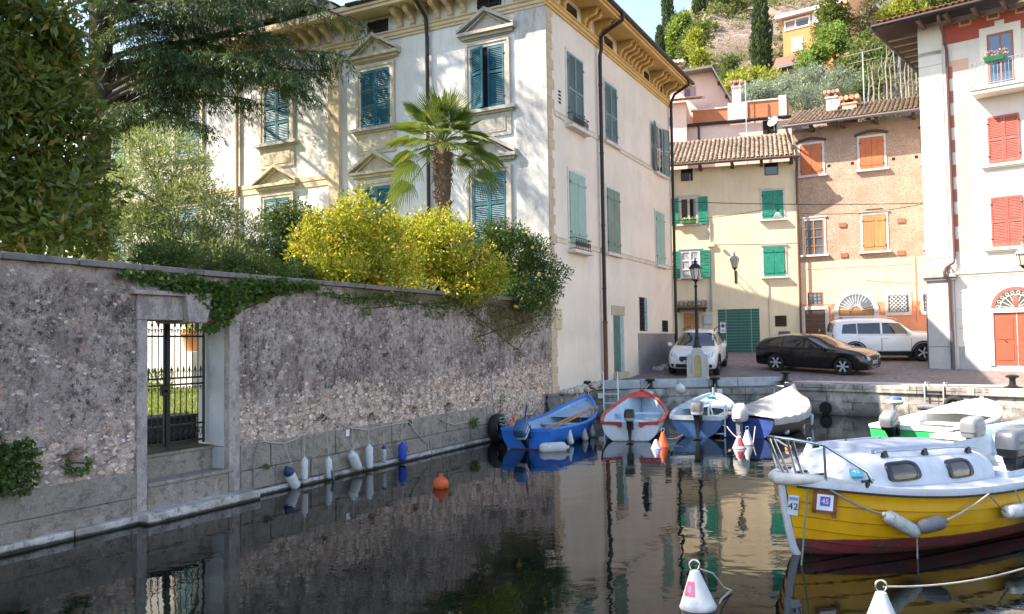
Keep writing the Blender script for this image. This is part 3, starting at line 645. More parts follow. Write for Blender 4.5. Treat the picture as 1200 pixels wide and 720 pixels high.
for u0, u1 in ((-2.3, -1.45), (-6.45, -5.6)):
    mb = MB(); frame_rect(mb, u0, u1, 12.53, 12.95, .09, -.025, .02, True); w = front(mb, 'attic_window', simple('white_trim', (.6, .6, .58), .8))
    mb = MB(); mb.quad((u0, -.008, 12.53), (u1, -.008, 12.53), (u1, -.008, 12.95), (u0, -.008, 12.95))
    mb.build('pane', DARKIN, w); mb = MB(); [mb.box(x-.02, x+.02, -.05, -.02, 12.53, 12.95) for x in (u0+.05, (u0+u1)/2, u1-.05)]; [mb.box(u0, u1, -.045, -.025, zz, zz+.025) for zz in (12.6, 12.74, 12.87)]; mb.build('window_bars', HINGE, w)
# garden-front windows in two storeys
for ci, uc in enumerate((-1.95, -6.12, -10.27, -14.6, -18.6)):
    off = 0 if ci < 2 else -.10; tr = GREYTRIM if ci == 0 else STONE_TRIM
    for z0, z1, up in ((9.44, 11.33, True), (5.3, 7.5, False)):
        hw = .58; mb = MB(); y = off
        frame_rect(mb, uc-hw, uc+hw, z0, z1, .17, off-.07, off+.02); frame_rect(mb, uc-hw-.1, uc+hw+.1, z0, z1+.1, .08, off-.095, off-.0)
        zz = [0]
        w = front(mb, 'window', tr)
        mb = MB(); Mo = T(0, off, 0); mb.add(*(lambda q: (q.v, q.f))(MB()) ); pm = MB(); pediment(pm, uc-.98, uc+.98, z1+.46, .72, .24); mb.add([Mo @ Vector(v) for v in pm.v], pm.f); mb.box(uc-.76, uc+.76, off-.06, off+.02, z1+.28, z1+.34); mb.build('window_pediment', tr, w)
        if up:
            mb = MB(); mb.box(uc-.95, uc+.95, off-.2, off+.02, z0-.10, z0); mb.box(uc-.85, uc+.85, off-.12, off+.02, z0-.16, z0-.10); mb.build('window_sill', GREYTRIM, w)
            mb = MB(); mb.box(uc-.78, uc+.78, off-.05, off+.02, z0-.86, z0-.16); mb.box(uc-.6, uc+.6, off-.07, off, z0-.74, z0-.3); mb.box(uc-.52, uc+.52, off-.075, off, z0-.68, z0-.36); mb.build('apron_panel', tr, w)
        op = (R(-24), 0) if (ci == 0 and up) else (0, 0)
        if ci == 0 and up: mb = MB(); mb.quad((uc-hw, -.012, z0), (uc+hw, -.012, z0), (uc+hw, -.012, z1), (uc-hw, -.012, z1)); mb.build('dark_opening', DARKIN, w)
        sm = MB(); shutters(w, uc-hw+.02, uc+hw-.02, z0+.02, z1-.01, TEAL, 'louver', off-.065, op, (.36, .66) if ci else (.58,))
mb = MB(); mb.box(-22, -8.0, -.15, .018, 7.95, 8.1); mb.box(-22, -8., -.13, .018, 7.75, 7.95); front(mb, 'string_course', OCHREPALE)
# raking pediment over the middle of the front
mb = MB(); k = .48; xr, xp = -7.15, -11.2
for y0, a, b in ((-OV-.1, .0, .2), (-.75, -.34, -.02)):
    for s in (1, -1):
        e = xp+s*(xr-xp); q = [(e-s*(.5 if a < 0 else 0), 13.2+a+(.24 if a < 0 else 0)), (xp, 13.2+a+k*(xr-xp)), (xp, 13.2+b+k*(xr-xp)), (e-s*(.5 if a < 0 else 0), 13.2+b+(.24 if a < 0 else 0))]; mb.prism(q, y0, -.05)
front(mb, 'raking_cornice', OCHREPALE, recalc=True)
mb = MB(); mb.prism([(xr-.3, 13.1), (xp, 13.1+k*(xr-xp)), (xp-(xr-xp)+.3, 13.1)], -.10, .1); front(mb, 'tympanum', V_FRONT)
for i in range(6):
    u = -8.1-.5*i; c = cb2.copy(); C.objects.link(c); c.parent = V; c.matrix_basis = MF @ T(u, -.15, .10+k*(xr-u)-.17)
mb = MB(); mb.prism([(xr+.1, 13.42), (xp, 13.42+k*(xr-xp)+.05), (xp-(xr-xp)-.1, 13.42)], -OV-.12, 7); front(mb, 'roof', ROOFDARK)
# long-side windows
def side_win(x0, x1, z0, z1, mat, kind, bal=False, open_=None, frame=True):
    mb = MB(); frame_rect(mb, x0, x1, z0, z1, .11, -.025, .02); mb.box(x0-.16, x1+.16, -.14 if not bal else -.26, .02, z0-.12 if not bal else z0-.32, z0-.02 if not bal else z0-.22)
    w = mb.build('window', plaster('cream_window_frame', (.70, .63, .55), (.52, .46, .4), .5, (.33, .3, .27), .3, .3, .2, 2.), V)
    if open_:
        mb = MB(); mb.box(x0, x1, -.006, .0, z0, z1, 1); mb.box(x0+.04, x1-.04, -.02, -.005, z0, z1); mb.build('pane', [GLASS, DARKIN], w)
        mb = MB(); xm = (x0+x1)/2; [mb.box(a-.03, a+.03, -.035, -.015, z0, z1) for a in (x0+.04, xm, x1-.04)]; [mb.box(x0, x1, -.033, -.017, zz-.02, zz+.02) for zz in (z0+.03, lerp(z0, z1, .5), z1-.03)]; mb.build('sash', simple('white_sash', (.6, .58, .55), .5), w)
        for i, (h, s) in enumerate(((x0, -1), (x1, 1))):
            mb = MB(); hwid = (x1-x0)/2; louver(mb, min(h, h+s*hwid), max(h, h+s*hwid), z0, z1, -.09, .04, (.5,), M=Matrix.Translation((h, -.05, 0)) @ Matrix.Rotation(R(open_[i]), 4, 'Z') @ Matrix.Translation((-h, .05, 0))); mb.build('shutter', mat, w)
    else: shutters(w, x0, x1, z0, z1, mat, kind, -.055, (0, 0), (.46,), .3)
    if bal:
        mb = MB(); zb = z0-.22
        for a, b in (((x0-.05, -.2), (x1+.05, -.2)), ((x0-.05, -.2), (x0-.05, 0)), ((x1+.05, -.2), (x1+.05, 0))):
            for zz in (zb+.03, zb+.36): mb.tube([(*a, zz), (*b, zz)], .012, 6)
        n = 9
        for i in range(n):
            xc = lerp(x0, x1, (i+.5)/n); mb.tube([(xc, -.2, zb+.03), (xc, -.2, zb+.36)], .007, 5)
            mb.tube([(xc+.055*math.cos(t), -.2, zb+.19+.07*math.sin(t)) for t in np.linspace(0, 2*PI, 13)], .009, 5); mb.tube([(xc+.05*math.cos(t*1.5), -.2, zb+.1+.2*t/6.3) for t in np.linspace(0, 6.3, 9)], .006, 4)
        mb.build('balconette', IRON, w)
side_win(1.42, 2.64, 9.24, 11.30, GREYGREEN, 'louver', True); side_win(4.6, 5.72, 9.24, 11.25, GREYGREEN, 'louver'); side_win(10.1, 11.1, 9.14, 11.05, GREYGREEN, 'louver', False, (12, -12))
side_win(1.42, 2.64, 5.42, 7.6, PALEGREEN, 'plank', True); side_win(4.6, 5.8, 5.42, 7.6, OLIVEGREEN, 'plank'); side_win(9.95, 11.05, 5.42, 7.52, PALEGREEN, 'plank')
SCS = plaster('string_course_stone', (.70, .60, .48), (.56, .43, .3), .6, (.4, .35, .3), .4, .2, .3, 3.)
for zz in (9.08, 5.33):
    mb = MB(); a = 0.02
    for b in (1.2, 2.9, 4.4, 5.95, 9.85, 11.3, LEN):
        pass
    segs = [(.42, 1.22), (2.9, 4.42), (5.95, 9.7 if zz > 9 else 9.75), (11.3, LEN)]
    for a, b in segs: mb = MB(); mb.box(a, b, -.035, .01, zz, zz+.13); mb.box(a, b, -.05, .01, zz+.13, zz+.16); mb.build('string_course', SCS, V)
mb = MB(); [mb.box(.78, .95, -.008, .01, 9.54+.11*i, 9.60+.11*i) for i in range(4)]; mb.build('vent_holes', DARKIN, V)
# ground floor: green door with a stone lintel, barred window, small window
mb = MB(); mb.box(4.86, 6.15, -.03, .02, 3.28, 3.62); mb.box(5.0, 5.06, -.01, .02, 1.3, 3.27); mb.box(4.95, 6.0, -.22, .02, 1.1, 1.33); d = mb.build('door_surround', plaster('lintel_stone', (.50, .43, .33), (.36, .31, .24), .7, (.24, .22, .2), .6, .2, .8, 4.), V, bevel=.015)
mb = MB(); planks(mb, 5.06, 5.62, 1.33, 3.27, -.02, .03, .14, None, False); mb.build('door', simple('door_green', (.06, .15, .12), .6, var=.2, scale=3, bump=.1), d)
mb = MB(); planks(mb, 5.64, 6.0, 1.33, 3.27, -.03, .03, .18, None, False); mb.build('door', simple('door_blue', (.28, .42, .44), .6, var=.2, scale=3, bump=.1), d)
mb = MB(); frame_rect(mb, 7.75, 8.6, 2.76, 4.02, .05, -.02, .02); w = mb.build('window', V_SIDE, V)
mb = MB(); mb.box(7.75, 8.6, -.004, .01, 2.76, 4.02); mb.build('dark_opening', DARKIN, w)
mb = MB(); [mb.tube([(x, -.02, 2.76), (x, -.02, 4.02)], .012, 5) for x in np.linspace(7.78, 8.3, 6)]; [mb.tube([(7.75, -.02, z), (8.32, -.02, z)], .012, 5) for z in np.linspace(2.82, 3.96, 9)]; mb.build('window_bars', HINGE, w)
mb = MB(); louver(mb, 8.3, 8.6, 2.77, 4.0, -.04); mb.build('shutter', simple('shutter_blue', (.24, .38, .44), .6), w)
mb = MB(); frame_rect(mb, 10.5, 11.3, 2.74, 3.2, .06, -.02, .02, True); w = mb.build('window', V_SIDE, V)
mb = MB(); mb.box(10.5, 11.3, -.004, .01, 2.74, 3.2); mb.build('pane', GLASS, w); mb = MB(); [mb.tube([(x, -.02, 2.74), (x, -.02, 3.2)], .012, 5) for x in np.linspace(10.55, 11.25, 6)]; [mb.tube([(10.5, -.02, z), (11.3, -.02, z)], .01, 5) for z in np.linspace(2.8, 3.15, 4)]; mb.build('window_bars', HINGE, w)
# downpipes
mb = MB(); mb.tube([(4.0, -OV-.05, 13.2), (4.0, -OV-.05, 12.98), (3.98, -.7, 12.86), (3.96, -.25, 12.62), (3.95, -.18, 12.5), (3.95, -.18, 12.1), (3.93, -.13, 11.9), (3.93, -.13, 3.0)], .062, 10); [mb.tube([(3.93, -.13, z), (3.93, -.13, z+.05)], .075, 10) for z in (10.9, 8.6, 6.2, 4.1)]; mb.build('downpipe', GUTTER, V)
mb = MB(); mb.tube([(3.93, -.13, 3.0), (3.93, -.13, 1.0)], .07, 10); mb.tube([(3.93, -.13, 2.97), (3.93, -.13, 3.06)], .085, 10); mb.build('downpipe_foot', RUSTPIPE, V)
mb = MB(); mb.tube([(12.0, -OV-.05, 13.2), (12.0, -OV-.05, 13.0), (12.05, -.3, 12.7), (12.1, -.14, 12.4), (12.12, -.12, 12.1), (12.12, -.12, 1.3)], .06, 10); mb.build('downpipe', GUTTER, V)
mb = MB(); mb.tube([(-4.05, -OV-.05, 13.2), (-4.05, -.75, 12.95), (-4.05, -.2, 12.6), (-4.05, -.16, 12.2), (-4.06, -.12, 12.0), (-4.06, -.12, 1.2)], .06, 10); front(mb, 'downpipe', GUTTER)
mb = MB(); mb.tube([(-12.1, -.2, 12.2), (-12.1, -.2, 1.2)], .06, 8); front(mb, 'downpipe', simple('ochre_pipe', (.40, .30, .18), .7))
mb = MB(); mb.box(7.6, 8.5, 2.2, 3.0, 13.4, 15.1); mb.box(7.5, 8.6, 2.1, 3.1, 15.3, 15.42); [mb.box(x, x+.14, 2.2, 3., 15.1, 15.3) for x in (7.6, 7.98, 8.36)]; ch = mb.build('chimney', plaster('chimney_render', (.60, .47, .42), (.45, .33, .27), .5), V)
mb = MB(); [mb.tube([(7.45+.2*i, 2.05, 15.45), (7.45+.2*i, 3.15, 15.45)], .08, 8) for i in range(7)]; mb.build('chimney_tiles', simple('chimney_terracotta', (.34, .15, .09), .8), ch)

# ------------------------------------------------------------------ tiled roofs
def tilemat(name, a, b, dark):
    m = N(name); r = m.n('NewGeometry').outputs['Random Per Island']; c = m.mix(r, a, b)
    c = m.mix(m.ramp(m.noise(1.2, 6, .7), [(.45, 0.), (.7, .6)]), c, dark); c = m.mix(m.ramp(m.noise(9, 5, .7), [(.52, 0.), (.7, .6)]), c, tuple(x*.5 for x in dark))
    return m.done(c, .9, m.bump(m.noise(30, 4), .4, .01), spec=.2)
TILE_OLD = tilemat('old_roof_tiles', (.27, .19, .135), (.50, .40, .30), (.19, .16, .12)); TILE_RED = tilemat('red_roof_tiles', (.42, .20, .12), (.55, .32, .22), (.36, .22, .15))
def tiles(mb, x0, x1, y0, z0, dy, dz, pitch=.21, row=.34, skew=0.):
    """coppi: half-round tiles in columns from the eave (y0, z0) up by (dy, dz)"""
    n = int((x1-x0)/pitch); L = math.hypot(dy, dz); rows = max(1, int(L/row)); ty, tz = dy/L, dz/L; ny, nz = -tz, ty
    for i in range(n):
        xc = x0+(i+.5)*pitch
        for k in range(rows):
            s0 = k*row+random.uniform(-.02, .02); s1 = s0+row*1.12; r0, r1 = pitch*.42, pitch*.33; jx = random.uniform(-.015, .015); lift = .05
            if k == 0: s0 -= .03
            rings = []
            for s, r, h in ((s0, r0, lift+.012), (s1, r1, lift-.012)):
                rings.append([(xc+jx+r*math.cos(a), y0+ty*s+ny*(h+r*.8*math.sin(a)), z0+tz*s+nz*(h+r*.8*math.sin(a))) for a in np.linspace(0, PI, 6)])
            mb.loft(rings, 0, True, False, False)
            mb.loft([[(xc+jx+r0*math.cos(a), y0+ty*s0+ny*(lift+q*r0*.8*math.sin(a)), z0+tz*s0+nz*(lift+q*r0*.8*math.sin(a))) for a in np.linspace(0, PI, 6)] for q in (1, .75)], 0, False, False, False)
        # channel tile between the covers
        xa = xc+pitch*.5
        mb.loft([[(xa+pitch*.36*math.cos(a), y0-.03*ty+ty*s+ny*(.05-pitch*.3*math.sin(a)), z0-.03*tz+tz*s+nz*(.05-pitch*.3*math.sin(a))) for a in np.linspace(0, PI, 4)] for s in np.linspace(0, L, 4)], 0, True, False, False)
def chimney(par, x, y, z0, z1, w, d, mat, name='chimney', tilem=None):
    mb = MB(); mb.box(x-w/2, x+w/2, y-d/2, y+d/2, z0, z1); mb.box(x-w/2-.05, x+w/2+.05, y-d/2-.05, y+d/2+.05, z1, z1+.07)
    for a in (-1, 1):
        for b in (-1, 1): mb.box(x+a*(w/2-.07)-.06, x+a*(w/2-.07)+.06, y+b*(d/2-.07)-.06, y+b*(d/2-.07)+.06, z1+.07, z1+.27)
    o = mb.build(name, mat, par); mb = MB(); n = max(3, int(w/.17))
    for i in range(n+1):
        xc = lerp(x-w/2-.04, x+w/2+.04, i/n); mb.tube([(xc, y-d/2-.12, z1+.31), (xc, y+d/2+.12, z1+.31)], w/n*.55, 8)
    mb.box(x-w/2-.08, x+w/2+.08, y-d/2-.1, y+d/2+.1, z1+.265, z1+.31); mb.build('chimney_tiles', tilem or TILE_RED, o); return o
def dish(par, x, y, z, r, mat):
    mb = MB(); Mx = T(x, y, z) @ Matrix.Rotation(R(-35), 4, 'Z') @ Matrix.Rotation(R(68), 4, 'X')
    mb.lathe([(.001, 0), (r*.5, .03), (r, .14), (r*1.02, .15), (r, .13), (r*.5, .01), (.001, -.015)], 20, 0, Mx, False); mb.tube([Mx @ Vector((0, -r, .14)), Mx @ Vector((0, 0, .42))], .012, 5); mb.box(-.04, .04, -.04, .04, .38, .48, 0, Mx)
    mb.tube([(x, y, z), (x, y+.15, z-.1), (x, y+.15, z-.4)], .025, 6); return mb.build('satellite_dish', mat, par)
WHITEMETAL = simple('white_enamel', (.72, .72, .70), .45)
PALETRIM = plaster('pale_stone_trim', (.62, .58, .55), (.48, .44, .42), .5, (.33, .31, .3), .35, .2, .2, 2.)
EMERALD = simple('emerald_paint', (.0, .22, .15), .6, var=.22, scale=3, bump=.1, dirt=(.05, .33, .26), dirt_amt=.6)
DKGREEN = simple('garage_green', (.006, .10, .085), .5, var=.12, scale=3, dirt=(.02, .14, .13))
WOODBROWN = simple('brown_wood', (.10, .055, .035), .7, var=.3, scale=5, bump=.2)
BEAM = simple('dark_beam', (.075, .045, .03), .8, var=.25)

# ------------------------------------------------------------------ yellow house
Y = empty('yellow_house', FY.M, 'pale yellow house with green shutters, a green garage door and old tiled roof', 'house')
YEL = plaster('yellow_plaster', (.78, .665, .47), (.74, .58, .36), .4, (.58, .49, .36), .55, .28, .15, .7, low=(1.6, 2.6, (.55, .45, .32)))
mb = MB(); mb.box(-5, 2.93, 0, 7.5, 1.2, 10.55); mb.build('wall', YEL, Y)
mb = MB(); tiles(mb, -4.5, 3.05, -.80, 10.62, 4.6, 2.15); rf = mb.build('roof', TILE_OLD, Y)
mb = MB(); mb.add([(-4.6, -.78, 10.55), (3.05, -.78, 10.55), (3.05, 3.85, 12.72), (-4.6, 3.85, 12.72), (-4.6, -.78, 10.61), (3.05, -.78, 10.61), (3.05, 3.85, 12.78), (-4.6, 3.85, 12.78)], [(0, 3, 2, 1), (4, 5, 6, 7), (0, 1, 5, 4), (1, 2, 6, 5), (0, 4, 7, 3)]); mb.build('roof_boarding', BEAM, rf)
for x in (-3.2, -1.3, .15, 1.45, 2.75): mb = MB(); mb.box(x-.07, x+.07, -.7, .3, 10.38, 10.55); mb.build('roof_beam', BEAM, Y)
mb = MB(); mb.tube([(-4.6, -.86, 10.60), (3.1, -.86, 10.58)], .07, 8); mb.tube([(2.98, -.86, 10.55), (2.98, -.5, 10.3), (2.97, -.09, 10.0), (2.97, -.09, 1.8)], .05, 8); mb.build('gutter', simple('brown_gutter', (.12, .07, .06), .5, .3), Y)
def opening(par, x0, x1, z0, z1, trim, w=.10, sill=True, lint=True, depth=.0):
    mb = MB(); frame_rect(mb, x0, x1, z0, z1, w, -.03, .02)
    if lint: mb.box(x0-w*1.6, x1+w*1.6, -.07, .02, z1+w, z1+w+.06)
    if sill: mb.box(x0-w*1.9, x1+w*1.9, -.16, .02, z0-.09, z0)
    return mb.build('window', trim, par)
def pane(p, x0, x1, z0, z1, y=-.006, nx=2, nz=3, fr=None, name='sash', bw=.025, cur=None):
    mb = MB(); mb.quad((x0, y, z0), (x1, y, z0), (x1, y, z1), (x0, y, z1)); mb.build('pane', cur or GLASS, p)
    mb = MB(); [mb.box(lerp(x0, x1, i/nx)-bw, lerp(x0, x1, i/nx)+bw, y-.03, y-.004, z0, z1) for i in range(nx+1)]; [mb.box(x0, x1, y-.027, y-.006, lerp(z0, z1, i/nz)-bw*.7, lerp(z0, z1, i/nz)+bw*.7) for i in range(nz+1)]; mb.build(name, fr, p)
def flat_shutter(p, x0, x1, z0, z1, mat, y=-.09, kind='planks'):
    mb = MB(); (planks(mb, x0, x1, z0, z1, y, .04, .13) if kind == 'planks' else louver(mb, x0, x1, z0, z1, y, .04, (.25, .5, .75))); mb.build('shutter', mat, p)
CREAM = simple('cream_sash', (.55, .48, .36), .5); WSASH = simple('white_sash_paint', (.68, .68, .66), .5)
for x0, x1, z0, z1 in ((-2.2, -1.72, 10.0, 10.5), (1.62, 2.15, 10.0, 10.5)):
    mb = MB(); frame_rect(mb, x0, x1, z0, z1, .04, -.012, .02, True); w = mb.build('window', BEAM, Y); mb = MB(); mb.quad((x0, -.005, z0), (x1, -.005, z0), (x1, -.005, z1), (x0, -.005, z1)); mb.build('pane', GLASS, w)
w = opening(Y, -2.3, -1.53, 7.9, 9.12, PALETRIM); pane(w, -2.3, -1.53, 7.9, 9.12, -.006, 2, 1, CREAM, bw=.05); flat_shutter(w, -1.46, -1.03, 7.86, 9.16, EMERALD); flat_shutter(w, -2.82, -2.38, 7.86, 9.16, EMERALD)
w = opening(Y, -2.3, -1.5, 5.32, 6.58, PALETRIM); pane(w, -2.3, -1.5, 5.32, 6.58, -.006, 2, 3, WSASH, bw=.045, cur=simple('lace_curtain', (.35, .36, .38), .4, var=.5, scale=9)); flat_shutter(w, -1.43, -.98, 5.3, 6.62, EMERALD, kind='louver'); flat_shutter(w, -2.8, -2.38, 5.3, 6.62, EMERALD, kind='louver')
mb = MB(); [mb.box(-2.3, -1.5, -.3, -.02, z, z+.02) for z in (5.26,)]; mb.build('flower_shelf', HINGE, w)
for z0, z1 in ((7.92, 9.24), (5.26, 6.62)):
    w = opening(Y, 1.43, 2.36, z0, z1, PALETRIM, .07); shutters(w, 1.45, 2.34, z0+.02, z1-.01, EMERALD, 'planks', -.05)
mb = MB(); frame_rect(mb, -.70, 1.17, 1.76, 3.80, .06, -.015, .02); g = mb.build('garage_door', YEL, Y)
mb = MB()
for i, (a, b) in enumerate(((-.70, -.33), (-.32, .23), (.24, .80), (.81, 1.17))):
    n = 15; [mb.box(a+.005, b-.005, -.012, .01, lerp(1.78, 3.8, k/n)+.004, lerp(1.78, 3.8, (k+1)/n)-.004) for k in range(n)]
mb.box(.22, .25, -.018, 0, 1.78, 3.8); mb.box(.27, .39, -.05, -.01, 2.80, 2.83); mb.build('door_leaf', DKGREEN, g)
mb = MB(); frame_rect(mb, -2.28, -1.55, 1.8, 3.66, .13, -.04, .02); d = mb.build('front_door', PALETRIM, Y); mb = MB(); planks(mb, -2.28, -1.55, 1.8, 3.66, -.02, .03, .12, None, False); mb.build('door_leaf', simple('honey_wood_door', (.42, .22, .065), .5, var=.2, scale=4), d)
mb = MB(); tiles(mb, -2.62, -1.15, -.75, 3.93, .75, .33, .2, .28); aw = mb.build('door_canopy', TILE_OLD, Y); mb = MB(); mb.box(-2.6, -1.17, -.72, 0, 3.84, 3.90); [mb.box(x-.04, x+.04, -.6, 0, 3.72, 3.84) for x in (-2.5, -1.28)]; mb.build('canopy_boarding', BEAM, aw)
for z0, z1 in ((2.58, 3.08), (3.11, 3.60)): mb = MB(); mb.box(-1.34, -.94, -.16, 0, z0, z1); mb.box(-1.31, -.97, -.172, -.16, z0+.03, z1-.03); mb.build('meter_cabinet', simple('cabinet_grey', (.45, .46, .46), .5, var=.05), Y, bevel=.01)
mb = MB(); frame_rect(mb, 1.88, 2.33, 2.98, 3.42, .03, -.015, .01, True); mb.box(1.88, 2.33, -.004, .01, 2.98, 3.42, 1); [mb.tube([(x, -.02, 2.98), (x, -.02, 3.42)], .012, 5) for x in np.linspace(1.93, 2.28, 5)]; [mb.tube([(1.88, -.02, z), (2.33, -.02, z)], .012, 5) for z in np.linspace(3.04, 3.36, 5)]; mb.build('grille', [WOODBROWN, DARKIN], Y)
mb = MB(); mb.box(1.98, 2.5, -.03, .01, 2.55, 2.73); mb.build('meter_box', simple('meter_dark', (.09, .1, .11), .5), Y)
for x, y, z0, z1, r in ((1.6, -.03, 1.8, 5.04, .018), (-.95, -.04, 3.7, 8.0, .03), (-1.02, -.03, 3.7, 5.3, .022)): mb = MB(); mb.tube([(x, y, z0), (x, y, z1)], r, 6); mb.build('conduit', simple('conduit_grey', (.42, .40, .36), .6), Y)
mb = MB(); mb.box(-1.08, -.76, -.12, 0, 6.76, 6.94); mb.lathe([(.05, 0), (.07, .12)], 10, 0, T(-.66, -.16, 6.85) @ Matrix.Rotation(R(90), 4, 'Y')); mb.build('junction_box', YEL, Y, bevel=.01)
# window flowers
fb = empty('flower_box', FY.M @ T(-1.9, -.2, 7.92), 'flower box with pale flowers on the upper green shuttered window', 'flower box')
mb = MB(); mb.box(-.32, .32, -.12, .08, -.02, .14); mb.build('planter', simple('green_planter', (.05, .16, .06), .6), fb, bevel=.01)
P = RNG.uniform((-.33, -.14, .12), (.33, .1, .22), (260, 3)); leaf_mesh('flowers', P, (.05, .1), leafmat('box_flowers', (.06, .18, .04), (.18, .32, .08), odd=(.75, .70, .45), odd_amt=.3), .6, parent=fb)
# no-parking plate
sg = empty('parking_sign', FY.M @ T(-.48, -.02, 2.97), 'small white no parking plate with red and blue disc on green garage door', 'sign')
mb = MB(); mb.box(-.12, .12, -.012, 0, -.27, .24); mb.build('plate', simple('sign_white', (.75, .75, .75), .4), sg)
mb = MB(); Mx = T(0, -.014, .06) @ Matrix.Rotation(R(90), 4, 'X'); mb.lathe([(.001, .0), (.095, .0), (.095, .004), (.001, .004)], 24, 0, Mx); mb.lathe([(.001, .006), (.07, .006), (.07, .007), (.001, .007)], 24, 1, Mx); mb.box(-.09, .09, .004, .009, -.008, .008, 0, T(0, -.014, .06) @ Matrix.Rotation(R(45), 4, 'Y') @ T(0, -.02, 0)); mb.build('disc', [simple('sign_red', (.5, .02, .02), .4), simple('sign_blue', (.02, .06, .35), .4)], sg)
mb = MB(); [mb.box(-.09, .09, -.0135, -.012, z, z+w_) for z, w_ in ((.19, .025), (-.12, .02), (-.17, .02), (-.22, .02))]; mb.build('lettering_lines', simple('sign_ink', (.05, .06, .12), .5), sg)

# ------------------------------------------------------------------ brown stone house
B = empty('brown_house', FB.M @ T(0, 0, EYE*(1-37.9/39)) @ Matrix.Scale(37.9/39, 4), 'rough brown house with orange shutters above and salmon plaster with an arched door below', 'house')
m = N('rough_brown_render'); nn = m.noise(1.1, 7, .7); c = m.mix(m.ramp(nn, [(.35, 0.), (.65, 1.)]), (.40, .28, .21), (.60, .45, .35)); c = m.mix(m.ramp(m.noise(12, 7, .75), [(.45, 0.), (.62, .85)]), c, (.25, .165, .125)); c = m.mix(m.ramp(m.noise(17, 5, .7), [(.56, 0.), (.68, .6)]), c, (.72, .60, .50)); c = m.mix(m.ramp(m.noise(.7, 7, .7), [(.53, 0.), (.68, .5)]), c, (.44, .36, .32))
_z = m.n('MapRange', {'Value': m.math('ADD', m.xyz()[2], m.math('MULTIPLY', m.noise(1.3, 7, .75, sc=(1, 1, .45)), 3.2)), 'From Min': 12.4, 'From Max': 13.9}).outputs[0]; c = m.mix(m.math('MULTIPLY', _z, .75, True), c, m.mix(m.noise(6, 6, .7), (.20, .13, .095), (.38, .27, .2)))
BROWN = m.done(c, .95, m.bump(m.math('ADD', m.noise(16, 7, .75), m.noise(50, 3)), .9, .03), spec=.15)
SALMON = plaster('salmon_plaster', (.76, .53, .37), (.78, .60, .47), .6, (.62, .44, .32), .65, .25, .15, .8); CORAL = plaster('coral_plaster', (.66, .27, .16), (.70, .38, .25), .6, (.55, .22, .13), .5, .1, .15, 1.1)
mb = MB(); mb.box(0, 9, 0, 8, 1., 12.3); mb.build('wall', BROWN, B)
mb = MB(); mb.box(.16, 9, -.03, .01, 3.98, 5.95); mb.box(.03, .16, -.034, .01, 1., 5.85); mb.build('salmon_band', SALMON, B)
mb = MB(); mb.box(.16, 9, -.034, .01, 1., 3.98); mb.build('coral_band', CORAL, B)
mb = MB(); mb.box(.16, 9, -.045, .0, 5.62, 5.66); mb.build('string_course', SALMON, B)
mb = MB(); tiles(mb, -.25, 9, -.85, 12.33, 5.0, 1.9); rf = mb.build('roof', TILE_OLD, B)
mb = MB(); mb.add([(-.3, -.82, 12.26), (9, -.82, 12.26), (9, 4.2, 14.17), (-.3, 4.2, 14.17), (-.3, -.82, 12.32), (9, -.82, 12.32), (9, 4.2, 14.23), (-.3, 4.2, 14.23)], [(0, 3, 2, 1), (4, 5, 6, 7), (0, 1, 5, 4), (0, 4, 7, 3)]); mb.build('roof_boarding', BEAM, rf)
for x in (.95, 2.3, 3.7, 5.2): mb = MB(); mb.box(x-.07, x+.07, -.72, .2, 12.08, 12.25); mb.build('roof_beam', BEAM, B)
mb = MB(); mb.tube([(-.3, -.9, 12.3), (9, -.9, 12.28)], .075, 8); mb.tube([(-.12, -.9, 12.2), (-.1, -.5, 11.9), (-.06, -.1, 11.7), (-.06, -.1, 1.8)], .055, 8); mb.build('gutter', simple('grey_gutter', (.16, .13, .13), .5, .4), B)
ORANGE = simple('orange_shutter_paint', (.46, .135, .05), .6, var=.15, scale=3, bump=.1, dirt=(.62, .25, .10), dirt_amt=.5); OAK = simple('weathered_oak', (.40, .205, .085), .65, var=.22, scale=5, bump=.2, dirt=(.26, .16, .09), dirt_amt=.6)
m = N('streaky_oak'); c = m.mix(m.ramp(m.noise(9, 4, .6, sc=(1, 1, .07)), [(.35, 0.), (.65, 1.)]), (.47, .25, .10), (.30, .165, .08)); OAK = m.done(c, .65, None, spec=.3)
for x0, x1 in ((.32, 1.3), (2.93, 3.94), (5.58, 6.55)):
    w = opening(B, x0, x1, 10.06, 11.52, PALETRIM, .1, True, False); shutters(w, x0+.02, x1-.02, 10.08, 11.5, ORANGE, 'planks', -.05, w=.6)
    mb = MB(); mb.tube([(x0-.2+(x1-x0+.4)*t, -.04, 11.66+.14*math.sin(PI*t)) for t in np.linspace(0, 1, 9)], .06, 6); mb.build('relieving_arch', BEAM, w)
w = opening(B, .42, 1.24, 6.3, 7.92, PALETRIM, .12); pane(w, .42, 1.24, 6.3, 7.92, -.006, 2, 4, simple('chestnut_sash', (.36, .15, .05), .5), bw=.03, cur=N('bright_glass').done((.08, .10, .13), .05, None, 0, 1.))
for x0, x1 in ((2.95, 3.92), (5.55, 6.5)):
    w = opening(B, x0, x1, 6.3, 7.97, PALETRIM, .1); shutters(w, x0+.02, x1-.02, 6.32, 7.95, OAK, 'planks', -.05, w=.16); mb = MB(); mb.tube([(x0+.15, -.06, 8.2), (x1-.1, -.06, 8.2)], .03, 6); mb.build('window_ledge', BEAM, w)
for x, z in ((1.58, 10.42), (2.6, 10.42), (4.32, 10.42), (5.25, 10.4)):
    mb = MB(); mb.box(x-.06, x+.06, -.015, .01, z-.06, z+.06); mb.build('putlog_hole', DARKIN, B)
OBR = simple('old_brick', (.30, .13, .08), .9)
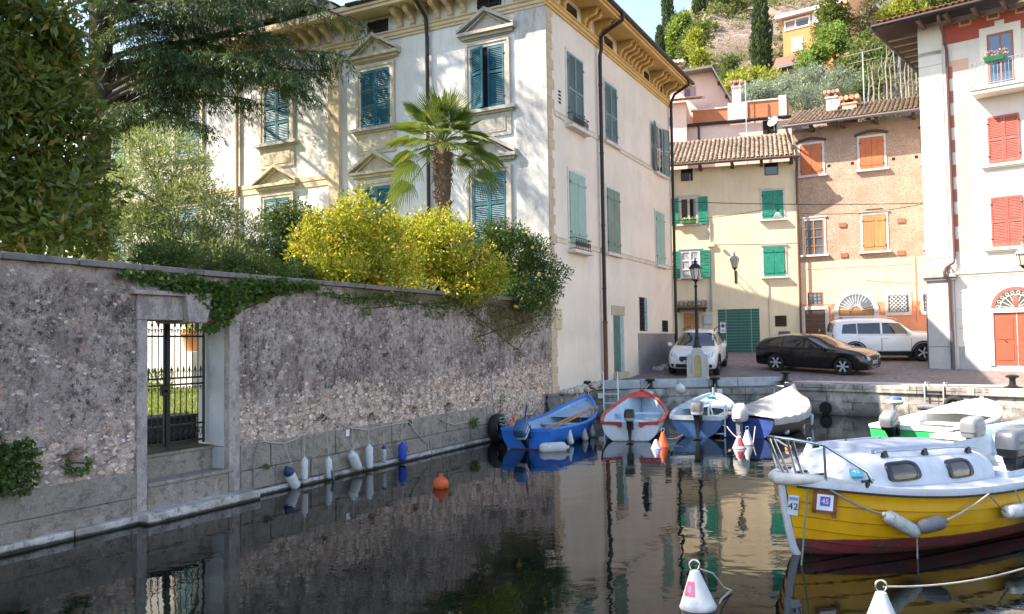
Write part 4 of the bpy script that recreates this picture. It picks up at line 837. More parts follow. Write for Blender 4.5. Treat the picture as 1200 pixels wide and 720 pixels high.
for x, z in ((2.1, 7.6), (2.12, 6.2), (4.55, 7.6), (4.5, 6.15)): mb = MB(); mb.box(x-.15, x+.15, -.05, .01, z-.1, z+.1); mb.build('putlog_brick', OBR, B)
mb = MB(); frame_rect(mb, .52, 1.06, 3.98, 4.48, .06, -.06, 0, True); w = mb.build('window', simple('brick_frame', (.40, .17, .10), .9, var=.3), B); pane(w, .52, 1.06, 3.98, 4.48, -.04, 3, 3, HINGE, 'window_bars', .012, N('glass_sky').done((.10, .14, .20), .05, None, 0, 1.))
mb = MB(); frame_rect(mb, .33, 1.22, 1.75, 3.72, .16, -.08, 0); d = mb.build('side_door', PALETRIM, B); mb = MB(); [mb.box(.33, 1.22, -.05, -.0, lerp(1.75, 3.72, k/9)+.006, lerp(1.75, 3.72, (k+1)/9)-.006) for k in range(9)]; mb.lathe([(.03, 0), (.035, .05), (.001, .07)], 10, 1, T(.95, -.05, 2.75) @ Matrix.Rotation(R(90), 4, 'X')); mb.build('door_leaf', [WOODBROWN, WHITEMETAL], d)
# arched door with fanlight
xc, zc, ra = 2.56, 3.62, .75; ad = MB()
ad.prism([(xc+(ra+.2)*math.cos(a), zc+(ra+.2)*math.sin(a)) for a in np.linspace(0, PI, 25)]+[(xc+ra*math.cos(a), zc+ra*math.sin(a)) for a in np.linspace(PI, 0, 25)], -.09, 0); ad.box(xc-ra-.2, xc-ra, -.085, 0, 1.7, zc); ad.box(xc+ra, xc+ra+.2, -.085, 0, 1.7, zc); ad.box(xc-ra-.24, xc-ra+.0, -.11, 0, zc-.1, zc); ad.box(xc+ra, xc+ra+.24, -.11, 0, zc-.1, zc)
d = ad.build('arched_door', PALETRIM, B); mb = MB(); mb.prism([(xc+ra*math.cos(a), zc+ra*math.sin(a)) for a in np.linspace(0, PI, 25)], -.036, -.034); mb.build('fanlight', N('fan_glass').done((.09, .14, .24), .05, None, 0, 1.), d)
mb = MB()
for a in np.linspace(.12, PI-.12, 15): mb.tube([(xc+.22*math.cos(a), -.06, zc+.22*math.sin(a)), (xc+ra*math.cos(a), -.06, zc+ra*math.sin(a))], .014, 5)
mb.tube([(xc+.22*math.cos(a), -.06, zc+.22*math.sin(a)) for a in np.linspace(0, PI, 12)], .016, 5); mb.build('fanlight_bars', WHITEMETAL, d)
mb = MB(); mb.box(xc-ra, xc+ra, -.05, -.036, zc-.03, zc+.14); [mb.box(lerp(xc-ra, xc+ra, k/10)+.004, lerp(xc-ra, xc+ra, (k+1)/10)-.004, -.045, -.036, 1.7, zc-.03) for k in range(10)]; mb.build('door_leaf', OAK, d)
mb = MB(); [mb.box(x, x+.3, -.06, -.047, 3.0, 3.3) for x in (xc-.5, xc+.22)]; mb.build('door_panes', N('pane_blue').done((.06, .16, .28), .1, None, 0, .8), d)
def lattice(p, x0, x1, z0, z1, y):
    mb = MB(); k = .17
    for s in (1, -1):
        n = int((x1-x0+z1-z0)/k)+2
        for i in range(n):
            c0 = i*k-(z1-z0); pts = []
            for zz in (z0, z1):
                pass
            xa, za = x0+c0, z0; xb, zb = x0+c0+(z1-z0), z1
            if xa < x0: za += x0-xa; xa = x0
            if xb > x1: zb -= xb-x1; xb = x1
            if xb-xa < .03: continue
            if s < 0: xa, xb = x0+x1-xa, x0+x1-xb
            mb.tube([(xa, y, za), (xb, y, zb)], .011, 4)
    mb.build('lattice', WHITEMETAL, p)
for x0, x1 in ((3.92, 4.7), (5.36, 6.1)):
    mb = MB(); frame_rect(mb, x0, x1, 3.5, 4.26, .15, -.07, 0, True); w = mb.build('window', PALETRIM, B); pane(w, x0, x1, 3.5, 4.26, -.04, 2, 1, WOODBROWN, bw=.04, cur=N('glass_blue').done((.03, .05, .10), .06, None, 0, .9)); lattice(w, x0+.04, x1-.04, 3.52, 4.24, -.085)
mb = MB(); mb.tube([(5.05, -.05, 5.95), (5.05, -.05, 3.1)], .02, 6); mb.build('conduit', CORAL, B)
chimney(B, 1.55, 2.3, 12.9, 14.15, .5, .5, PALETRIM, tilem=TILE_RED); chimney(B, 2.35, 2.4, 12.9, 13.75, .65, .6, plaster('salmon_chimney', (.62, .36, .24), (.70, .6, .55), .6), tilem=TILE_RED)
mb = MB(); mb.box(2.1, 2.6, 1.9, 2.1, 13.0, 13.5); mb.build('chimney_flashing', WHITEMETAL, B)
dish(B, 1.9, 1.2, 13.5, .28, simple('dish_pale', (.55, .55, .53), .5))
an = MB(); an.tube([(3.0, 2.4, 13.0), (3.0, 2.4, 16.3)], .025, 6); an.tube([(2.1, 2.4, 16.2), (3.9, 2.4, 16.35)], .016, 5); an.tube([(2.3, 2.4, 15.8), (3.6, 2.4, 15.9)], .014, 5)
for t in np.linspace(0, 1, 12): an.tube([(2.1+1.8*t, 2.0-.1*t, 16.2+.15*t), (2.1+1.8*t, 2.8+.1*t, 16.2+.15*t)], .008, 4)
for t in np.linspace(0, 1, 7): an.tube([(2.3+1.3*t, 2.15, 15.8+.1*t), (2.3+1.3*t, 2.65, 15.8+.1*t)], .008, 4)
an.build('aerial', simple('aerial_metal', (.62, .64, .64), .4, .6), B)

# ------------------------------------------------------------------ pink and white house on the right
P_ = empty('cream_house', FR.M, 'tall cream and pink house with red shutters, balcony and wide dark eaves', 'house')
WHITE = plaster('cream_white_plaster', (.80, .715, .62), (.76, .66, .55), .4, (.66, .58, .5), .3, .2, .1, .6, low=(1.2, 1.9, (.5, .48, .46))); CREAMQ = plaster('cream_quoin', (.82, .76, .64), (.78, .68, .5), .3, None, 0, .05, .08); PINK = plaster('pink_plaster', (.78, .47, .33), (.80, .55, .42), .4, None, 0, .05, .08); REDB = plaster('red_band', (.46, .105, .075), (.52, .15, .11), .4, None, 0, .05, .1)
mb = MB(); mb.box(0, 9, 0, 9, .9, 14.2); mb.build('wall', WHITE, P_)
mb = MB(); z = 5.3; k = 0
while z < 12.9:
    h = .56; mb.box(-.012, .80, -.03, .012, z, z+h-.02); z += h; k += 1
mb.box(-.012, .82, -.03, .012, 12.95, 14.1); mb.build('corner_quoins', CREAMQ, P_, bevel=.006)
mb = MB(); mb.box(1.05, 1.66, -.008, .01, 5.5, 12.6); mb.build('pink_strip', PINK, P_)
REDT = plaster('dull_red_trim', (.50, .20, .165), (.54, .26, .2), .4, None, 0, .05, .1)
for i in range(8): mb = MB(); mb.box(1.02, 1.13, -.012, .01, 5.5+.92*i, 5.5+.92*i+.46); mb.build('trim_block', REDT, P_)
for i in range(7): mb = MB(); mb.box(1.02, 1.20, -.012, .01, 5.96+.92*i, 6.42+.92*i); mb.build('trim_block', CREAMQ, P_)
mb = MB(); mb.box(.84, 9, -.012, .01, 13.25, 14.0); mb.build('red_frieze', REDB, P_)
mb = MB(); x = .9
while x < 6: mb.box(x, x+.55, -.02, .01, 13.98, 14.06); mb.box(x+.5, x+.56, -.02, .01, 13.8, 13.98); mb.box(x+.56, x+.9, -.02, .01, 13.8, 13.86); mb.box(x+.86, x+.92, -.02, .01, 13.86, 14.04); x += .9
mb.build('frieze_trim', OCHREPALE, P_)
mb = MB(); mb.box(2.05, 2.28, -.03, .01, 11.1, 13.55); mb.box(3.12, 3.35, -.03, .01, 11.1, 13.55); mb.box(2.28, 3.12, -.03, .01, 13.28, 13.55); mb.box(2.55, 2.85, -.034, .01, 13.55, 13.72); d = mb.build('balcony_door', CREAMQ, P_)
mb = MB(); frame_rect(mb, 2.36, 3.04, 11.34, 13.2, .07, -.02, .005); mb.box(2.67, 2.73, -.02, .0, 11.34, 13.2); mb.build('sash', simple('terracotta_sash', (.36, .13, .08), .6), d)
mb = MB(); mb.quad((2.36, -.004, 11.34), (3.04, -.004, 11.34), (3.04, -.004, 13.2), (2.36, -.004, 13.2)); mb.build('pane', N('balcony_glass').done((.04, .08, .15), .06, None, 0, 1.), d)
mb = MB(); mb.box(1.85, 4.6, -.75, 0, 11.0, 11.14); mb.box(1.80, 4.65, -.8, 0, 11.14, 11.24); b = mb.build('balcony', CREAMQ, P_, bevel=.01)
mb = MB()
for p, q in (((1.88, -.74), (4.55, -.74)), ((1.88, -.74), (1.88, 0))):
    for zz in (11.32, 12.12): mb.tube([(*p, zz), (*q, zz)], .014, 6)
for t in np.linspace(0, 1, 24):
    x = lerp(1.88, 4.55, t); mb.tube([(x, -.74, 11.24), (x, -.74, 12.12)], .008, 5)
    if t < 1: mb.tube([(x+.055+.045*math.cos(a), -.74, 11.37+.045*math.sin(a)) for a in np.linspace(0, 2*PI, 9)], .007, 4); mb.tube([(x+.055+.04*math.cos(a), -.74, 12.06+.04*math.sin(a)) for a in np.linspace(0, 2*PI, 9)], .007, 4)
for t in np.linspace(0, 1, 7): mb.tube([(1.88, -.74*t, 11.24), (1.88, -.74*t, 12.12)], .008, 5)
mb.build('railing', simple('grey_railing', (.30, .30, .29), .5, .4), b)
REDSH = simple('red_shutter_paint', (.44, .10, .075), .6, var=.12, scale=3, dirt=(.55, .22, .17))
for z0, z1 in ((8.58, 10.27), (5.58, 7.35)):
    mb = MB(); mb.box(1.95, 3.5, -.14, .02, z0-.14, z0-.04); mb.box(2.0, 3.4, -.09, .02, z0-.2, z0-.14); w = mb.build('window', CREAMQ, P_, bevel=.008); shutters(w, 2.2, 3.18, z0, z1, REDSH, 'louver', -.06, (0, 0), (.5,))
# ground floor: string, ashlar lines, arched door
mb = MB(); mb.box(.9, 9, -.10, .01, 4.66, 4.74); mb.box(.9, 9, -.05, .01, 4.56, 4.66); mb.build('string_course', CREAMQ, P_)
mb = MB(); mb.box(1.0, 9, -.022, .01, 1.0, 1.98); mb.build('base_band', plaster('grey_base_render', (.44, .42, .40), (.36, .34, .33), .5, None, 0, .1, .4, 2.), P_)
mb = MB(); [mb.box(.95, 9, -.024, .01, z, z+.66) for z in (2.0, 2.68)]; mb.box(.95, 9, -.024, .01, 3.36, 4.54); mb.build('ashlar_courses', WHITE, P_, bevel=.006)
xc, zc, ra = 2.86, 3.30, .72
mb = MB(); frame_rect(mb, xc-ra, xc+ra, 1.32, 3.2, .16, -.07, 0); mb.box(xc-ra-.2, xc+ra+.2, -.09, 0, 3.2, 3.32); d = mb.build('arched_door', CREAMQ, P_)
mb = MB(); mb.prism([(xc+(ra+.06)*math.cos(a), zc+.03+(ra+.06)*math.sin(a)) for a in np.linspace(0, PI, 25)]+[(xc+(ra-.06)*math.cos(a), zc+.03+(ra-.06)*math.sin(a)) for a in np.linspace(PI, 0, 25)], -.06, 0); mb.build('arch_rim', REDSH, d)
mb = MB(); mb.prism([(xc+(ra-.06)*math.cos(a), zc+.03+(ra-.06)*math.sin(a)) for a in np.linspace(0, PI, 25)], -.03, -.026); mb.build('fanlight', N('dark_fan_glass').done((.01, .015, .02), .05, None, 0, .9), d)
mb = MB(); zz = zc+.03
for a in np.linspace(.2, PI-.2, 9): mb.tube([(xc+.1*math.cos(a), -.05, zz+.1*math.sin(a)), (xc+.5*math.cos(a), -.05, zz+.5*math.sin(a))], .012, 5)
mb.tube([(xc+.5*math.cos(a), -.05, zz+.5*math.sin(a)) for a in np.linspace(0, PI, 16)], .014, 5)
for a in np.linspace(.15, PI-.15, 10): mb.tube([(xc+.58*math.cos(a)+.05*math.cos(t), -.05, zz+.58*math.sin(a)+.05*math.sin(t)) for t in np.linspace(0, 2*PI, 9)], .009, 4)
mb.build('fanlight_bars', WHITEMETAL, d)
mb = MB(); mb.ball((xc, -.05, zz+.27), (.11, .02, .23), 12, 8); mb.build('fanlight_emblem', REDSH, d)
mb = MB()
for a, b in ((xc-ra+.01, xc-.01), (xc+.01, xc+ra-.01)):
    mb.box(a, b, -.03, -.0, 1.32, 3.2); mb.box(a+.1, b-.1, -.045, -.02, 1.5, 2.1); mb.box(a+.1, b-.1, -.045, -.02, 2.25, 3.05); mb.lathe([(.02, 0), (.03, .04), (.001, .06)], 8, 1, T(lerp(a, b, .5), -.045, 2.2) @ Matrix.Rotation(R(90), 4, 'X'))
mb.build('door_leaf', [simple('red_door_paint', (.44, .09, .05), .5, var=.12, scale=3), HINGE], d, bevel=.008)
# stone gate pillar at the corner
mb = MB(); [mb.box(.03, .92, -.22, .5, a, b) for a, b in ((1.15, 2.0), (2.01, 3.2), (3.21, 4.45))]; p = mb.build('corner_pillar', plaster('grey_pillar_render', (.50, .48, .45), (.42, .40, .38), .5, (.3, .29, .27), .4, .15, .3, 1.5), P_, bevel=.012)
mb = MB(); mb.box(-.05, 1.0, -.30, .5, 4.45, 4.55); mb.box(-.10, 1.05, -.36, .5, 4.55, 4.68); mb.loft([[(.05, -.25, 4.68), (.95, -.25, 4.68), (.95, .4, 4.68), (.05, .4, 4.68)], [(.12, -.22, 4.95), (.85, -.22, 4.95), (.85, .3, 4.95), (.12, .3, 4.95)], [(.3, -.1, 5.18), (.65, -.1, 5.18), (.65, .2, 5.18), (.3, .2, 5.18)]], 0, False); mb.build('pillar_cap', plaster('mossy_cap', (.40, .38, .35), (.28, .27, .25), .6, (.12, .12, .11), .7, .3, .6, 3.), p, bevel=.02)
mb = MB(); mb.box(-.03, .03, -.15, -.09, 1.1, 4.0); mb.build('gate_post', simple('gate_blue_grey', (.10, .14, .17), .5, .3), P_)
mb = MB(); mb.tube([(.98, -1.25, 14.0), (.98, -1.2, 13.85), (1.0, -.5, 13.4), (.98, -.1, 13.0), (.98, -.1, 5.35), (.95, -.14, 5.1), (.72, -.28, 4.9), (.70, -.42, 4.75), (.70, -.42, 4.6), (.80, -.33, 4.45), (.82, -.29, 4.3), (.82, -.29, 1.2)], .055, 10); mb.build('downpipe', simple('copper_brown_pipe', (.15, .075, .07), .45, .4, var=.2), P_)
mb = MB(); mb.tube([(.84, -.29, 2.6), (.84, -.29, 1.2)], .07, 10); mb.build('downpipe_foot', simple('iron_pipe', (.09, .10, .12), .5, .4), P_)
# eaves
mb = MB(); ov = 1.25; zt = 14.12; mb.add([(-ov, -ov, zt), (9, -ov, zt), (9, 6, zt+2.4), (-ov+4, 6, zt+2.4), (-ov, 8, zt), (-ov, -ov, zt+.1), (9, -ov, zt+.1), (9, 6, zt+2.5), (-ov+4, 6, zt+2.5), (-ov, 8, zt+.1)], [(5, 6, 7, 8), (5, 8, 9), (0, 3, 2, 1), (0, 4, 3), (0, 1, 6, 5), (0, 5, 9, 4)]); rf = mb.build('roof', BEAM, P_)
for i in range(9): x = .25+.9*i; mb = MB(); mb.box(x-.06, x+.06, -1.15, .02, 13.98, 14.10); mb.build('rafter', simple('rafter_wood', (.17, .12, .085), .8), P_)
for i in range(7): y = .35+.8*i; mb = MB(); mb.box(-1.15, .02, y-.05, y+.05, 13.97, 14.10); mb.build('rafter', simple('rafter_pale', (.35, .27, .2), .8), P_)
mb = MB(); mb.tube([(-ov-.05, -ov-.06, zt), (9, -ov-.06, zt)], .085, 10); mb.tube([(-ov-.06, -ov, zt), (-ov-.06, 8, zt)], .085, 10); mb.build('gutter', GUTTER, P_)
mb = MB(); tiles(mb, -ov+.1, 6.5, -ov, zt+.10, 3.2, 1.06); mb.build('roof_tiles', TILE_RED, rf)
bx = empty('balcony_planter', FR.M @ T(2.62, -.74, 12.08), 'green planter with white and pink flowers hung on balcony railing', 'planter')
mb = MB(); mb.loft([[(-.3, -.1, -.02), (.3, -.1, -.02), (.3, .1, -.02), (-.3, .1, -.02)], [(-.34, -.13, .16), (.34, -.13, .16), (.34, .13, .16), (-.34, .13, .16)]], 0, False); mb.build('planter_tub', simple('planter_green', (.01, .11, .05), .5), bx, bevel=.01)
P = RNG.uniform((-.3, -.1, .15), (.4, .1, .34), (300, 3)); leaf_mesh('flowers', P, (.05, .1), leafmat('balcony_flowers', (.12, .2, .08), (.7, .62, .65), odd=(.5, .12, .3), odd_amt=.25), .7, parent=bx)

# ------------------------------------------------------------------ pink house above the yellow roof
FP = Frame(at_y(860, 150, 44), R(107)); K = empty('pink_house', FP.M, 'pale pink house with terrace and brick parapet rising behind the yellow house roof', 'house')
PK = plaster('pale_pink_plaster', (.78, .56, .47), (.74, .5, .4), .4, (.66, .5, .42), .3, .1, .12, .8); TER = plaster('terracotta_parapet', (.52, .19, .09), (.58, .27, .16), .5, None, 0, .1, .3, 2.)
def R4(px0, y0, px1, y1, off=0.): return FP.rect(px0, y0, px1, y1, off)
u0, u1, zb, zt = R4(806, 147, 928, 175); zg = FP.uz(806, 147)[1]
mb = MB(); mb.box(u0, u1, 0, 6, 4, zg-.05); mb.build('wall', PK, K)
mb = MB(); mb.box(-6, u0-.002, -.6, 6, 4, FP.uz(795, 124)[1]); mb.build('side_wing', PK, K)
zp = FP.uz(850, 126.)[1]; px = [FP.uz(x, 135)[0] for x in (812, 853, 876, 913, 922)]
mb = MB(); mb.box(px[0], px[1], 0, .15, zg, zp-.05); mb.build('parapet', TER, K); mb = MB(); mb.box(px[2], px[3], 0, .15, zg, zp+.15); mb.box(px[4], px[4]+.1, 0, 3, zg, zp+.1); mb.build('parapet', TER, K)
mb = MB(); mb.box(px[0]-.1, px[1], -.05, .2, zp-.05, zp+.03); mb.box(px[2], px[3], -.05, .2, zp+.15, zp+.23); mb.box(px[1], px[2], -.06, .3, zg, zp+.2); mb.box(px[3], px[4], -.06, .3, zg, zp+.35); mb.build('parapet_piers', plaster('whitewashed_stone', (.66, .62, .57), (.45, .40, .36), .7, (.3, .27, .24), .5, .2, .8, 4.), K)
mb = MB(); mb.tube([(u0-.1, -.15, zg-.05), (u1, -.15, zg-.05)], .09, 8); mb.tube([(FP.uz(819, 160)[0], -.08, zg-.1), (FP.uz(819, 160)[0], -.08, zg-1.2)], .05, 6); mb.build('gutter', GUTTER, K)
a = R4(894, 141, 910, 157); mb = MB(); mb.box(a[0], a[1], -.02, .02, a[2], a[3]); mb.build('dark_recess', DARKIN, K); dish(K, FP.uz(907, 146)[0], -.4, FP.uz(907, 146)[1], .30, simple('dish_grey', (.5, .5, .48), .5))
a = R4(780, 138, 786, 148, -.6); mb = MB(); mb.box(a[0], a[1], -.62, -.58, a[2], a[3]); mb.build('window', simple('slate_shutter', (.10, .10, .14), .6), K)
mb = MB(); za = FP.uz(795, 124)[1]; tiles(mb, -6, FP.uz(826, 118)[0], -1.1, za-.05, 2.6, .75); mb.build('wing_roof', TILE_OLD, K)
# upper storey with a big slanting roof
uu0, uu1 = FP.uz(797, 100)[0], FP.uz(823, 100)[0]; zu = FP.uz(810, 84)[1]+.6
mb = MB(); mb.box(uu0-2.5, uu1+.5, 2.2, 8, 5, zu); mb.build('upper_storey', PK, K)
mb = MB(); ue = FP.uz(862, 120)[0]+.8; mb.add([(uu1+.5, 2.2, zu), (ue, 2.2, 14.), (ue, 8, 14.), (uu1+.5, 8, zu), (uu1+.5, 2.2, 10), (ue, 2.2, 10), (ue, 8, 10), (uu1+.5, 8, 10)], [(0, 1, 2, 3), (0, 4, 5, 1)]); mb.build('upper_gable', PK, K)
a = R4(802, 102, 815, 113, 2.2); mb = MB(); mb.box(a[0], (a[0]+a[1])/2, 2.15, 2.2, a[2], a[3], 0); mb.box((a[0]+a[1])/2+.03, a[1], 2.15, 2.2, a[2], a[3], 1); mb.build('window', [simple('mauve_shutter', (.13, .09, .13), .6), simple('mauve_shutter_light', (.32, .24, .27), .6)], K)
r0 = [FP.uz(778, 88, 1.4), FP.uz(834, 79, 1.4), FP.uz(864, 131, 1.4)]
mb = MB(); th = .14
for (pa, pb) in ((r0[0], r0[1]), (r0[1], r0[2])):
    A_, B_ = (pa[0], 1.4, pa[1]), (pb[0], 1.4, pb[1]); A2, B2 = (pa[0], 8.3, pa[1]), (pb[0], 8.3, pb[1]); up = Vector((0, 0, th)); q = [Vector(p) for p in (A_, B_, B2, A2)]; mb.add(q+[p+up for p in q], [(0, 3, 2, 1), (4, 5, 6, 7), (0, 1, 5, 4), (1, 2, 6, 5), (3, 0, 4, 7)])
rf = mb.build('roof', simple('slate_grey_roof', (.17, .17, .15), .8, var=.2), K)
mb = MB(); d0 = Vector((r0[2][0]-r0[1][0], 0, r0[2][1]-r0[1][1]))
for t in (.25, .55, .85): p = Vector((r0[1][0], 1.45, r0[1][1]-.1))+d0*t; mb.tube([p, p+Vector((0, 2, 0))], .08, 6)
mb.build('roof_beams', BEAM, K)
mb = MB(); q = [Vector((r0[1][0], 1.6, r0[1][1]-.06)), Vector((r0[2][0], 1.6, r0[2][1]-.06))]; mb.quad(q[0], q[1], q[1]+Vector((0, 6, 0)), q[0]+Vector((0, 6, 0))); mb.build('eaves_boarding', simple('eaves_maroon', (.13, .05, .04), .8), K)
uc, zc_ = FP.uz(863, 110, .6); chimney(K, uc, .6, zp, FP.uz(863, 104, .6)[1], .45, .45, PK)
uc, zc_ = FP.uz(792, 78, 3); chimney(K, uc, 3.5, zu-.3, FP.uz(792, 80, 3)[1]+.15, .6, .5, simple('brick_red', (.42, .16, .08), .9, var=.3), tilem=PALETRIM)
mb = MB(); [mb.tube([(FP.uz(868, 125)[0]+.1*i, -.3, zg+.1), (FP.uz(868, 125)[0]+.1*i, -.3, zg+2.2)], .018, 5) for i in (0,)]; x = FP.uz(875, 150)[0]; mb.tube([(x, -.5, zg-3), (x, -.5, zg+2)], .03, 6); mb.build('mast', simple('mast_grey', (.45, .47, .48), .5, .5), K)

# ------------------------------------------------------------------ houses on the hill
FO = Frame(at_y(918, 60, 78), R(128)); O_ = empty('orange_house', FO.M, 'orange house with white loggia and flat roof high on the hillside', 'house')
ORW = plaster('orange_house_plaster', (.62, .25, .105), (.62, .30, .14), .4, None, 0, .05, .1, .4)
u1, zt = FO.uz(962, 0); zr = FO.uz(918, 22)[1]; zb = FO.uz(918, 74)[1]
mb = MB(); mb.box(0, u1+4, 0, 8, zb-5, zr-.1); mb.build('wall', ORW, O_)
mb = MB(); mb.box(-.5, u1+4.3, -.6, 8.5, zr-.1, zr+.22); mb.build('roof', simple('white_roof_edge', (.72, .68, .62), .7), O_)
z0, z1 = FO.uz(924, 34)[1]-.05, FO.uz(922, 24)[1]-.1; ua = [FO.uz(x, 25)[0] for x in (922, 948, 959)]
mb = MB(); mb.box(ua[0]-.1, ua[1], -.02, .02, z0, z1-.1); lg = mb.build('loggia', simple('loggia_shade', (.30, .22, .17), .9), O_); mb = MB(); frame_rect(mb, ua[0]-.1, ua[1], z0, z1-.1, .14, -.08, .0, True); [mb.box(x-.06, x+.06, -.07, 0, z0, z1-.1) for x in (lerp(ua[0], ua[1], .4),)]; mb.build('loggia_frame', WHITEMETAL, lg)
mb = MB(); mb.quad((lerp(ua[0], ua[1], .45), -.03, z0), (ua[1]-.1, -.03, z0), (ua[1]-.1, -.03, z1-.3), (lerp(ua[0], ua[1], .45), -.03, z1-.3)); mb.build('pane', GLASS, lg)
mb = MB(); mb.box(ua[1]+.3, ua[1]+1.6, -.04, .0, z0, z1); mb.build('shutter', WHITEMETAL, O_)
for q in ((928, 44, 941, 60), (955, 36, 962, 48)):
    a = FO.rect(*q); mb = MB(); mb.box(a[0], a[1], -.06, .02, a[2], a[3]); [mb.box(a[0], a[1], -.075, -.05, lerp(a[2], a[3], k/9), lerp(a[2], a[3], k/9)+.04) for k in range(9)]; mb.build('roller_shutter', WHITEMETAL, O_)
FH = Frame(at_y(898, 80, 74), R(128)); Hh = empty('hillside_cottage', FH.M, 'small cottage with red balcony and slate eaves below the orange house', 'house')
a0 = FH.uz(898, 83); a1 = FH.uz(921, 72)
mb = MB(); mb.box(.4, 4, .3, 5, a0[1]-6, a0[1]-.2); mb.build('wall', plaster('cottage_yellow', (.66, .50, .27), (.5, .42, .3), .4), Hh)
mb = MB(); mb.box(0, 4.2, -.5, 5, a0[1]-.2, a0[1]); mb.build('roof', simple('slate_eave', (.16, .17, .19), .7), Hh)
mb = MB(); mb.box(.1, 3, -.3, -.2, a0[1], a0[1]+.8); mb.build('balcony_rail', simple('red_rail', (.36, .16, .13), .7), Hh)
mb = MB(); [mb.box(x, x+.5, .28, .32, a0[1]-1.6, a0[1]-.6) for x in (1.2, 2.6)]; mb.build('window', DARKIN, Hh)
FX = Frame(at_y(900, 38, 84), R(128)); Xx = empty('slate_shed', FX.M, 'dark roofed shed beside the orange house', 'shed'); mb = MB(); mb.add([(-.6, -.6, .2), (3, -.6, 1.2), (3, 4, 1.2), (-.6, 4, .2), (-.6, -.6, .45), (3, -.6, 1.45), (3, 4, 1.45), (-.6, 4, .45)], [(0, 3, 2, 1), (4, 5, 6, 7), (0, 1, 5, 4), (1, 2, 6, 5), (3, 0, 4, 7)]); mb.build('roof', simple('shed_slate', (.10, .10, .10), .8), Xx); mb = MB(); mb.box(.3, 3, 0, 3, -6, .6); mb.build('wall', plaster('shed_stone', (.34, .29, .25)), Xx)

# ------------------------------------------------------------------ trees and plants of the garden
BARK = plaster('tree_bark', (.075, .055, .042), (.12, .10, .08), .6, (.03, .025, .02), .6, .4, 1., 5.); BARKPALE = plaster('pale_bark', (.34, .30, .25), (.2, .18, .15), .6, None, 0, .3, .6, 3.)
GZ = .9
def tree(name, label, base, ells, n_cl, per, crad, leaf, size, aspect, tr=.14, bark=None, group=None, up=.25, cat='tree', trunk_top=None, nb=10, jit=.35, shell=.45, fruit=None, dirs=None, extra=None, xdirs=None):
    base = Vector(base); o = empty(name, T(*base), label, cat, group)
    E_ = [(Vector(c)-base, r) for c, r in ells]; top = trunk_top-base if trunk_top is not None else sum((e[0] for e in E_), Vector())/len(E_)
    mb = MB(); pts = [Vector((0, 0, -.2)).lerp(top, t)+Vector((random.uniform(-.05, .05), random.uniform(-.05, .05), 0))*top.length*.3*t for t in np.linspace(0, 1, 7)]
    mb.tube(pts, [lerp(tr, tr*.4, t) for t in np.linspace(0, 1, 7)], 9)
    tg = [e[0]+Vector([random.uniform(-.7, .7)*r for r in e[1]]) for e in E_ for _ in range(max(1, nb//len(E_)))]; branches(mb, pts[2:], tg, tr*.45, tr*.08)
    mb.build('trunk', bark or BARK, o)
    P = clumpy([(tuple(c), r) for c, r in E_], n_cl, per, crad, shell); D = clumpy.dirs
    if extra is not None: D = np.concatenate([D, rand_dirs(len(extra)) if xdirs is None else xdirs]); P = np.concatenate([P, extra-np.array(base)])
    leaf_mesh('crown', P, size, leaf, aspect, dirs=D, up=up, parent=o, jitter=jit)
    if fruit:
        k, r, fm = fruit; Q, _ = in_ellipsoids([(tuple(c), tuple(x*1.02 for x in r_)) for c, r_ in E_], k, .93); mb = MB()
        for q in Q: mb.ball(tuple(q), r*random.uniform(.8, 1.15), 7, 5)
        tag(mb.build('fruit', fm, o), kind='stuff')
    return o
MAGN = leafmat('magnolia_leaves', (.05, .08, .018), (.20, .25, .055), (.13, .17, .04), .32, .2, odd=(.32, .22, .08), odd_amt=.09)
MX = clumpy([ell(10, 60, 13.5, 72, 120, 110), ell(50, 190, 13.4, 62, 70, 75), ell(5, 255, 12.6, 110, 56, 70), ell(66, 110, 13.8, 32, 70), ell(40, 245, 14.6, 80, 56), ell(95, 275, 15, 40, 30), ell(60, 30, 13.2, 50, 40), ell(15, 120, 13, 60, 50), ell(84, 62, 13.9, 14, 22), ell(98, 108, 13.9, 10, 8), ell(118, 150, 13.8, 13, 9), ell(108, 205, 13.6, 18, 10), ell(122, 240, 13.9, 16, 12), ell(100, 170, 13.6, 24, 24)], 430, 30, .30, .35); MXD = clumpy.dirs
o = tree('magnolia_tree', 'large magnolia with glossy dark and brownish leaves at the near end of garden', at_z(-40, 500, GZ) if False else FW.w(-6.2, 3.6, GZ),
    [ell(10, 60, 13.5, 74, 120, 110), ell(-90, 140, 13, 130, 150), ell(50, 190, 13.4, 62, 70, 75), ell(10, 262, 12.6, 95, 52, 70), ell(66, 120, 13.8, 34, 60), ell(-170, 0, 13, 170, 160), ell(-20, -110, 14, 150, 110), ell(-230, 160, 11.5, 130, 140), ell(110, 215, 13.6, 26, 36), ell(40, 245, 14.6, 80, 56), ell(95, 280, 15, 40, 26), ell(-60, -260, 13, 230, 170, 200), ell(-200, -200, 11, 220, 200, 200), ell(-360, 0, 9, 200, 300, 150), (Vector((-8.6, 9.2, 12.6)), (3.4, 3.2, 3.4)), (Vector((-9.6, 7.2, 10.6)), (2.8, 2.6, 3.2))], 760, 62, .42, MAGN, (.13, .24), .36, tr=.24, nb=30, up=.1, extra=MX, xdirs=MXD)  # last two crown masses are out of view, added to shade the yellow boat
OLEA = leafmat('pale_narrow_leaves', (.10, .14, .05), (.24, .28, .12), (.16, .2, .08), .35, .45, odd=(.40, .42, .22), odd_amt=.15)
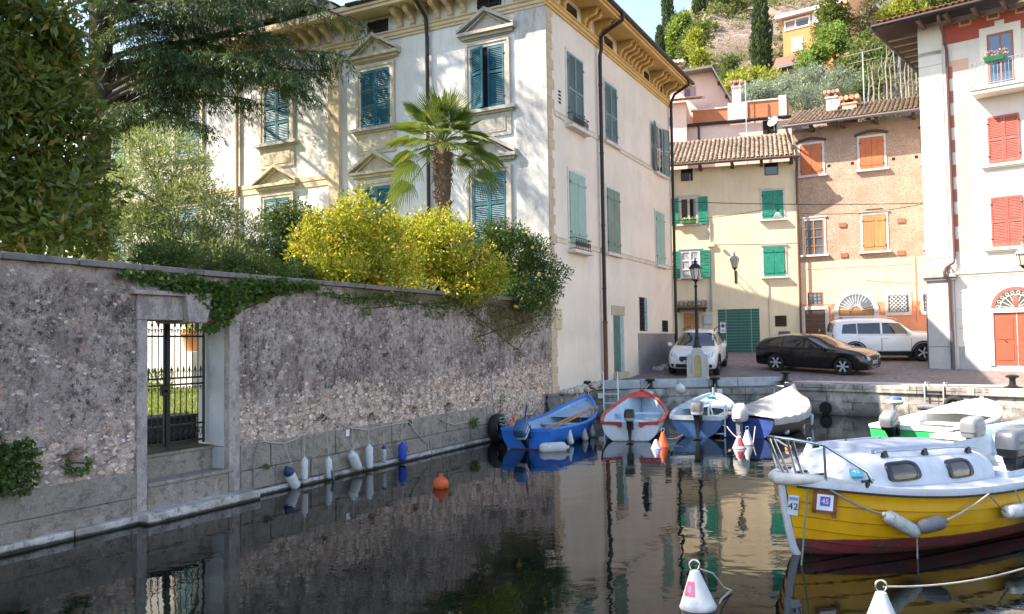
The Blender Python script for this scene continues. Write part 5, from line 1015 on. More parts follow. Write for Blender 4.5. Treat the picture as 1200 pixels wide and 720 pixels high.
tree('willowy_shrub', 'tall light green shrub with thin narrow leaves between magnolia and villa', FW.w(3.0, 4.0, GZ),
    [ell(150, 235, 17, 55, 45), ell(215, 255, 17.2, 55, 50), ell(270, 283, 17.4, 42, 34), ell(135, 285, 16.4, 60, 36), ell(205, 195, 17.6, 40, 34), ell(240, 300, 16.8, 60, 24), ell(170, 180, 17.6, 24, 26)], 480, 60, .26, OLEA, (.09, .17), .15, tr=.07, nb=26, up=.5, cat='shrub')
DARKG = leafmat('dark_evergreen_leaves', (.018, .045, .018), (.05, .10, .035), None, .2, .35)
tree('laurel_shrub', 'dark green rounded laurel between pale shrub and orange trees', FW.w(4.3, 4.6, GZ), [ell(342, 272, 19, 34, 32), ell(362, 300, 18.4, 30, 26), ell(318, 300, 18.2, 26, 20)], 170, 60, .26, DARKG, (.06, .11), .45, tr=.08, cat='shrub')
tree('garden_undergrowth', 'low dark broad leaved bush peeping over the wall beside the gate', FW.w(1.2, 1.3, GZ), [ell(250, 312, 14.6, 42, 16), ell(310, 322, 15.4, 40, 14), ell(195, 305, 13.6, 38, 14), ell(345, 322, 16, 26, 13)], 130, 55, .2, leafmat('mid_green_leaves', (.03, .06, .02), (.09, .15, .04), None, .3), (.06, .12), .4, tr=.05, cat='shrub')
ORG = leafmat('orange_tree_leaves', (.20, .23, .02), (.46, .43, .035), (.36, .36, .025), .4, .35, odd=(.62, .54, .06), odd_amt=.25); FRUIT = simple('orange_peel', (.74, .31, .025), .5, var=.15)
g_ = 'orange trees behind the garden wall'
tree('orange_tree', 'yellow green orange tree full of fruit, left of the palm trunk', FW.w(3.0, 1.8, GZ), [ell(398, 285, 17, 52, 44), ell(428, 268, 17.2, 44, 34), ell(380, 310, 16.8, 40, 26), ell(445, 305, 17, 45, 34), ell(410, 320, 16.7, 60, 18), ell(372, 262, 16.9, 14, 10), ell(452, 262, 17.4, 16, 12), ell(418, 238, 17.2, 18, 10), ell(350, 296, 16.6, 12, 12), ell(462, 285, 17.6, 26, 24)], 300, 62, .25, ORG, (.06, .11), .5, tr=.09, group=g_, fruit=(120, .037, FRUIT))
tree('orange_tree', 'yellow green orange tree laden with fruit, right of the palm trunk', FW.w(6.0, 1.6, GZ), [ell(512, 290, 19.3, 44, 34), ell(545, 318, 19.6, 40, 30), ell(475, 312, 19, 40, 30), ell(520, 332, 19.2, 60, 18), ell(500, 275, 19.5, 28, 22), ell(570, 330, 19.8, 20, 18), ell(538, 276, 19.6, 13, 12), ell(478, 272, 19.2, 16, 14), ell(560, 296, 19.6, 14, 12), ell(515, 258, 19.5, 14, 9), ell(580, 318, 19.8, 11, 9)], 300, 62, .26, ORG, (.06, .11), .5, tr=.09, group=g_, fruit=(140, .039, FRUIT))
CIT = leafmat('citrus_leaves', (.018, .05, .016), (.055, .115, .028), None, .22, .35, odd=(.18, .22, .03), odd_amt=.06)
ex = np.concatenate([np.array(at_y(px, py, 22.3))+RNG.normal(0, .09, (26, 3)) for px, py in ((648, 300), (655, 312), (660, 322), (652, 330), (664, 316), (645, 340), (640, 352), (668, 322), (657, 342), (636, 362), (632, 370), (648, 368))])
tree('lemon_tree', 'dark green lemon tree with few yellow fruits spilling over the wall beside villa corner', FW.w(9.0, 1.2, GZ), [ell(600, 300, 22.4, 42, 32), ell(628, 325, 22.2, 32, 28), ell(580, 330, 22.2, 34, 24), ell(612, 345, 21.8, 36, 18), ell(590, 280, 22.6, 26, 20)], 300, 62, .22, CIT, (.06, .11), .45, tr=.09, fruit=(46, .042, simple('lemon_peel', (.72, .50, .02), .5)), extra=ex)
# cedar: a straight trunk with long drooping limbs
CY = 25.; cb_ = at_y(114, 412, CY); cb_.z = GZ; Ce = empty('cedar_tree', T(*cb_), 'tall dark cedar with long drooping limbs standing in front of the villa', 'tree')
mb = MB(); mb.tube([(0, 0, -.3), (.02, 0, 3), (-.05, .05, 7), (.05, 0, 11), (0, 0, 16), (0, 0, 22), (0, 0, 26)], [.50, .42, .37, .34, .28, .14, .03], 12); NP, ND = [], []
def spray(p, d, L, n):
    """a drooping needle spray hanging from a limb"""
    t = RNG.uniform(0, 1, n)[:, None]; q = np.array(p)+np.array(d)*L*t+np.array([0, 0, -1.])*L*.9*t**1.6+RNG.normal(0, .03, (n, 3)); NP.append(q); ND.append(np.array(d)[None, :]*.6+np.array([[0, 0, -.8]])*(.4+t)+RNG.normal(0, .4, (n, 3)))
def limb(base, tip, r, bow=.12, dens=1., wide=.72):
    base, tip = Vector(base), Vector(tip); L = (tip-base).length; h = Vector((tip.x-base.x, tip.y-base.y, 0)).normalized(); pts = []
    for t in np.linspace(0, 1, 10): pts.append(base.lerp(tip, t)+Vector((0, 0, bow*L*math.sin(PI*t)))+Vector((random.uniform(-.07, .07), random.uniform(-.07, .07), random.uniform(-.04, .04)))*t)
    mb.tube(pts, [lerp(r, .014, t) for t in np.linspace(0, 1, 10)], 7)
    for i in range(int(L*9.5*dens)):
        t = .24+.76*((i+random.random())/int(L*9.5*dens)); j = min(8, int(t*9)); p = pts[j].lerp(pts[j+1], t*9-j); side = random.choice((-1, 1)); w = (1-.6*t)*random.uniform(.5, 1.1)*min(1.3, L*.25)*wide
        d = Vector((h.x*.6-h.y*side, h.y*.6+h.x*side, .06)).normalized(); mb.tube([p, p+d*w*.6, p+d*w+Vector((0, 0, -.16*w))], [.014, .009, .003], 4)
        for s in np.linspace(.1, 1, 5): spray(p+d*w*s+Vector((0, 0, -.1*w*s*s)), (d*.5+Vector((random.uniform(-.6, .6), random.uniform(-.6, .6), -.1))).normalized(), random.uniform(.25, .6), 15)
def cl(z0, px, py, dY=0., r=.09, bow=.1, dens=.95, wide=.72): limb((.0, 0, z0-GZ), at_y(px, py, CY+dY)-cb_, r, bow, dens, wide)
for a in ((9.6, 402, 62, 0., .12, .10), (9.4, 384, 84, .8, .1, .10), (9.9, 366, 112, -.6, .11, .16), (9.3, 300, 118, .5), (9.0, 245, 150, -.8, .1, .1), (10.6, 330, 44, .8, .1), (11.6, 300, 22, -.5, .1), (10.2, 350, 92, -1.4, .1, .14), (11.2, 262, 56, 1.), (9.8, 262, 96, -1.), (11.9, 240, 30, .4), (12.6, 330, 6, .2, .1), (10.4, 210, 74, .6), (12.4, 195, 14, -.8), (10.8, 190, 54, -1.2), (8.8, 190, 112, -.6), (12.2, 280, 8, -1.4), (11.0, 232, 80, 1.6), (11.8, 60, 34, .5), (9.5, 60, 90, -.8), (10.3, 52, 60, .4), (9.0, 150, 122, -1.5), (11.4, 160, 30, -1.6), (12.9, 130, -6, -2.), (10.9, 318, 76, 2.), (12.8, 380, 8, 1.6, .1), (8.4, 155, 140, .8), (8.6, 225, 128, .6)): cl(*a)
for i in range(46):
    z = 13.0+i*.27; az = i*2.4; L = random.uniform(.75, 1.05)*lerp(8.0, 1.6, i/46); limb((0, 0, z-GZ), (math.cos(az)*L, math.sin(az)*L, z-GZ-.10*L), .09, .10, .36, 1.25)
mb.build('trunk', BARK, Ce)
leaf_mesh('crown', np.concatenate(NP), (.09, .19), leafmat('cedar_needles', (.010, .034, .016), (.05, .11, .045), None, .22, .5), .19, np.concatenate(ND), 0, .05, parent=Ce, jitter=.1)
# fan palm
pb = at_y(523, 400, 20.6); pb.z = GZ; pc = at_y(518, 166, 20.6)-pb; Pm = empty('fan_palm', T(*pb), 'fan palm with shaggy brown trunk rising behind the orange trees', 'palm')
mb = MB(); zt = pc.z; prof = [(.12, 0), (.125, zt*.5), (.15, zt*.68), (.20, zt*.84), (.23, zt*.94), (.16, zt)]; rings = []
for i in range(60):
    t = i/59; z = zt*t; r = interp(z, [p[1] for p in prof], [p[0] for p in prof]); rings.append([(pc.x*t+(r+.02*noise.noise(Vector((k*1.7, z*9, 1)))+.018*((i*3+k) % 3))*math.cos(2*PI*k/14), pc.y*t+(r+.02*noise.noise(Vector((k*1.7, z*9, 5)))+.018*((i*3+k) % 3))*math.sin(2*PI*k/14), z) for k in range(14)])
mb.loft(rings, 0, True)
for i in range(260):                                                 # old leaf bases and fibres
    t = random.uniform(.35, 1.); z = zt*t; a = random.uniform(0, 2*PI); r = interp(z, [p[1] for p in prof], [p[0] for p in prof]); d = Vector((math.cos(a), math.sin(a), 0)); p = Vector((pc.x*t, pc.y*t, z))+d*r*.9
    mb.tube([p, p+d*.05+Vector((0, 0, .05)), p+d*random.uniform(.07, .13)+Vector((0, 0, random.uniform(-.12, .12)))], [.022, .016, .004], 4)
mb.build('trunk', plaster('palm_fibre', (.16, .11, .075), (.28, .2, .14), .6, (.06, .04, .03), .7, .4, 1., 7.), Pm)
PALM = leafmat('palm_fronds', (.06, .12, .022), (.16, .22, .045), (.12, .17, .03), .3, .4, odd=(.42, .38, .09), odd_amt=.06)
def fan(mb, hub, d, up, rad, spread, n=30, droop=.25):
    d = d.normalized(); s = d.cross(up).normalized(); u2 = s.cross(d).normalized()
    for i in range(n):
        a = lerp(-spread, spread, i/(n-1)); L = rad*(1-.25*(abs(a)/spread)**2)*random.uniform(.93, 1.05); e = d*math.cos(a)+s*math.sin(a); w = s*math.cos(a)-d*math.sin(a); hw = rad*spread/n*.62
        p0 = hub+e*.03; p1 = hub+e*L*.5+u2*(.05*rad); p2 = hub+e*L*.78-Vector((0, 0, droop*.2*rad)); p3 = hub+e*L-Vector((0, 0, droop*rad*random.uniform(.4, 1.1)))
        f = u2*.012
        mb.add([p0, p1-w*hw*.55+f, p1-f, p1+w*hw*.55+f, p2-w*hw*.42+f, p2-f, p2+w*hw*.42+f, p3], [(0, 2, 1), (0, 3, 2), (1, 2, 5, 4), (2, 3, 6, 5), (4, 5, 7), (5, 6, 7)])
mf = MB(); ms = MB()
for i in range(40):
    a = i*2.39996+.4; tilt = lerp(1.45, -.45, (i/40)**1.25)            # from upright to hanging
    d = Vector((math.cos(a)*math.cos(tilt), math.sin(a)*math.cos(tilt), math.sin(tilt))); L = random.uniform(.5, .75)*(1.2 if tilt < .2 else 1)
    c0 = pc+Vector((0, 0, -.05)); h = c0+d*L; ms.tube([c0, c0+d*L*.5+Vector((0, 0, .04)), h], [.02, .014, .011], 5)
    dd = (d+Vector((0, 0, -.35 if tilt < .6 else -.05))).normalized(); fan(mf, h, dd, Vector((0, 0, 1)) if abs(dd.z) < .9 else Vector((1, 0, 0)), random.uniform(.60, .78), 1.35, 26, .10 if tilt < .3 else .0)
for px, py, dx in ((488, 190, -1), (562, 182, 1), (482, 214, -1), (556, 200, .8)):  # four old fans hanging low beside the trunk
    h = at_y(px, py, 20.4+.3*dx)-pb; st_ = pc+Vector((0, 0, -.25)); ms.tube([st_, st_.lerp(h, .5)+Vector((0, 0, .12)), h], [.02, .014, .011], 5); fan(mf, h, Vector((dx*.8, -.2, -.75)), Vector((0, -.6, 1)), .85, 1.3, 28, .3)
mf.build('crown', PALM, Pm); ms.build('leaf_stalks', simple('stalk_green', (.12, .17, .04), .6), Pm)
# ivy and creepers on the wall
IVY = leafmat('ivy_leaves', (.03, .065, .014), (.10, .17, .035), None, .22, .4, odd=(.22, .26, .06), odd_amt=.1)
def on_wall(spots, n, size, mat, parent, off=(-.02, -.14), jit=.5, name='leaves'):
    P = []; w = np.array([s[2]*s[3] for s in spots], float)
    for k in RNG.choice(len(spots), n, p=w/w.sum()):
        x, y, rx, ry = spots[k]; a = RNG.uniform(0, 2*PI); r = RNG.uniform(0, 1)**.5; u, z = FW.uz(x+rx*r*math.cos(a), y+ry*r*math.sin(a)); P.append((u, RNG.uniform(*off[::-1]) if False else RNG.uniform(min(off), max(off)), z))
    P = np.array(P); P -= np.array(parent.get('org')); o = leaf_mesh(name, P, size, mat, .85, np.tile((.05, -.7, -.45), (n, 1)), 0, .1, parent=parent, jitter=jit); return o
def wall_plant(name, label, cat, spots, n, size, mat, off=(-.02, -.14)):
    u, z = FW.uz(spots[0][0], spots[0][1]); o = empty(name, FW.M @ T(u, 0, z), label, cat); o['org'] = (u, 0, z); lf = on_wall(spots, n, size, mat, o, off)
    mb = MB(); S_ = [FW.uz(s[0], s[1]) for s in spots]
    for a, b in zip(S_, S_[1:]): mb.tube([(a[0]-u, -.02, a[1]-z), ((a[0]+b[0])/2-u, -.03, (a[1]+b[1])/2-z+.02), (b[0]-u, -.02, b[1]-z)], .009, 4)
    if len(S_) == 1: mb.tube([(0, -.01, -.15), (0, -.05, .02)], .01, 4)
    mb.build('stem', BARK, o); del o['org']; return o
wall_plant('ivy', 'green ivy trailing along the wall top and down over the gate keystone', 'ivy', [(145, 320, 14, 4), (175, 325, 24, 8), (210, 332, 26, 11), (245, 344, 26, 15), (285, 340, 30, 16), (320, 336, 24, 10), (255, 368, 12, 14), (265, 358, 12, 12), (350, 335, 22, 6), (240, 384, 10, 6)], 2600, (.05, .10), IVY)
wall_plant('ivy', 'thin ivy fringe hanging under the coping below the orange trees', 'ivy', [(380, 343, 16, 5), (410, 350, 20, 7), (440, 350, 22, 8), (470, 352, 18, 10), (508, 362, 16, 12), (525, 355, 14, 8), (425, 362, 8, 8)], 700, (.04, .075), IVY, (-.02, -.08))
DRY = leafmat('dry_creeper_leaves', (.07, .06, .025), (.16, .13, .05), None, .25, .6, odd=(.12, .16, .03), odd_amt=.3)
wall_plant('dry_creeper', 'brown dry creeper covering upper wall beside the villa corner', 'creeper', [(600, 360, 30, 8), (570, 368, 22, 14), (615, 378, 20, 18), (560, 395, 8, 22), (590, 385, 14, 20), (640, 368, 8, 16), (605, 410, 5, 14), (545, 362, 16, 9)], 1900, (.03, .06), DRY, (-.01, -.07))
wall_plant('wall_shrub', 'dark bushy plant growing out of the wall foot at the picture edge', 'plant', [(8, 548, 26, 30), (-20, 545, 30, 36), (20, 525, 14, 12)], 1500, (.04, .08), leafmat('pellitory_leaves', (.02, .05, .012), (.07, .13, .03), None, .2), (-.03, -.28))
wall_plant('wall_fern', 'small green tuft under the broken pipe hole in the wall', 'plant', [(88, 552, 10, 5), (75, 545, 4, 8), (98, 543, 4, 7)], 170, (.03, .06), IVY, (-.03, -.1))
wall_plant('wall_tuft', 'round green tuft on the stone plinth near the tyre', 'plant', [(552, 495, 5, 7)], 130, (.03, .06), IVY, (-.05, -.14))
wall_plant('wall_tuft', 'tiny green tuft on the plinth left of hanging fenders', 'plant', [(308, 546, 3.5, 4)], 60, (.02, .04), IVY, (-.05, -.09))
wall_plant('wall_weed', 'small weed growing from wall joints above the tyre', 'plant', [(586, 468, 3, 6), (585, 485, 3, 5)], 70, (.03, .05), IVY, (-.04, -.08))
# garden seen through the gate
hd = empty('box_hedge', FW.M @ T(10.4, 14.5, 1.02) @ rot_z(R(90)), 'clipped box hedge along the villa front seen through the gate', 'hedge'); P = np.concatenate([RNG.uniform((-6, -.5, .0), (7.5, .5, .62), (7000, 3))]); leaf_mesh('foliage', P, (.05, .1), leafmat('box_leaves', (.03, .07, .015), (.12, .2, .04), None, .25), .5, parent=hd)
mb = MB(); [mb.tube([(x, 0, -.1), (x+.1, 0, .5)], .03, 5) for x in np.linspace(-5.8, 7.3, 30)]; mb.build('stem', BARK, hd)
def rosette(name, label, M, n, L, w, mat, stem=0., cat='plant'):
    o = empty(name, M, label, cat); mb = MB()
    for i in range(n):
        a = random.uniform(0, 2*PI); e = random.uniform(-.15, 1.3); d = Vector((math.cos(a)*math.cos(e), math.sin(a)*math.cos(e), math.sin(e))); s = Vector((-math.sin(a), math.cos(a), 0)); l = L*random.uniform(.7, 1.1); p = Vector((0, 0, stem)); q = [p, p+d*l*.5+Vector((0, 0, .03)), p+d*l-Vector((0, 0, l*.25))]
        mb.add([q[0]-s*w*.5, q[0]+s*w*.5, q[1]+s*w*.5, q[1]-s*w*.5, q[2]], [(0, 1, 2, 3), (3, 2, 4)])
    mb.build('leaves', mat, o)
    mb = MB(); mb.tube([(0, 0, -.1), (.02, 0, stem*.5), (0, 0, stem+.03)], [.07, .06, .05], 7); mb.build('stem', BARK, o); return o
SPIKE = leafmat('spiky_leaves', (.05, .10, .03), (.15, .22, .06), None, .25)
rosette('spiky_palm', 'spiky leaved garden plant behind the left leaf of gate', FW.M @ T(-.8, 2.0, .95), 60, .75, .035, SPIKE, .25)
rosette('cordyline', 'tall cordyline with narrow drooping leaves seen through gate top', FW.M @ T(1.55, 5.4, .95), 70, .85, .045, SPIKE, 1.75)
rosette('garden_agave', 'dark leafy plant low behind the right leaf of gate', FW.M @ T(.15, 1.7, .9), 50, .42, .06, leafmat('dark_spikes', (.02, .05, .02), (.06, .10, .04)), .12)
tr = MB(); tr.box(-.5, .5, -.25, .25, 0, .38); tr.box(-.54, .54, -.29, .29, .34, .40); t_ = tag(tr.build('stone_trough', simple('dark_trough', (.04, .04, .045), .7), None, FW.M @ T(-.55, 1.55, .88), bevel=.02), 'dark stone trough on the ground behind the gate', 'trough')
pt = empty('terracotta_planter', FW.M @ T(9.6, 12.3, 1.02), 'terracotta pot with yellow green bush on a cream pedestal beyond hedge', 'planter'); mb = MB(); mb.box(-.45, .45, -.45, .45, 0, 1.25); mb.build('pedestal', V_SIDE, pt, bevel=.02); mb = MB(); mb.lathe([(.26, 1.25), (.40, 1.8), (.46, 1.82), (.46, 1.92), (.38, 1.92)], 18); mb.build('pot', simple('terracotta', (.55, .22, .08), .8), pt); P = clumpy([((0, 0, 2.35), (.5, .5, .5))], 40, 40, .15, .3); leaf_mesh('foliage', P, (.05, .1), ORG, .5, parent=pt)

# ------------------------------------------------------------------ hillside trees
def hill_base(px, py, Y):
    p = at_y(px, py, Y); return p
def cypress(px, ytop, ybase, Y, hwpx, label):
    k = Y/FOC; b = at_y(px, ybase, Y); h = (ybase-ytop)*k; r = hwpx*k; o = empty('cypress', T(*b), label, 'cypress', 'cypresses on the hillside')
    mb = MB(); mb.tube([(0, 0, -1.5), (0, 0, h*.5), (0, 0, h*.9)], [r*.25, r*.16, .03], 7); mb.build('trunk', BARK, o)
    n = int(1500+h*r*330); t = RNG.uniform(0, 1, n); prof = np.interp(t, [0, .06, .25, .55, .8, .95, 1], [.35, .8, 1., .9, .6, .22, .03]); a = RNG.uniform(0, 2*PI, n); rr = r*prof*RNG.uniform(.55, 1.05, n)*(1+.16*np.sin(a*3+t*17)); P = np.stack([rr*np.cos(a), rr*np.sin(a), h*t], 1)
    D = np.stack([np.cos(a)*.35, np.sin(a)*.35, np.ones(n)], 1); leaf_mesh('crown', P, (.25, .55), CYP, .35, D, 0, .1, parent=o, jitter=.25)
CYP = leafmat('cypress_foliage', (.016, .04, .016), (.05, .09, .03), None, .15, .6)
for a in ((893, -12, 92, 70, 11.5, 'largest cypress, standing alone left of the orange house'), (784, -40, 80, 88, 7, 'tall slim cypress against the sky behind villa roof'), (774, 32, 82, 84, 5.2, 'short slim cypress, nearest to the villa roof edge'), (820, -30, 24, 96, 7, 'left cypress of the pair on the hilltop'), (833, -26, 22, 98, 7.5, 'right cypress of the pair on the hilltop'), (848, -20, 26, 92, 6, 'pale young cypress below the hilltop pair')): cypress(*a)
def htree(label, es, n, mat, size, name='hillside_tree', asp=.5, grp='broadleaf trees on the hillside', bark=None, crad=.5):
    E_ = [ell(*e) for e in es]; c = E_[0][0]; b = Vector((c.x, c.y, min(e[0].z-e[1][2] for e in E_)-1.)); return tree(name, label, b, E_, n, 42, crad, mat, size, asp, tr=.16, group=grp, nb=8, bark=bark)
HG = leafmat('hill_green_leaves', (.05, .09, .025), (.13, .18, .05), None, .3, .6); HL = leafmat('hill_fresh_leaves', (.09, .17, .035), (.20, .30, .06), None, .35, .6); HY = leafmat('hill_yellow_leaves', (.19, .22, .03), (.36, .36, .05), None, .4, .6); HB = leafmat('hill_brown_leaves', (.12, .10, .06), (.22, .18, .11), None, .3, .7); OLV = leafmat('olive_leaves', (.15, .20, .15), (.30, .35, .28), (.24, .30, .24), .25, .5)
htree('bright green pine at the sky edge of hill', [(796, 40, 86, 13, 18), (790, 55, 86, 9, 12), (800, 28, 86, 12, 10)], 90, HL, (.22, .45))
htree('dark green oak on the slope beside bright pine', [(815, 45, 84, 15, 22), (806, 62, 82, 12, 14), (828, 40, 86, 12, 16)], 110, HG, (.22, .45))
htree('yellow green tree on the slope under twin cypresses', [(814, 52, 76, 8, 14), (820, 68, 74, 9, 10)], 50, HY, (.2, .4))
htree('olive brown oak right of the twin cypresses', [(842, 30, 90, 16, 24), (860, 8, 96, 18, 18), (848, 50, 86, 12, 12)], 110, leafmat('hill_olive_leaves', (.07, .09, .03), (.17, .18, .07)), (.22, .45))
htree('dark bushy oak at the top of rocky slope', [(880, 4, 100, 22, 16), (905, -6, 104, 26, 14), (868, -4, 104, 20, 14)], 100, leafmat('hill_dry_leaves', (.09, .10, .05), (.20, .18, .10)), (.22, .45))
htree('small dark fir below the rocks', [(855, 82, 62, 7, 14), (856, 95, 60, 9, 8)], 60, leafmat('fir_needles', (.03, .06, .02), (.09, .12, .05)), (.18, .35), asp=.3)
htree('yellow green bush at the foot of large cypress', [(885, 92, 60, 22, 9), (860, 100, 58, 16, 8), (905, 98, 58, 14, 8)], 80, HY, (.18, .36))
htree('tall dark conifer beside the orange house', [(976, 10, 66, 16, 26), (968, 34, 66, 14, 18), (985, 30, 66, 12, 22), (975, -20, 66, 14, 20)], 150, leafmat('conifer_green', (.05, .075, .02), (.13, .16, .05)), (.18, .36))
htree('bright green round tree below the dark conifer', [(978, 44, 62, 15, 16), (985, 58, 62, 12, 12), (968, 52, 62, 10, 10)], 90, HL, (.16, .32))
htree('fresh green shrub in front of the orange house', [(950, 66, 60, 12, 12), (962, 62, 60, 10, 10), (942, 74, 58, 8, 8)], 60, HL, (.16, .32))
htree('grey green leafy tree above the chimneys', [(1015, 62, 58, 22, 24), (1030, 80, 57, 18, 20), (1000, 80, 58, 16, 18), (1020, 100, 56, 20, 16)], 150, HG, (.16, .34))
htree('yellow green tree behind the dark eaves', [(1058, 14, 66, 20, 18), (1075, 22, 66, 16, 14), (1040, 25, 66, 12, 14)], 110, HY, (.18, .36))
htree('green tree at the top edge beside yellow tree', [(1095, 5, 70, 22, 16), (1120, 0, 70, 22, 14)], 80, HG, (.18, .36))
htree('reddish brown bare bush beside the brick pillar', [(1022, 14, 68, 14, 22), (1012, 32, 66, 10, 12)], 46, HB, (.16, .3))
for i, (label, es) in enumerate((('silvery olive tree left of the others, behind the pink parapet', [(885, 112, 52, 22, 14), (868, 120, 51, 14, 10)]), ('silvery olive tree in the middle of the grove', [(920, 104, 54, 24, 16), (905, 116, 52, 18, 12)]), ('silvery olive tree below the hillside cottage', [(950, 92, 55, 18, 14), (938, 116, 52, 20, 12)]), ('silvery olive tree nearest the tall chimney', [(985, 96, 55, 22, 18), (966, 112, 53, 18, 16)]))):
    htree(label, es, 110, OLV, (.12, .26), 'olive_tree', .25, 'olive trees above the roofs', crad=.42)
for i, (px, yt, yb, Y) in enumerate(((1040, 50, 118, 54), (1050, 40, 118, 55), (1057, 55, 118, 54), (1066, 58, 116, 55), (1075, 50, 114, 56), (1082, 60, 112, 55), (1024, 70, 120, 53), (1031, 85, 120, 52), (1036, 62, 118, 55), (1045, 66, 119, 53), (1054, 48, 116, 56), (1062, 70, 116, 53), (1070, 66, 114, 55), (1079, 70, 113, 54), (1087, 62, 112, 56), (1018, 84, 121, 52))):
    b = at_y(px, yb, Y); h = (yb-yt)*Y/FOC; o = empty('bare_tree', T(*b), ['pale bare sapling trunk standing on the slope above brown roof'][0], 'tree', 'bare pale saplings above the brown house'); mb = MB(); pts = [Vector((random.uniform(-.022, .022)*k, 0, -.6+(h+.6)*k/5)) for k in range(6)]; mb.tube(pts, [.07, .065, .055, .045, .03, .01], 6)
    for k in range(5): p = pts[random.randint(2, 5)]; mb.tube([p, p+Vector((random.uniform(-.7, .7), random.uniform(-.4, .4), random.uniform(.3, .8)))], [.02, .005], 4)
    mb.build('trunk', BARKPALE, o)
pl_ = at_y(998, 20, 72); mb = MB(); mb.box(-.55, .55, -.5, .5, -4, 2.2); mb.box(-.65, .65, -.6, .6, -.4, -.2); tag(mb.build('brick_pillar', plaster('orange_brick', (.62, .30, .17), (.5, .22, .12), .6, None, 0, .1, .4, 2.), None, T(*pl_)), 'orange brick pillar standing among trees right of the dark conifer', 'pillar')
# scrub over the whole slope: nobody could count it
P1, P2 = [], []
for i in range(3000):
    y = RNG.uniform(50, 130); x = RNG.uniform(.16*y, .72*y); z = hill_z(x, y)
    if z < 3: continue
    nv = noise.noise(Vector((x*.06, y*.06, 7)))+.5*noise.noise(Vector((x*.2, y*.2, 2)))
    if nv < -.2 and RNG.uniform() < .75: continue
    k = 26; r = RNG.uniform(.35, 1.1); (P1 if RNG.uniform() < .55 else P2).append(np.array((x, y, z+r*.3))+rand_dirs(k)*RNG.uniform(.3, 1, (k, 1))*np.array((r, r, r*.8)))
tag(leaf_mesh('hillside_scrub', np.concatenate(P1), (.25, .5), leafmat('scrub_green', (.07, .085, .03), (.17, .18, .075), None, .25, .7), .4), 'grey green scrub covering the rocky hillside', 'scrub', kind='stuff')
tag(leaf_mesh('hillside_scrub', np.concatenate(P2), (.25, .55), leafmat('scrub_dry', (.20, .16, .11), (.36, .30, .21), None, .25, .8), .22), 'dry straw coloured brush covering the rocky hillside', 'scrub', kind='stuff')

# ------------------------------------------------------------------ boats (local frame: x from the stern to the bow, z = 0 at the water)
def paint(name, top, low=None, zsplit=.05, rough=.35, band=None, dirt=(.2, .2, .18), amt=.25, low2=None):
    m = N(name); z = m.xyz()[2]; f = m.noise(3, 6, .65); c = m.mix(m.ramp(f, [(.35, 0.), (.65, 1.)]), tuple(x*.9 for x in top), tuple(min(1, x*1.06) for x in top))
    c = m.mix(m.ramp(m.noise(5, 7, .7, sc=(1, 1, .35)), [(.52, 0.), (.72, amt)]), c, dirt)
    if low is not None:
        zz = m.math('ADD', z, m.math('MULTIPLY', m.noise(6, 4), .02)); lc = m.mix(m.ramp(m.noise(4, 7, .7, sc=(1, 1, .5)), [(.4, 0.), (.62, 1.)]), low, low2 or tuple(x*.7 for x in low))
        c = m.mix(m.ramp(m.n('MapRange', {'Value': zz, 'From Min': zsplit-.006, 'From Max': zsplit+.006}).outputs[0], [(0, 1.), (1, 0.)]), c, lc)
    zz = m.math('ADD', z, m.math('MULTIPLY', m.noise(7, 5), .04)); c = m.mix(m.ramp(m.n('MapRange', {'Value': zz, 'From Min': .01, 'From Max': .07}).outputs[0], [(0, .75), (1, 0.)]), c, (.03, .035, .025))
    return m.done(c, rough, m.bump(m.noise(40, 4), .08, .01), spec=.5)
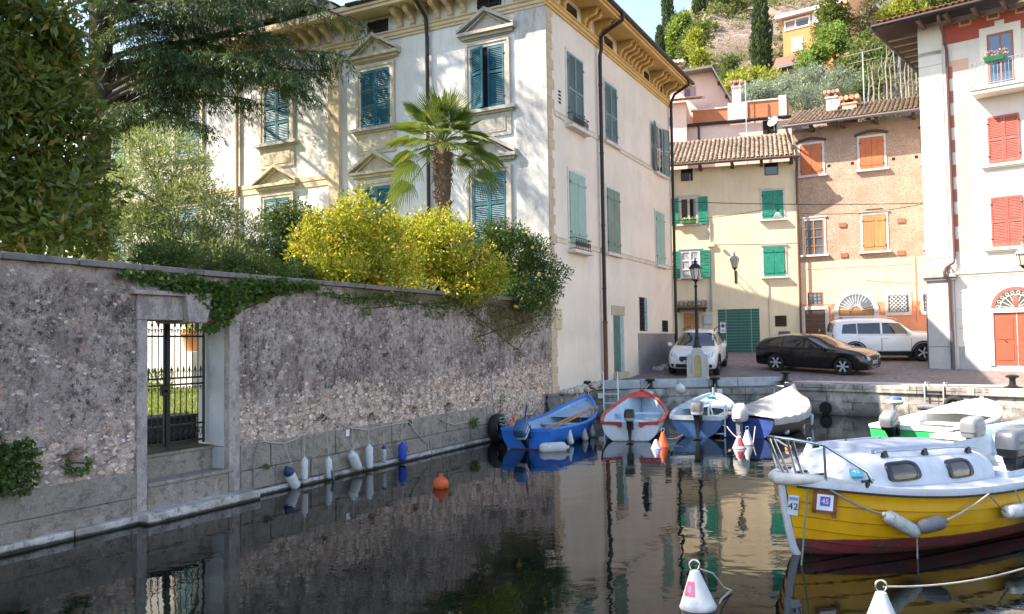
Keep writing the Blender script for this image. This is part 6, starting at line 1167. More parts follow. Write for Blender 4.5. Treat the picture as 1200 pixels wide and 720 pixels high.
class Hull:
    def __init__(s, L, B, beam, sheer, keel, rake=.35, a=.75, b=1.15, laps=0, flare=.0):
        s.L, s.B, s.bm, s.sh, s.k, s.rake, s.a, s.b, s.laps, s.flare = L, B, beam, sheer, keel, rake, a, b, laps, flare
    def pt(s, u, t, side=1, out=0.):
        hb = s.B/2*spline(u, s.bm); zs = spline(u, s.sh); zk = spline(u, s.k); q = t*PI/2
        y = hb*(math.sin(q)**s.a) if t > 0 else 0.; z = zk+(zs-zk)*(1-max(0, math.cos(q))**s.b) if False else zk+(zs-zk)*(t**(1+s.b*.6))
        x = s.L*u-s.rake*(1-t)*smooth(.55, 1., u)
        if s.laps:
            f = (t*s.laps+1e-6) % 1.; y += .030*(1-f if f < .93 else 0)*min(1, y*6)
        return Vector((x, side*(y+out), z))
    def shell(s, mb, nu=36, nt=14, mi=0, u0=0., u1=1., inset=0., tmin=0., drop=0.):
        for side in (1, -1):
            ts = np.linspace(tmin, 1, nt+1)
            if s.laps: ts = sorted(list(np.linspace(0, 1, s.laps*3+1))+[k/s.laps-.010 for k in range(1, s.laps)])
            g = []
            for i in range(nu+1):
                u = lerp(u0, u1, i/nu); r = []
                for t in ts: p = s.pt(u, t, side); p.y -= side*min(inset, abs(p.y)); p.z -= drop; r.append(tuple(p))
                g.append(r if side > 0 else r[::-1])
            mb.sheet(g, mi, True)
    def transom(s, mb, mi=0, x0=0., thick=.05, nt=12, drop=0.):
        pts = [s.pt(0, t, 1) for t in np.linspace(0, 1, nt)]+[s.pt(0, t, -1) for t in np.linspace(1, 0, nt)[:-1]]
        n = len(pts); mb.add([(p.x+x0, p.y, p.z) for p in pts]+[(p.x+x0+thick, p.y, p.z) for p in pts], [tuple(range(n)), tuple(range(2*n-1, n-1, -1))], mi)
    def rail(s, mb, w=.07, h=.05, mi=0, u0=0., u1=1., n=40, inn=.05):
        for side in (1, -1):
            rings = []
            for i in range(n+1):
                p = s.pt(lerp(u0, u1, i/n), 1, side); yo = p.y+side*(w-inn); yi = side*max(.0, abs(p.y)-inn)
                rings.append([(p.x, yi, p.z-.01), (p.x, yo, p.z-.01), (p.x, yo+side*.008, p.z+h*.5), (p.x, yo, p.z+h), (p.x, yi, p.z+h)])
            mb.loft(rings, mi, True)
    def floor(s, mb, z, mi=0, u0=.02, u1=.9, n=24, inset=.05):
        g = []
        for i in range(n+1):
            u = lerp(u0, u1, i/n); zk = spline(u, s.k); zs = spline(u, s.sh); t = min(1., max(.05, ((max(z, zk+.01)-zk)/(zs-zk))**(1/(1+s.b*.6)))); y = max(0, s.pt(u, t).y-inset); g.append([(s.L*u, -y, z), (s.L*u, y, z)])
        mb.sheet(g, mi, False)
    def thwart(s, mb, u, w=.24, z=None, h=.04, mi=0, full=True):
        zs = spline(u, s.sh); z = zs-.14 if z is None else z; y = s.B/2*spline(u, s.bm)-.06; mb.box(s.L*u-w/2, s.L*u+w/2, -y, y, z-h, z, mi)
def place(stern, bow):
    d = Vector((bow.x-stern.x, bow.y-stern.y, 0)); return T(stern.x, stern.y, 0) @ rot_z(math.atan2(d.y, d.x)), d.length
def outboard(par, x, y, z, cowl, leg, tilt=0., s=1., tiller=True, band=None, name='outboard_motor', yaw=0.):
    Mx = T(x, y, z) @ rot_z(yaw) @ Matrix.Rotation(tilt, 4, 'Y') @ Matrix.Scale(s, 4)
    mb = MB()
    def rr(l0, l1, wd, zz): return [((l0+l1)/2+(l1-l0)/2*math.copysign(abs(math.cos(a))**.42, math.cos(a)), wd*math.copysign(abs(math.sin(a))**.42, math.sin(a)), zz) for a in np.linspace(0, 2*PI, 29)[:-1]]
    mb.loft([rr(-.36, -.06, .10, .07), rr(-.41, -.03, .135, .10), rr(-.42, -.02, .15, .19)], 1); mb.loft([rr(-.43, -.015, .155, .192), rr(-.425, -.02, .15, .32), rr(-.405, -.035, .137, .385), rr(-.37, -.07, .11, .415), rr(-.30, -.13, .06, .425)], 0)
    mb.box(-.34, -.12, -.153, .153, .25, .285, 1)
    o = mb.build(name, [cowl, band or leg], par, M=Mx, bevel=.01)
    mb = MB(); mb.loft([[(-.34, -.09, .08), (-.08, -.09, .08), (-.08, .09, .08), (-.34, .09, .08)], [(-.30, -.06, -.1), (-.12, -.06, -.1), (-.12, .06, -.1), (-.30, .06, -.1)], [(-.27, -.035, -.45), (-.13, -.035, -.45), (-.13, .035, -.45), (-.27, .035, -.45)], [(-.29, -.03, -.72), (-.15, -.03, -.72), (-.15, .03, -.72), (-.29, .03, -.72)]], 0, False)
    mb.box(-.46, -.12, -.10, .10, -.50, -.485); mb.lathe([(.001, -.2), (.045, -.12), (.05, .05), (.03, .16), (.001, .2)], 10, 0, T(-.22, 0, -.62) @ Matrix.Rotation(R(-90), 4, 'Y')); mb.box(-.33, -.12, -.012, .012, -.80, -.66)
    for k in range(3): mb.add([(v[0], v[1], v[2]) for v in [(-.38, .0, 0), (-.36, .05, .03), (-.40, .10, .02), (-.42, .05, -.03)]], [(0, 1, 2, 3)], 0, False, T(0, 0, -.62) @ Matrix.Rotation(k*2*PI/3, 4, 'X'))
    mb.build('drive_leg', leg, o, bevel=.006)
    mb = MB(); mb.box(-.12, -.01, -.10, .10, -.18, .06); mb.box(-.03, .09, -.09, -.06, -.02, .05); mb.box(-.03, .09, .06, .09, -.02, .05); mb.build('clamp_bracket', leg, o, bevel=.006)
    if tiller: mb = MB(); mb.tube([(-.02, .0, .14), (.2, .03, .20), (.34, .04, .25)], .018, 8); mb.tube([(.34, .04, .25), (.5, .05, .31)], .024, 8); mb.build('tiller', leg, o)
    return o
def fender(p, d, L, r, mat, label, cap=None, cat='fender', group=None, name='boat_fender', flat=1.):
    """a mooring fender; p its middle, d its long axis"""
    d = Vector(d).normalized(); M = Matrix.Translation(Vector(p)) @ d.to_track_quat('Z', 'Y').to_matrix().to_4x4()
    o = empty(name, M, label, cat, group); h = L/2
    mb = MB(); mb.lathe([(.001, -h+r*.02), (r*.55, -h+r*.1), (r*.88, -h+r*.38), (r, -h+r*.8), (r, h-r*.8), (r*.9, h-r*.38), (r*.5, h-r*.05), (r*.34, h+r*.05), (r*.30, h+r*.4), (.001, h+r*.42)], 16)
    if flat != 1.: mb.v = [(x, y*flat-.25*r*math.sin(z/h*2), z) for x, y, z in mb.v]
    mb.build('fender_body', mat, o)
    if cap is not None: mb = MB(); mb.lathe([(r*1.01, h-r*1.2), (r*1.01, h-r*.8), (r*.92, h-r*.36), (r*.5, h), (r*.3, h+r*.48), (.001, h+r*.5)], 16); mb.build('fender_cap', cap, o)
    return o
FWHITE = simple('fender_white', (.62, .63, .62), .5, var=.1, scale=9, dirt=(.30, .30, .27), dirt_amt=.55); FGREY = simple('fender_grey', (.13, .13, .15), .6, var=.15, scale=9); FNAVY = simple('fender_navy', (.015, .03, .11), .5); FBLUE = simple('fender_blue', (.01, .06, .40), .55, var=.15); FDIRTY = simple('fender_dirty', (.46, .48, .47), .6, var=.2, scale=7, dirt=(.12, .13, .12), dirt_amt=.85)
ROPE = simple('pale_rope', (.46, .40, .33), .9, var=.2, scale=40); ROPEG = simple('grey_rope', (.22, .21, .20), .9, var=.25, scale=40); STEEL = simple('stainless_steel', (.55, .56, .58), .22, .95, var=.05); GREYMOT = simple('motor_grey', (.10, .11, .13), .35); BLACKMOT = simple('motor_black', (.012, .012, .014), .35); NAVYMOT = simple('motor_navy', (.02, .035, .08), .4); WHITEMOT = simple('motor_white', (.68, .69, .70), .35); LIGHTMOT = simple('motor_light_grey', (.19, .205, .22), .35)
OAR = simple('varnished_oar', (.42, .19, .06), .45, var=.2)
def rope(a, b, sag, mat, label, r=.010, cat='rope', name='mooring_rope', pts=None, group=None):
    mb = MB(); mb.tube(pts or rope_pts(a, b, sag), r, 6); return tag(mb.build(name, mat), label, cat, group)

# --- blue rowing boat
M_, L_ = place(at_z(617, 527), at_z(689, 463, .92)); HB = Hull(L_, 1.55, [(0, .78), (.2, .93), (.45, 1.), (.7, .84), (.88, .45), (1, .03)], [(0, .44), (.4, .42), (.7, .52), (1, .90)], [(0, -.1), (.5, -.14), (.85, -.05), (1, .25)], .3)
BB = empty('blue_rowing_boat', M_, 'bright blue open boat with tilted outboard, moored beside the garden wall', 'boat'); BLUEP = paint('boat_blue', (.004, .15, .55), (.25, .04, .03), .03); PALEB = simple('pale_blue_lining', (.34, .47, .60), .6, var=.15, scale=3, dirt=(.2, .28, .34), dirt_amt=.5)
mb = MB(); HB.shell(mb); HB.transom(mb); mb.build('hull', BLUEP, BB); mb = MB(); HB.rail(mb, .07, .04); mb.box(-.02, .06, -.6, .6, .40, .47); mb.build('gunwale', simple('gunwale_blue', (.006, .20, .62), .45), BB)
mb = MB(); HB.shell(mb, inset=.045, drop=.0); HB.floor(mb, .10); HB.transom(mb, 0, .055, .01); mb.build('lining', PALEB, BB)
for u, w in ((.07, .42), (.33, .26), (.60, .26)): mb = MB(); HB.thwart(mb, u, w); mb.build('thwart', PALEB, BB, bevel=.008)
mb = MB(); mb.sheet([[tuple(HB.pt(u, 1, 1)-Vector((0, .05, .09))), tuple(HB.pt(u, 1, -1)-Vector((0, -.05, .09)))] for u in np.linspace(.70, .97, 9)], 0, False); mb.build('foredeck', PALEB, BB)
outboard(BB, -.03, -.02, .45, simple('motor_blue', (.03, .10, .22), .4), NAVYMOT, R(-42), .95, True, WHITEMOT)
mb = MB(); mb.tube([(.2, .35, .5), (.2, .38, .72)], .045, 8); mb.build('fuel_cap', simple('orange_plastic', (.6, .15, .03), .5), BB)
for k, (a, b) in enumerate((((.9, -.30, .38), (3.1, -.52, .62)), ((.75, -.18, .39), (2.95, -.46, .63)))):
    o = empty('oar', M_ @ T(0, 0, 0), ('long varnished oar laid along right side of blue boat', 'second oar beside it, nearer the middle of blue boat')[k], 'oar'); mb = MB(); a, b = Vector(a), Vector(b); mb.tube([a, b], .022, 8); mb.build('shaft', OAR, o); mb = MB(); d = (b-a).normalized(); mb.loft([[tuple(b+d*l+Vector((0, w, h))) for w, h in ((-hw, 0), (0, .012), (hw, 0), (0, -.012))] for l, hw in ((0, .022), (.15, .05), (.5, .06), (.55, .04))], 0, True); mb.build('blade', OAR, o)
op = at_y(694, 487, 21.); pb_ = empty('boat_hook', T(op.x, op.y, op.z-.25), 'short upright wooden post with crosspiece in the blue boat', 'boat hook'); mb = MB(); mb.tube([(0, 0, -.15), (.01, 0, .42)], .03, 8); mb.build('post', OAR, pb_); mb = MB(); mb.tube([(-.06, 0, .06), (.1, .0, .10)], .024, 6); mb.build('crosspiece', OAR, pb_)
for px, py, Y, d, L, r, lb in ((667, 511, 19.3, (.25, 0, -1), .42, .075, 'grey white fender on blue boat side, nearest the stern'), (684, 508, 20.2, (.3, 0, -1), .40, .085, 'dirty rounded fender in the middle of blue boat side'), (693, 503, 20.9, (.25, 0, -1), .40, .075, 'pale fender hanging on blue boat near the bow')):
    p = at_y(px, py, Y); fender(p, (-d[0], 0, 1), L, r, FDIRTY if r > .08 else FWHITE, lb, group='fenders of the blue boat'); rope(p+Vector((-.05, .05, L/2)), p+Vector((-.08, .15, L/2+.2)), .0, ROPEG, 'short line holding a fender on the blue boat', .007, group='fender lines of the blue boat')
p = at_z(648, 527, .03); fender(p+Vector((0, 0, .03)), (1, .1, .03), .62, .13, simple('float_white_red', (.55, .56, .55), .6, dirt=(.45, .12, .08), dirt_amt=.6, scale=5), 'fat white float with red marks floating beside blue boat', cat='float', name='mooring_float')
p = M_ @ Vector((.12, .42, .52)); o = empty('pink_float', T(*p), 'faded pink ball float lying in the stern of the blue boat', 'float'); mb = MB(); mb.ball((0, 0, 0), .10, 14, 10); mb.tube([(0, 0, .09), (0, 0, .13)], .025, 7); mb.build('float_ball', simple('float_pink', (.42, .16, .17), .6, var=.15), o)
mb = MB(); q = M_ @ Vector((.1, .58, .50)); mb.tube([q+Vector((.09*math.cos(t)*(1+.2*math.sin(3*t)), .09*math.sin(t), .012*t+.02*math.sin(2.3*t))) for t in np.linspace(0, 16, 60)], .014, 5); tag(mb.build('rope_coil', simple('net_green_white', (.20, .30, .26), .9, var=.6, scale=30)), 'heap of green and white rope in the blue boat stern corner', 'rope')
# --- red and white boat
M_, L_ = place(at_z(739, 517.5), at_z(752, 459.5, .86)); HR = Hull(L_, 1.62, [(0, .83), (.2, .95), (.45, 1.), (.72, .80), (.9, .40), (1, .03)], [(0, .44), (.4, .46), (.7, .56), (1, .88)], [(0, -.08), (.5, -.12), (.85, -.05), (1, .25)], .3)
RB = empty('red_white_boat', M_, 'white open boat with red gunwale and small outboard, stern towards viewer', 'boat'); RWH = paint('boat_white_red', (.60, .66, .70), (.35, .03, .04), .02); REDG = simple('gunwale_red', (.56, .055, .04), .5, var=.15, scale=4, dirt=(.62, .26, .22), dirt_amt=.6)
mb = MB(); HR.shell(mb); HR.transom(mb); mb.build('hull', RWH, RB); mb = MB(); HR.rail(mb, .085, .05); mb.build('gunwale', REDG, RB)
mb = MB()
for s in (1, -1): mb.prism([(s*.20, .46), (s*.67, .47), (s*.67, .40), (s*.36, .39), (s*.26, .33), (s*.2, .36)][::s], -.025, 0, 0, rot_z(R(-90)))
mb.build('transom_trim', simple('dark_red_trim', (.42, .03, .03), .5), RB)
LB2 = simple('light_blue_lining', (.46, .62, .70), .55, var=.12, scale=3, dirt=(.66, .7, .7), dirt_amt=.5); mb = MB(); HR.shell(mb, inset=.05); HR.floor(mb, .12); HR.transom(mb, 0, .055, .01); mb.build('lining', LB2, RB)
for u, w in ((.08, .4), (.38, .26), (.66, .26)): mb = MB(); HR.thwart(mb, u, w); mb.build('thwart', LB2, RB, bevel=.008)
mb = MB(); mb.sheet([[tuple(HR.pt(u, 1, 1)-Vector((0, .04, -.02))), tuple(HR.pt(u, 1, -1)-Vector((0, -.04, -.02)))] for u in np.linspace(.87, .985, 7)], 0, False); mb.build('breasthook', REDG, RB)
outboard(RB, -.03, 0, .44, BLACKMOT, BLACKMOT, 0, .82, True, simple('motor_stripe', (.3, .32, .33), .4))
mb = MB(); q = M_ @ Vector((.42, -.45, .36)); mb.tube([q+Vector((.16*math.cos(t)*(1+.15*math.sin(2.1*t)), .11*math.sin(t), .010*t)) for t in np.linspace(0, 15, 60)], .016, 5); tag(mb.build('rope_coil', simple('white_rope', (.60, .60, .58), .9)), 'coil of white rope on the stern thwart of the red rimmed boat', 'rope')
# --- blue and white boat with a pale foredeck
M_, L_ = place(at_z(817, 513), at_z(836, 463.5, .82)); HL_ = Hull(L_, 1.5, [(0, .82), (.2, .95), (.5, 1.), (.75, .76), (.9, .42), (1, .03)], [(0, .46), (.4, .50), (.7, .60), (1, .84)], [(0, -.12), (.5, -.16), (.85, -.05), (1, .3)], .35, 1.15, .6)
LB = empty('blue_white_boat', M_, 'small boat with blue hull, pale rim and shrouded outboard, next to the red one', 'boat'); BLW = paint('boat_blue_white', (.012, .085, .25), (.015, .05, .12), -.02); RIM = simple('pale_rim', (.42, .50, .55), .5, var=.15, dirt=(.25, .30, .33))
mb = MB(); HL_.shell(mb); HL_.transom(mb); mb.build('hull', BLW, LB); mb = MB(); HL_.rail(mb, .10, .07); mb.box(-.03, .1, -.6, .6, .43, .53); mb.build('gunwale', RIM, LB)
mb = MB(); HL_.shell(mb, inset=.05); HL_.floor(mb, .14); HL_.transom(mb, 0, .055, .01); mb.build('lining', simple('aqua_lining', (.42, .52, .56), .55, var=.12), LB)
for u, w in ((.1, .4), (.42, .26)): mb = MB(); HL_.thwart(mb, u, w); mb.build('thwart', RIM, LB, bevel=.008)
mb = MB(); mb.sheet([[tuple(HL_.pt(u, 1, 1)-Vector((0, .04, .02))), (HL_.L*u, 0, spline(u, HL_.sh)+.05), tuple(HL_.pt(u, 1, -1)-Vector((0, -.04, .02)))] for u in np.linspace(.58, .985, 9)], 0, True); mb.build('foredeck', simple('aqua_deck', (.46, .58, .62), .5), LB); mb = MB(); mb.tube([(HL_.L-.06, 0, .86), (HL_.L-.06, 0, 1.05)], .02, 6); mb.build('bow_post', WHITEMETAL, LB)
mb = MB(); mb.tube([(HL_.L-.5+.06*math.sin(t*5), .12*math.cos(t*3), .80+.02*math.sin(t*4)) for t in np.linspace(0, 4, 24)], .018, 6); mb.build('rope_coil', simple('green_rope', (.08, .32, .28), .9), LB)
outboard(LB, -.03, -.05, .50, simple('motor_shroud', (.10, .105, .11), .6, var=.4, scale=8), BLACKMOT, 0, .95, False, simple('motor_silver', (.35, .36, .38), .35))
# --- boat under a tarpaulin
M_, L_ = place(at_z(872, 513), at_z(931, 459, .92)); HC = Hull(L_, 1.75, [(0, .86), (.2, .97), (.5, 1.), (.75, .80), (.9, .46), (1, .04)], [(0, .48), (.4, .48), (.7, .58), (1, .86)], [(0, -.12), (.5, -.16), (.85, -.05), (1, .3)], .35)
CB = empty('covered_boat', M_, 'boat under a pale grey tarpaulin with hooded outboard and swim ladder', 'boat'); mb = MB(); HC.shell(mb); HC.transom(mb); mb.build('hull', paint('boat_dark_grey', (.085, .070, .065), (.02, .025, .04), .05, .4), CB)
mb = MB(); HC.transom(mb, 0, -.012, .01); mb.build('transom_panel', simple('transom_blue', (.02, .055, .22), .6, var=.4, scale=7), CB)
TARP = plaster('tarpaulin', (.44, .41, .38), (.30, .28, .265), .7, (.56, .54, .51), .5, .25, .5, 2.5); mb = MB(); g = []
for i in range(41):
    u = lerp(-.02, 1.0, i/40); ue = max(0, u); p = HC.pt(ue, 1, 1); hb = p.y+.05; zs = p.z; r = []; sc = (1 if i % 2 else 0)*.015
    ridge = zs+.30*smooth(-.05, .5, u)*(1-.35*smooth(.7, 1, u))+.10
    for k in range(25):
        v = -1+2*k/24; a = abs(v); skirt = .17+.008*math.sin(u*23)
        if a > .86: y = hb*math.copysign(1, v)*(1+.01*math.sin(u*60)); z = zs+.03-skirt*(a-.86)/.14
        else: y = hb*v/.86; z = lerp(ridge, zs+.03, (a/.86)**1.25)-.05*math.sin(u*PI*7)**2*math.sin(a*PI)+.02*noise.noise(Vector((u*9, v*4, 3)))
        r.append((HC.L*u, y, z))
    g.append(r)
mb.sheet(g, 0, True); mb.build('tarpaulin', TARP, CB)
mb = MB(); mb.loft([[(-.25+x_+l*math.cos(a), l*.8*math.sin(a)*(1+.12*math.sin(3*a+zz*9)), zz) for a in np.linspace(0, 2*PI, 17)[:-1]] for zz, l, x_ in ((.42, .20, .02), (.50, .235, 0), (.66, .22, .03), (.78, .18, .06), (.84, .10, .09))], 0); mb.build('motor_hood', plaster('hood_cloth', (.50, .47, .44), (.36, .33, .30), .5, None, 0, .2, .5, 4.), CB); mb = MB(); mb.loft([[(-.36, -.05, .42), (-.16, -.05, .42), (-.16, .05, .42), (-.36, .05, .42)], [(-.32, -.04, -.3), (-.2, -.04, -.3), (-.2, .04, -.3), (-.32, .04, -.3)]], 0, False); mb.build('drive_leg', LIGHTMOT, CB)
mb = MB(); y0 = .40
for yy in (y0, y0+.42): mb.tube([(.05, yy, .5), (-.12, yy, .78), (-.2, yy, .7), (-.2, yy, .02)], .022, 7)
for zz in (.08, .3, .52): mb.tube([(-.2, y0, zz), (-.2, y0+.42, zz)], .02, 6)
mb.build('swim_ladder', WHITEMETAL, CB)
p = at_y(918, 501, 20.6); fender(p, (-.55, 0, 1), .40, .085, FWHITE, 'white fender with navy top hanging on the tarpaulin boat', FNAVY); p = at_y(941, 496, 21.9); fender(p, (.0, 0, 1), .34, .05, FWHITE, 'thin pale fender on the tarpaulin boat, nearer the bow'); p = at_y(951, 492, 22.5); fender(p, (.1, 0, 1), .30, .05, FWHITE, 'thin pale fender at the bow of the tarpaulin boat')
# --- green and white motor boat
GRN = paint('boat_green', (.01, .42, .12), (.02, .2, .07), .0); GWH = paint('boat_gloss_white', (.74, .75, .73), None, .0, .3)
M_, L_ = place(at_z(1067, 516, .35), at_z(1152, 471, .82)); HG_ = Hull(L_, 1.75, [(0, .9), (.3, 1.), (.55, .98), (.78, .74), (.92, .4), (1, .04)], [(0, .58), (.4, .57), (.7, .64), (1, .86)], [(0, -.12), (.5, -.15), (.85, -.05), (1, .3)], .35)
GB = empty('green_white_boat', M_, 'white motor boat with bright green transom and grey outboard', 'boat'); mb = MB(); HG_.shell(mb); mb.build('hull', GWH, GB); mb = MB(); HG_.transom(mb, 0, -.01); mb.build('transom', GRN, GB); mb = MB(); HG_.rail(mb, .14, .05, inn=.12); mb.box(-.03, .12, -.78, .78, .55, .635); mb.build('gunwale', GWH, GB)
mb = MB(); HG_.shell(mb, inset=.12); HG_.floor(mb, .16, inset=.12); HG_.transom(mb, 0, .08, .01); mb.build('lining', simple('white_lining', (.70, .71, .70), .5), GB); mb = MB(); HG_.thwart(mb, .3, .4); mb.build('thwart', GWH, GB); mb = MB(); HG_.thwart(mb, .6, .4); mb.build('thwart', GWH, GB)
mb = MB(); mb.sheet([[tuple(HG_.pt(u, 1, 1)-Vector((0, .06, -.03))), (HG_.L*u, 0, spline(u, HG_.sh)+.08), tuple(HG_.pt(u, 1, -1)-Vector((0, -.06, -.03)))] for u in np.linspace(.6, .985, 9)], 0, True); mb.build('foredeck', GWH, GB); mb = MB(); mb.box(HG_.L-.12, HG_.L-.04, -.03, .03, .84, .95); mb.build('bow_cleat', WHITEMETAL, GB)
outboard(GB, -.04, .28, .63, LIGHTMOT, BLACKMOT, R(-25), .95, False, BLACKMOT)
# --- two white motor boats at the picture's right
def white_boat(stern, heading, L, B, label, cowl, leg, tilt, s, yoff, ztr=.55, vents=False):
    Mx = T(stern.x, stern.y, 0) @ rot_z(PI/2-heading); h = Hull(L, B, [(0, .9), (.3, 1.), (.55, .98), (.78, .74), (.92, .4), (1, .04)], [(0, ztr), (.4, ztr), (.7, ztr+.08), (1, ztr+.32)], [(0, -.12), (.5, -.15), (.85, -.05), (1, .3)], .35)
    o = empty('white_motor_boat', Mx, label, 'boat'); mb = MB(); h.shell(mb); h.transom(mb); mb.build('hull', GWH, o); mb = MB(); h.rail(mb, .18, .05, inn=.16); mb.box(-.03, .14, -B*.45, B*.45, ztr-.03, ztr+.055); mb.build('gunwale', GWH, o, bevel=.01)
    mb = MB(); h.shell(mb, inset=.16); h.floor(mb, .18, inset=.16); h.transom(mb, 0, .1, .01); mb.build('lining', simple('cockpit_pale_blue', (.50, .60, .66), .5), o)
    for u in (.12, .45): mb = MB(); h.thwart(mb, u, .45); mb.build('thwart', GWH, o, bevel=.02)
    mb = MB(); mb.sheet([[tuple(h.pt(u, 1, 1)-Vector((0, .06, -.03))), (h.L*u, 0, spline(u, h.sh)+.1), tuple(h.pt(u, 1, -1)-Vector((0, -.06, -.03)))] for u in np.linspace(.55, .985, 9)], 0, True); mb.build('foredeck', GWH, o)
    if vents: mb = MB(); [mb.tube([(.55+.16*k, B*.5*.9-.02, ztr+.055), (.62+.16*k, B*.5*.9-.12, ztr+.06)], .012, 5) for k in range(7)]; mb.build('rail_slots', BLACKMOT, o)
    outboard(o, -.04, yoff, ztr+.05, cowl, leg, tilt, s, False, leg); return o
s1 = at_z(1135, 520, .5); white_boat(Vector((s1.x+.15, s1.y, 0)), R(58), 4.8, 1.9, 'white motor boat with light grey outboard, right of the green one', LIGHTMOT, LIGHTMOT, R(-8), 1.0, -.1, .55, True)
s2 = at_z(1192, 548, .5); white_boat(Vector((s2.x+.25, s2.y, 0)), R(60), 4.6, 1.8, 'white motor boat with black and grey outboard at the edge of picture', GREYMOT, BLACKMOT, R(-4), 1.12, .12)
# --- yellow cabin boat
bow = at_z(931, 650); Mx = T(bow.x, bow.y, 0) @ rot_z(R(180+30))     # local x points to the bow
YL = 5.6; YH = Hull(YL, 2.15, [(0, .80), (.25, .96), (.5, 1.), (.7, .92), (.85, .66), (.95, .32), (1, .045)], [(0, .78), (.35, .66), (.6, .64), (.8, .68), (1, .80)], [(0, .05), (.25, -.12), (.6, -.18), (.9, -.10), (1, .0)], .22, .62, 1.0, 7)
Mx = Mx @ T(-YL+.16, 0, 0); YB = empty('yellow_cabin_boat', Mx, 'yellow clinker boat with white cabin, steel bow rail and red waterline', 'boat')
YPAINT = paint('boat_yellow', (.68, .34, .006), (.10, .045, .045), .20, .38, dirt=(.34, .20, .03), amt=.3, low2=(.23, .03, .038))
_n = N.__new__(N); _n.mat = YPAINT; _n.t = YPAINT.node_tree; _b = _n.t.nodes['Principled BSDF']; _c = _b.inputs['Base Color'].links[0].from_socket; _k = _n.mix(_n.ramp(_n.noise(9, 8, .8, sc=(1, 1, .45)), [(.60, 0.), (.66, .7)]), _c, (.50, .36, .16)); _k = _n.mix(_n.ramp(_n.noise(14, 6, .8), [(.64, 0.), (.68, .8)]), _k, (.62, .58, .48)); _n.t.links.new(_k, _b.inputs['Base Color'])
mb = MB(); YH.shell(mb, 60); YH.transom(mb); mb.build('hull', YPAINT, YB, ang=25)
DECKW = plaster('deck_white', (.58, .61, .67), (.46, .49, .53), .55, (.28, .29, .30), .5, .15, .1, 2.5); DECKW.node_tree.nodes['Principled BSDF'].inputs['Roughness'].default_value = .45
mb = MB(); YH.rail(mb, .07, .07, u0=0, u1=1., n=60, inn=.06); mb.build('rubbing_strake', DECKW, YB); mb = MB(); mb.tube([YH.pt(1, t, 1)*1.0+Vector((.012, -YH.pt(1, t, 1).y, 0)) for t in np.linspace(0, 1, 14)], .045, 8); mb.build('stem_post', DECKW, YB)
def deck_pt(u, v): p = YH.pt(u, 1, 1); return (p.x, p.y*v, p.z+.055+.05*(1-v*v)*smooth(1, .8, u))
mb = MB(); mb.sheet([[deck_pt(lerp(.5, .995, i/30), v) for v in np.linspace(-1, 1, 9)] for i in range(31)], 0, True)
for s in (1, -1): mb.sheet([[deck_pt(lerp(.0, .5, i/14), s*v) for v in (1, .9, .8)] for i in range(15)], 0, True)
mb.sheet([[deck_pt(u, v) for v in np.linspace(-.8, .8, 5)] for u in (0., .02, .05)], 0, True); mb.build('deck', DECKW, YB)
mb = MB(); mb.loft([[tuple(Vector(deck_pt(u, v))+Vector((0, 0, dz))) for u, v in ((.5, .8), (.38, .8), (.25, .8), (.05, .8), (.05, -.8), (.25, -.8), (.38, -.8), (.5, -.8))] for dz in (.07, -.62)], 0, False, True, False); mb.box(.2, 2.85, -.75, .75, .06, .10); mb.box(.3, .75, -.75, .75, .10, .46); mb.build('cockpit', simple('cockpit_blue_white', (.46, .55, .62), .5, var=.15, dirt=(.28, .32, .36)), YB)
mb = MB()
for s in (1, -1): mb.tube([YH.pt(u, 1, s, .022)-Vector((0, 0, .014)) for u in np.linspace(0, .99, 60)], .012, 6)
mb.build('rubber_seam', simple('seam_black', (.02, .02, .022), .7), YB)
# cabin: lofted from a sloping front to the cockpit
secs = []
for x, hw, h in ((5.08, .34, .03), (5.0, .42, .12), (4.86, .52, .25), (4.7, .60, .32), (4.4, .67, .35), (3.9, .74, .36), (3.4, .78, .36), (3.0, .79, .35), (2.86, .78, .32)):
    u = x/YL; z0 = spline(u, YH.sh)+.05; r = []
    for k in range(21):
        a = PI*k/20; c, s = math.cos(a), math.sin(a); r.append((x, hw*math.copysign(abs(c)**.38, c)*(1-.16*abs(s)), z0+h*abs(s)**.42+(.06*h*(1-abs(c)))))
    secs.append(r)
mb = MB(); mb.loft(secs, 0, True, False, False); mb.add(secs[-1], [tuple(range(21))]); mb.add(secs[0], [tuple(range(20, -1, -1))]); cabin = mb.build('cabin', DECKW, YB, ang=60)
def cabin_y(x, z):
    xs = [s[0][0] for s in secs][::-1]; best = 0
    i = min(range(len(secs)-1), key=lambda k: 0 if secs[k][0][0] >= x >= secs[k+1][0][0] else 9); f = (secs[i][0][0]-x)/(secs[i][0][0]-secs[i+1][0][0]); r = [Vector(a).lerp(Vector(b), f) for a, b in zip(secs[i], secs[i+1])]
    pts = sorted(((p.z, p.y) for p in r[:11])); return float(np.interp(z, [p[0] for p in pts], [p[1] for p in pts]))
WFR = simple('window_rubber', (.018, .02, .032), .4); WGL = N('cabin_window').done((.07, .055, .042), .1, None, 0, .7)
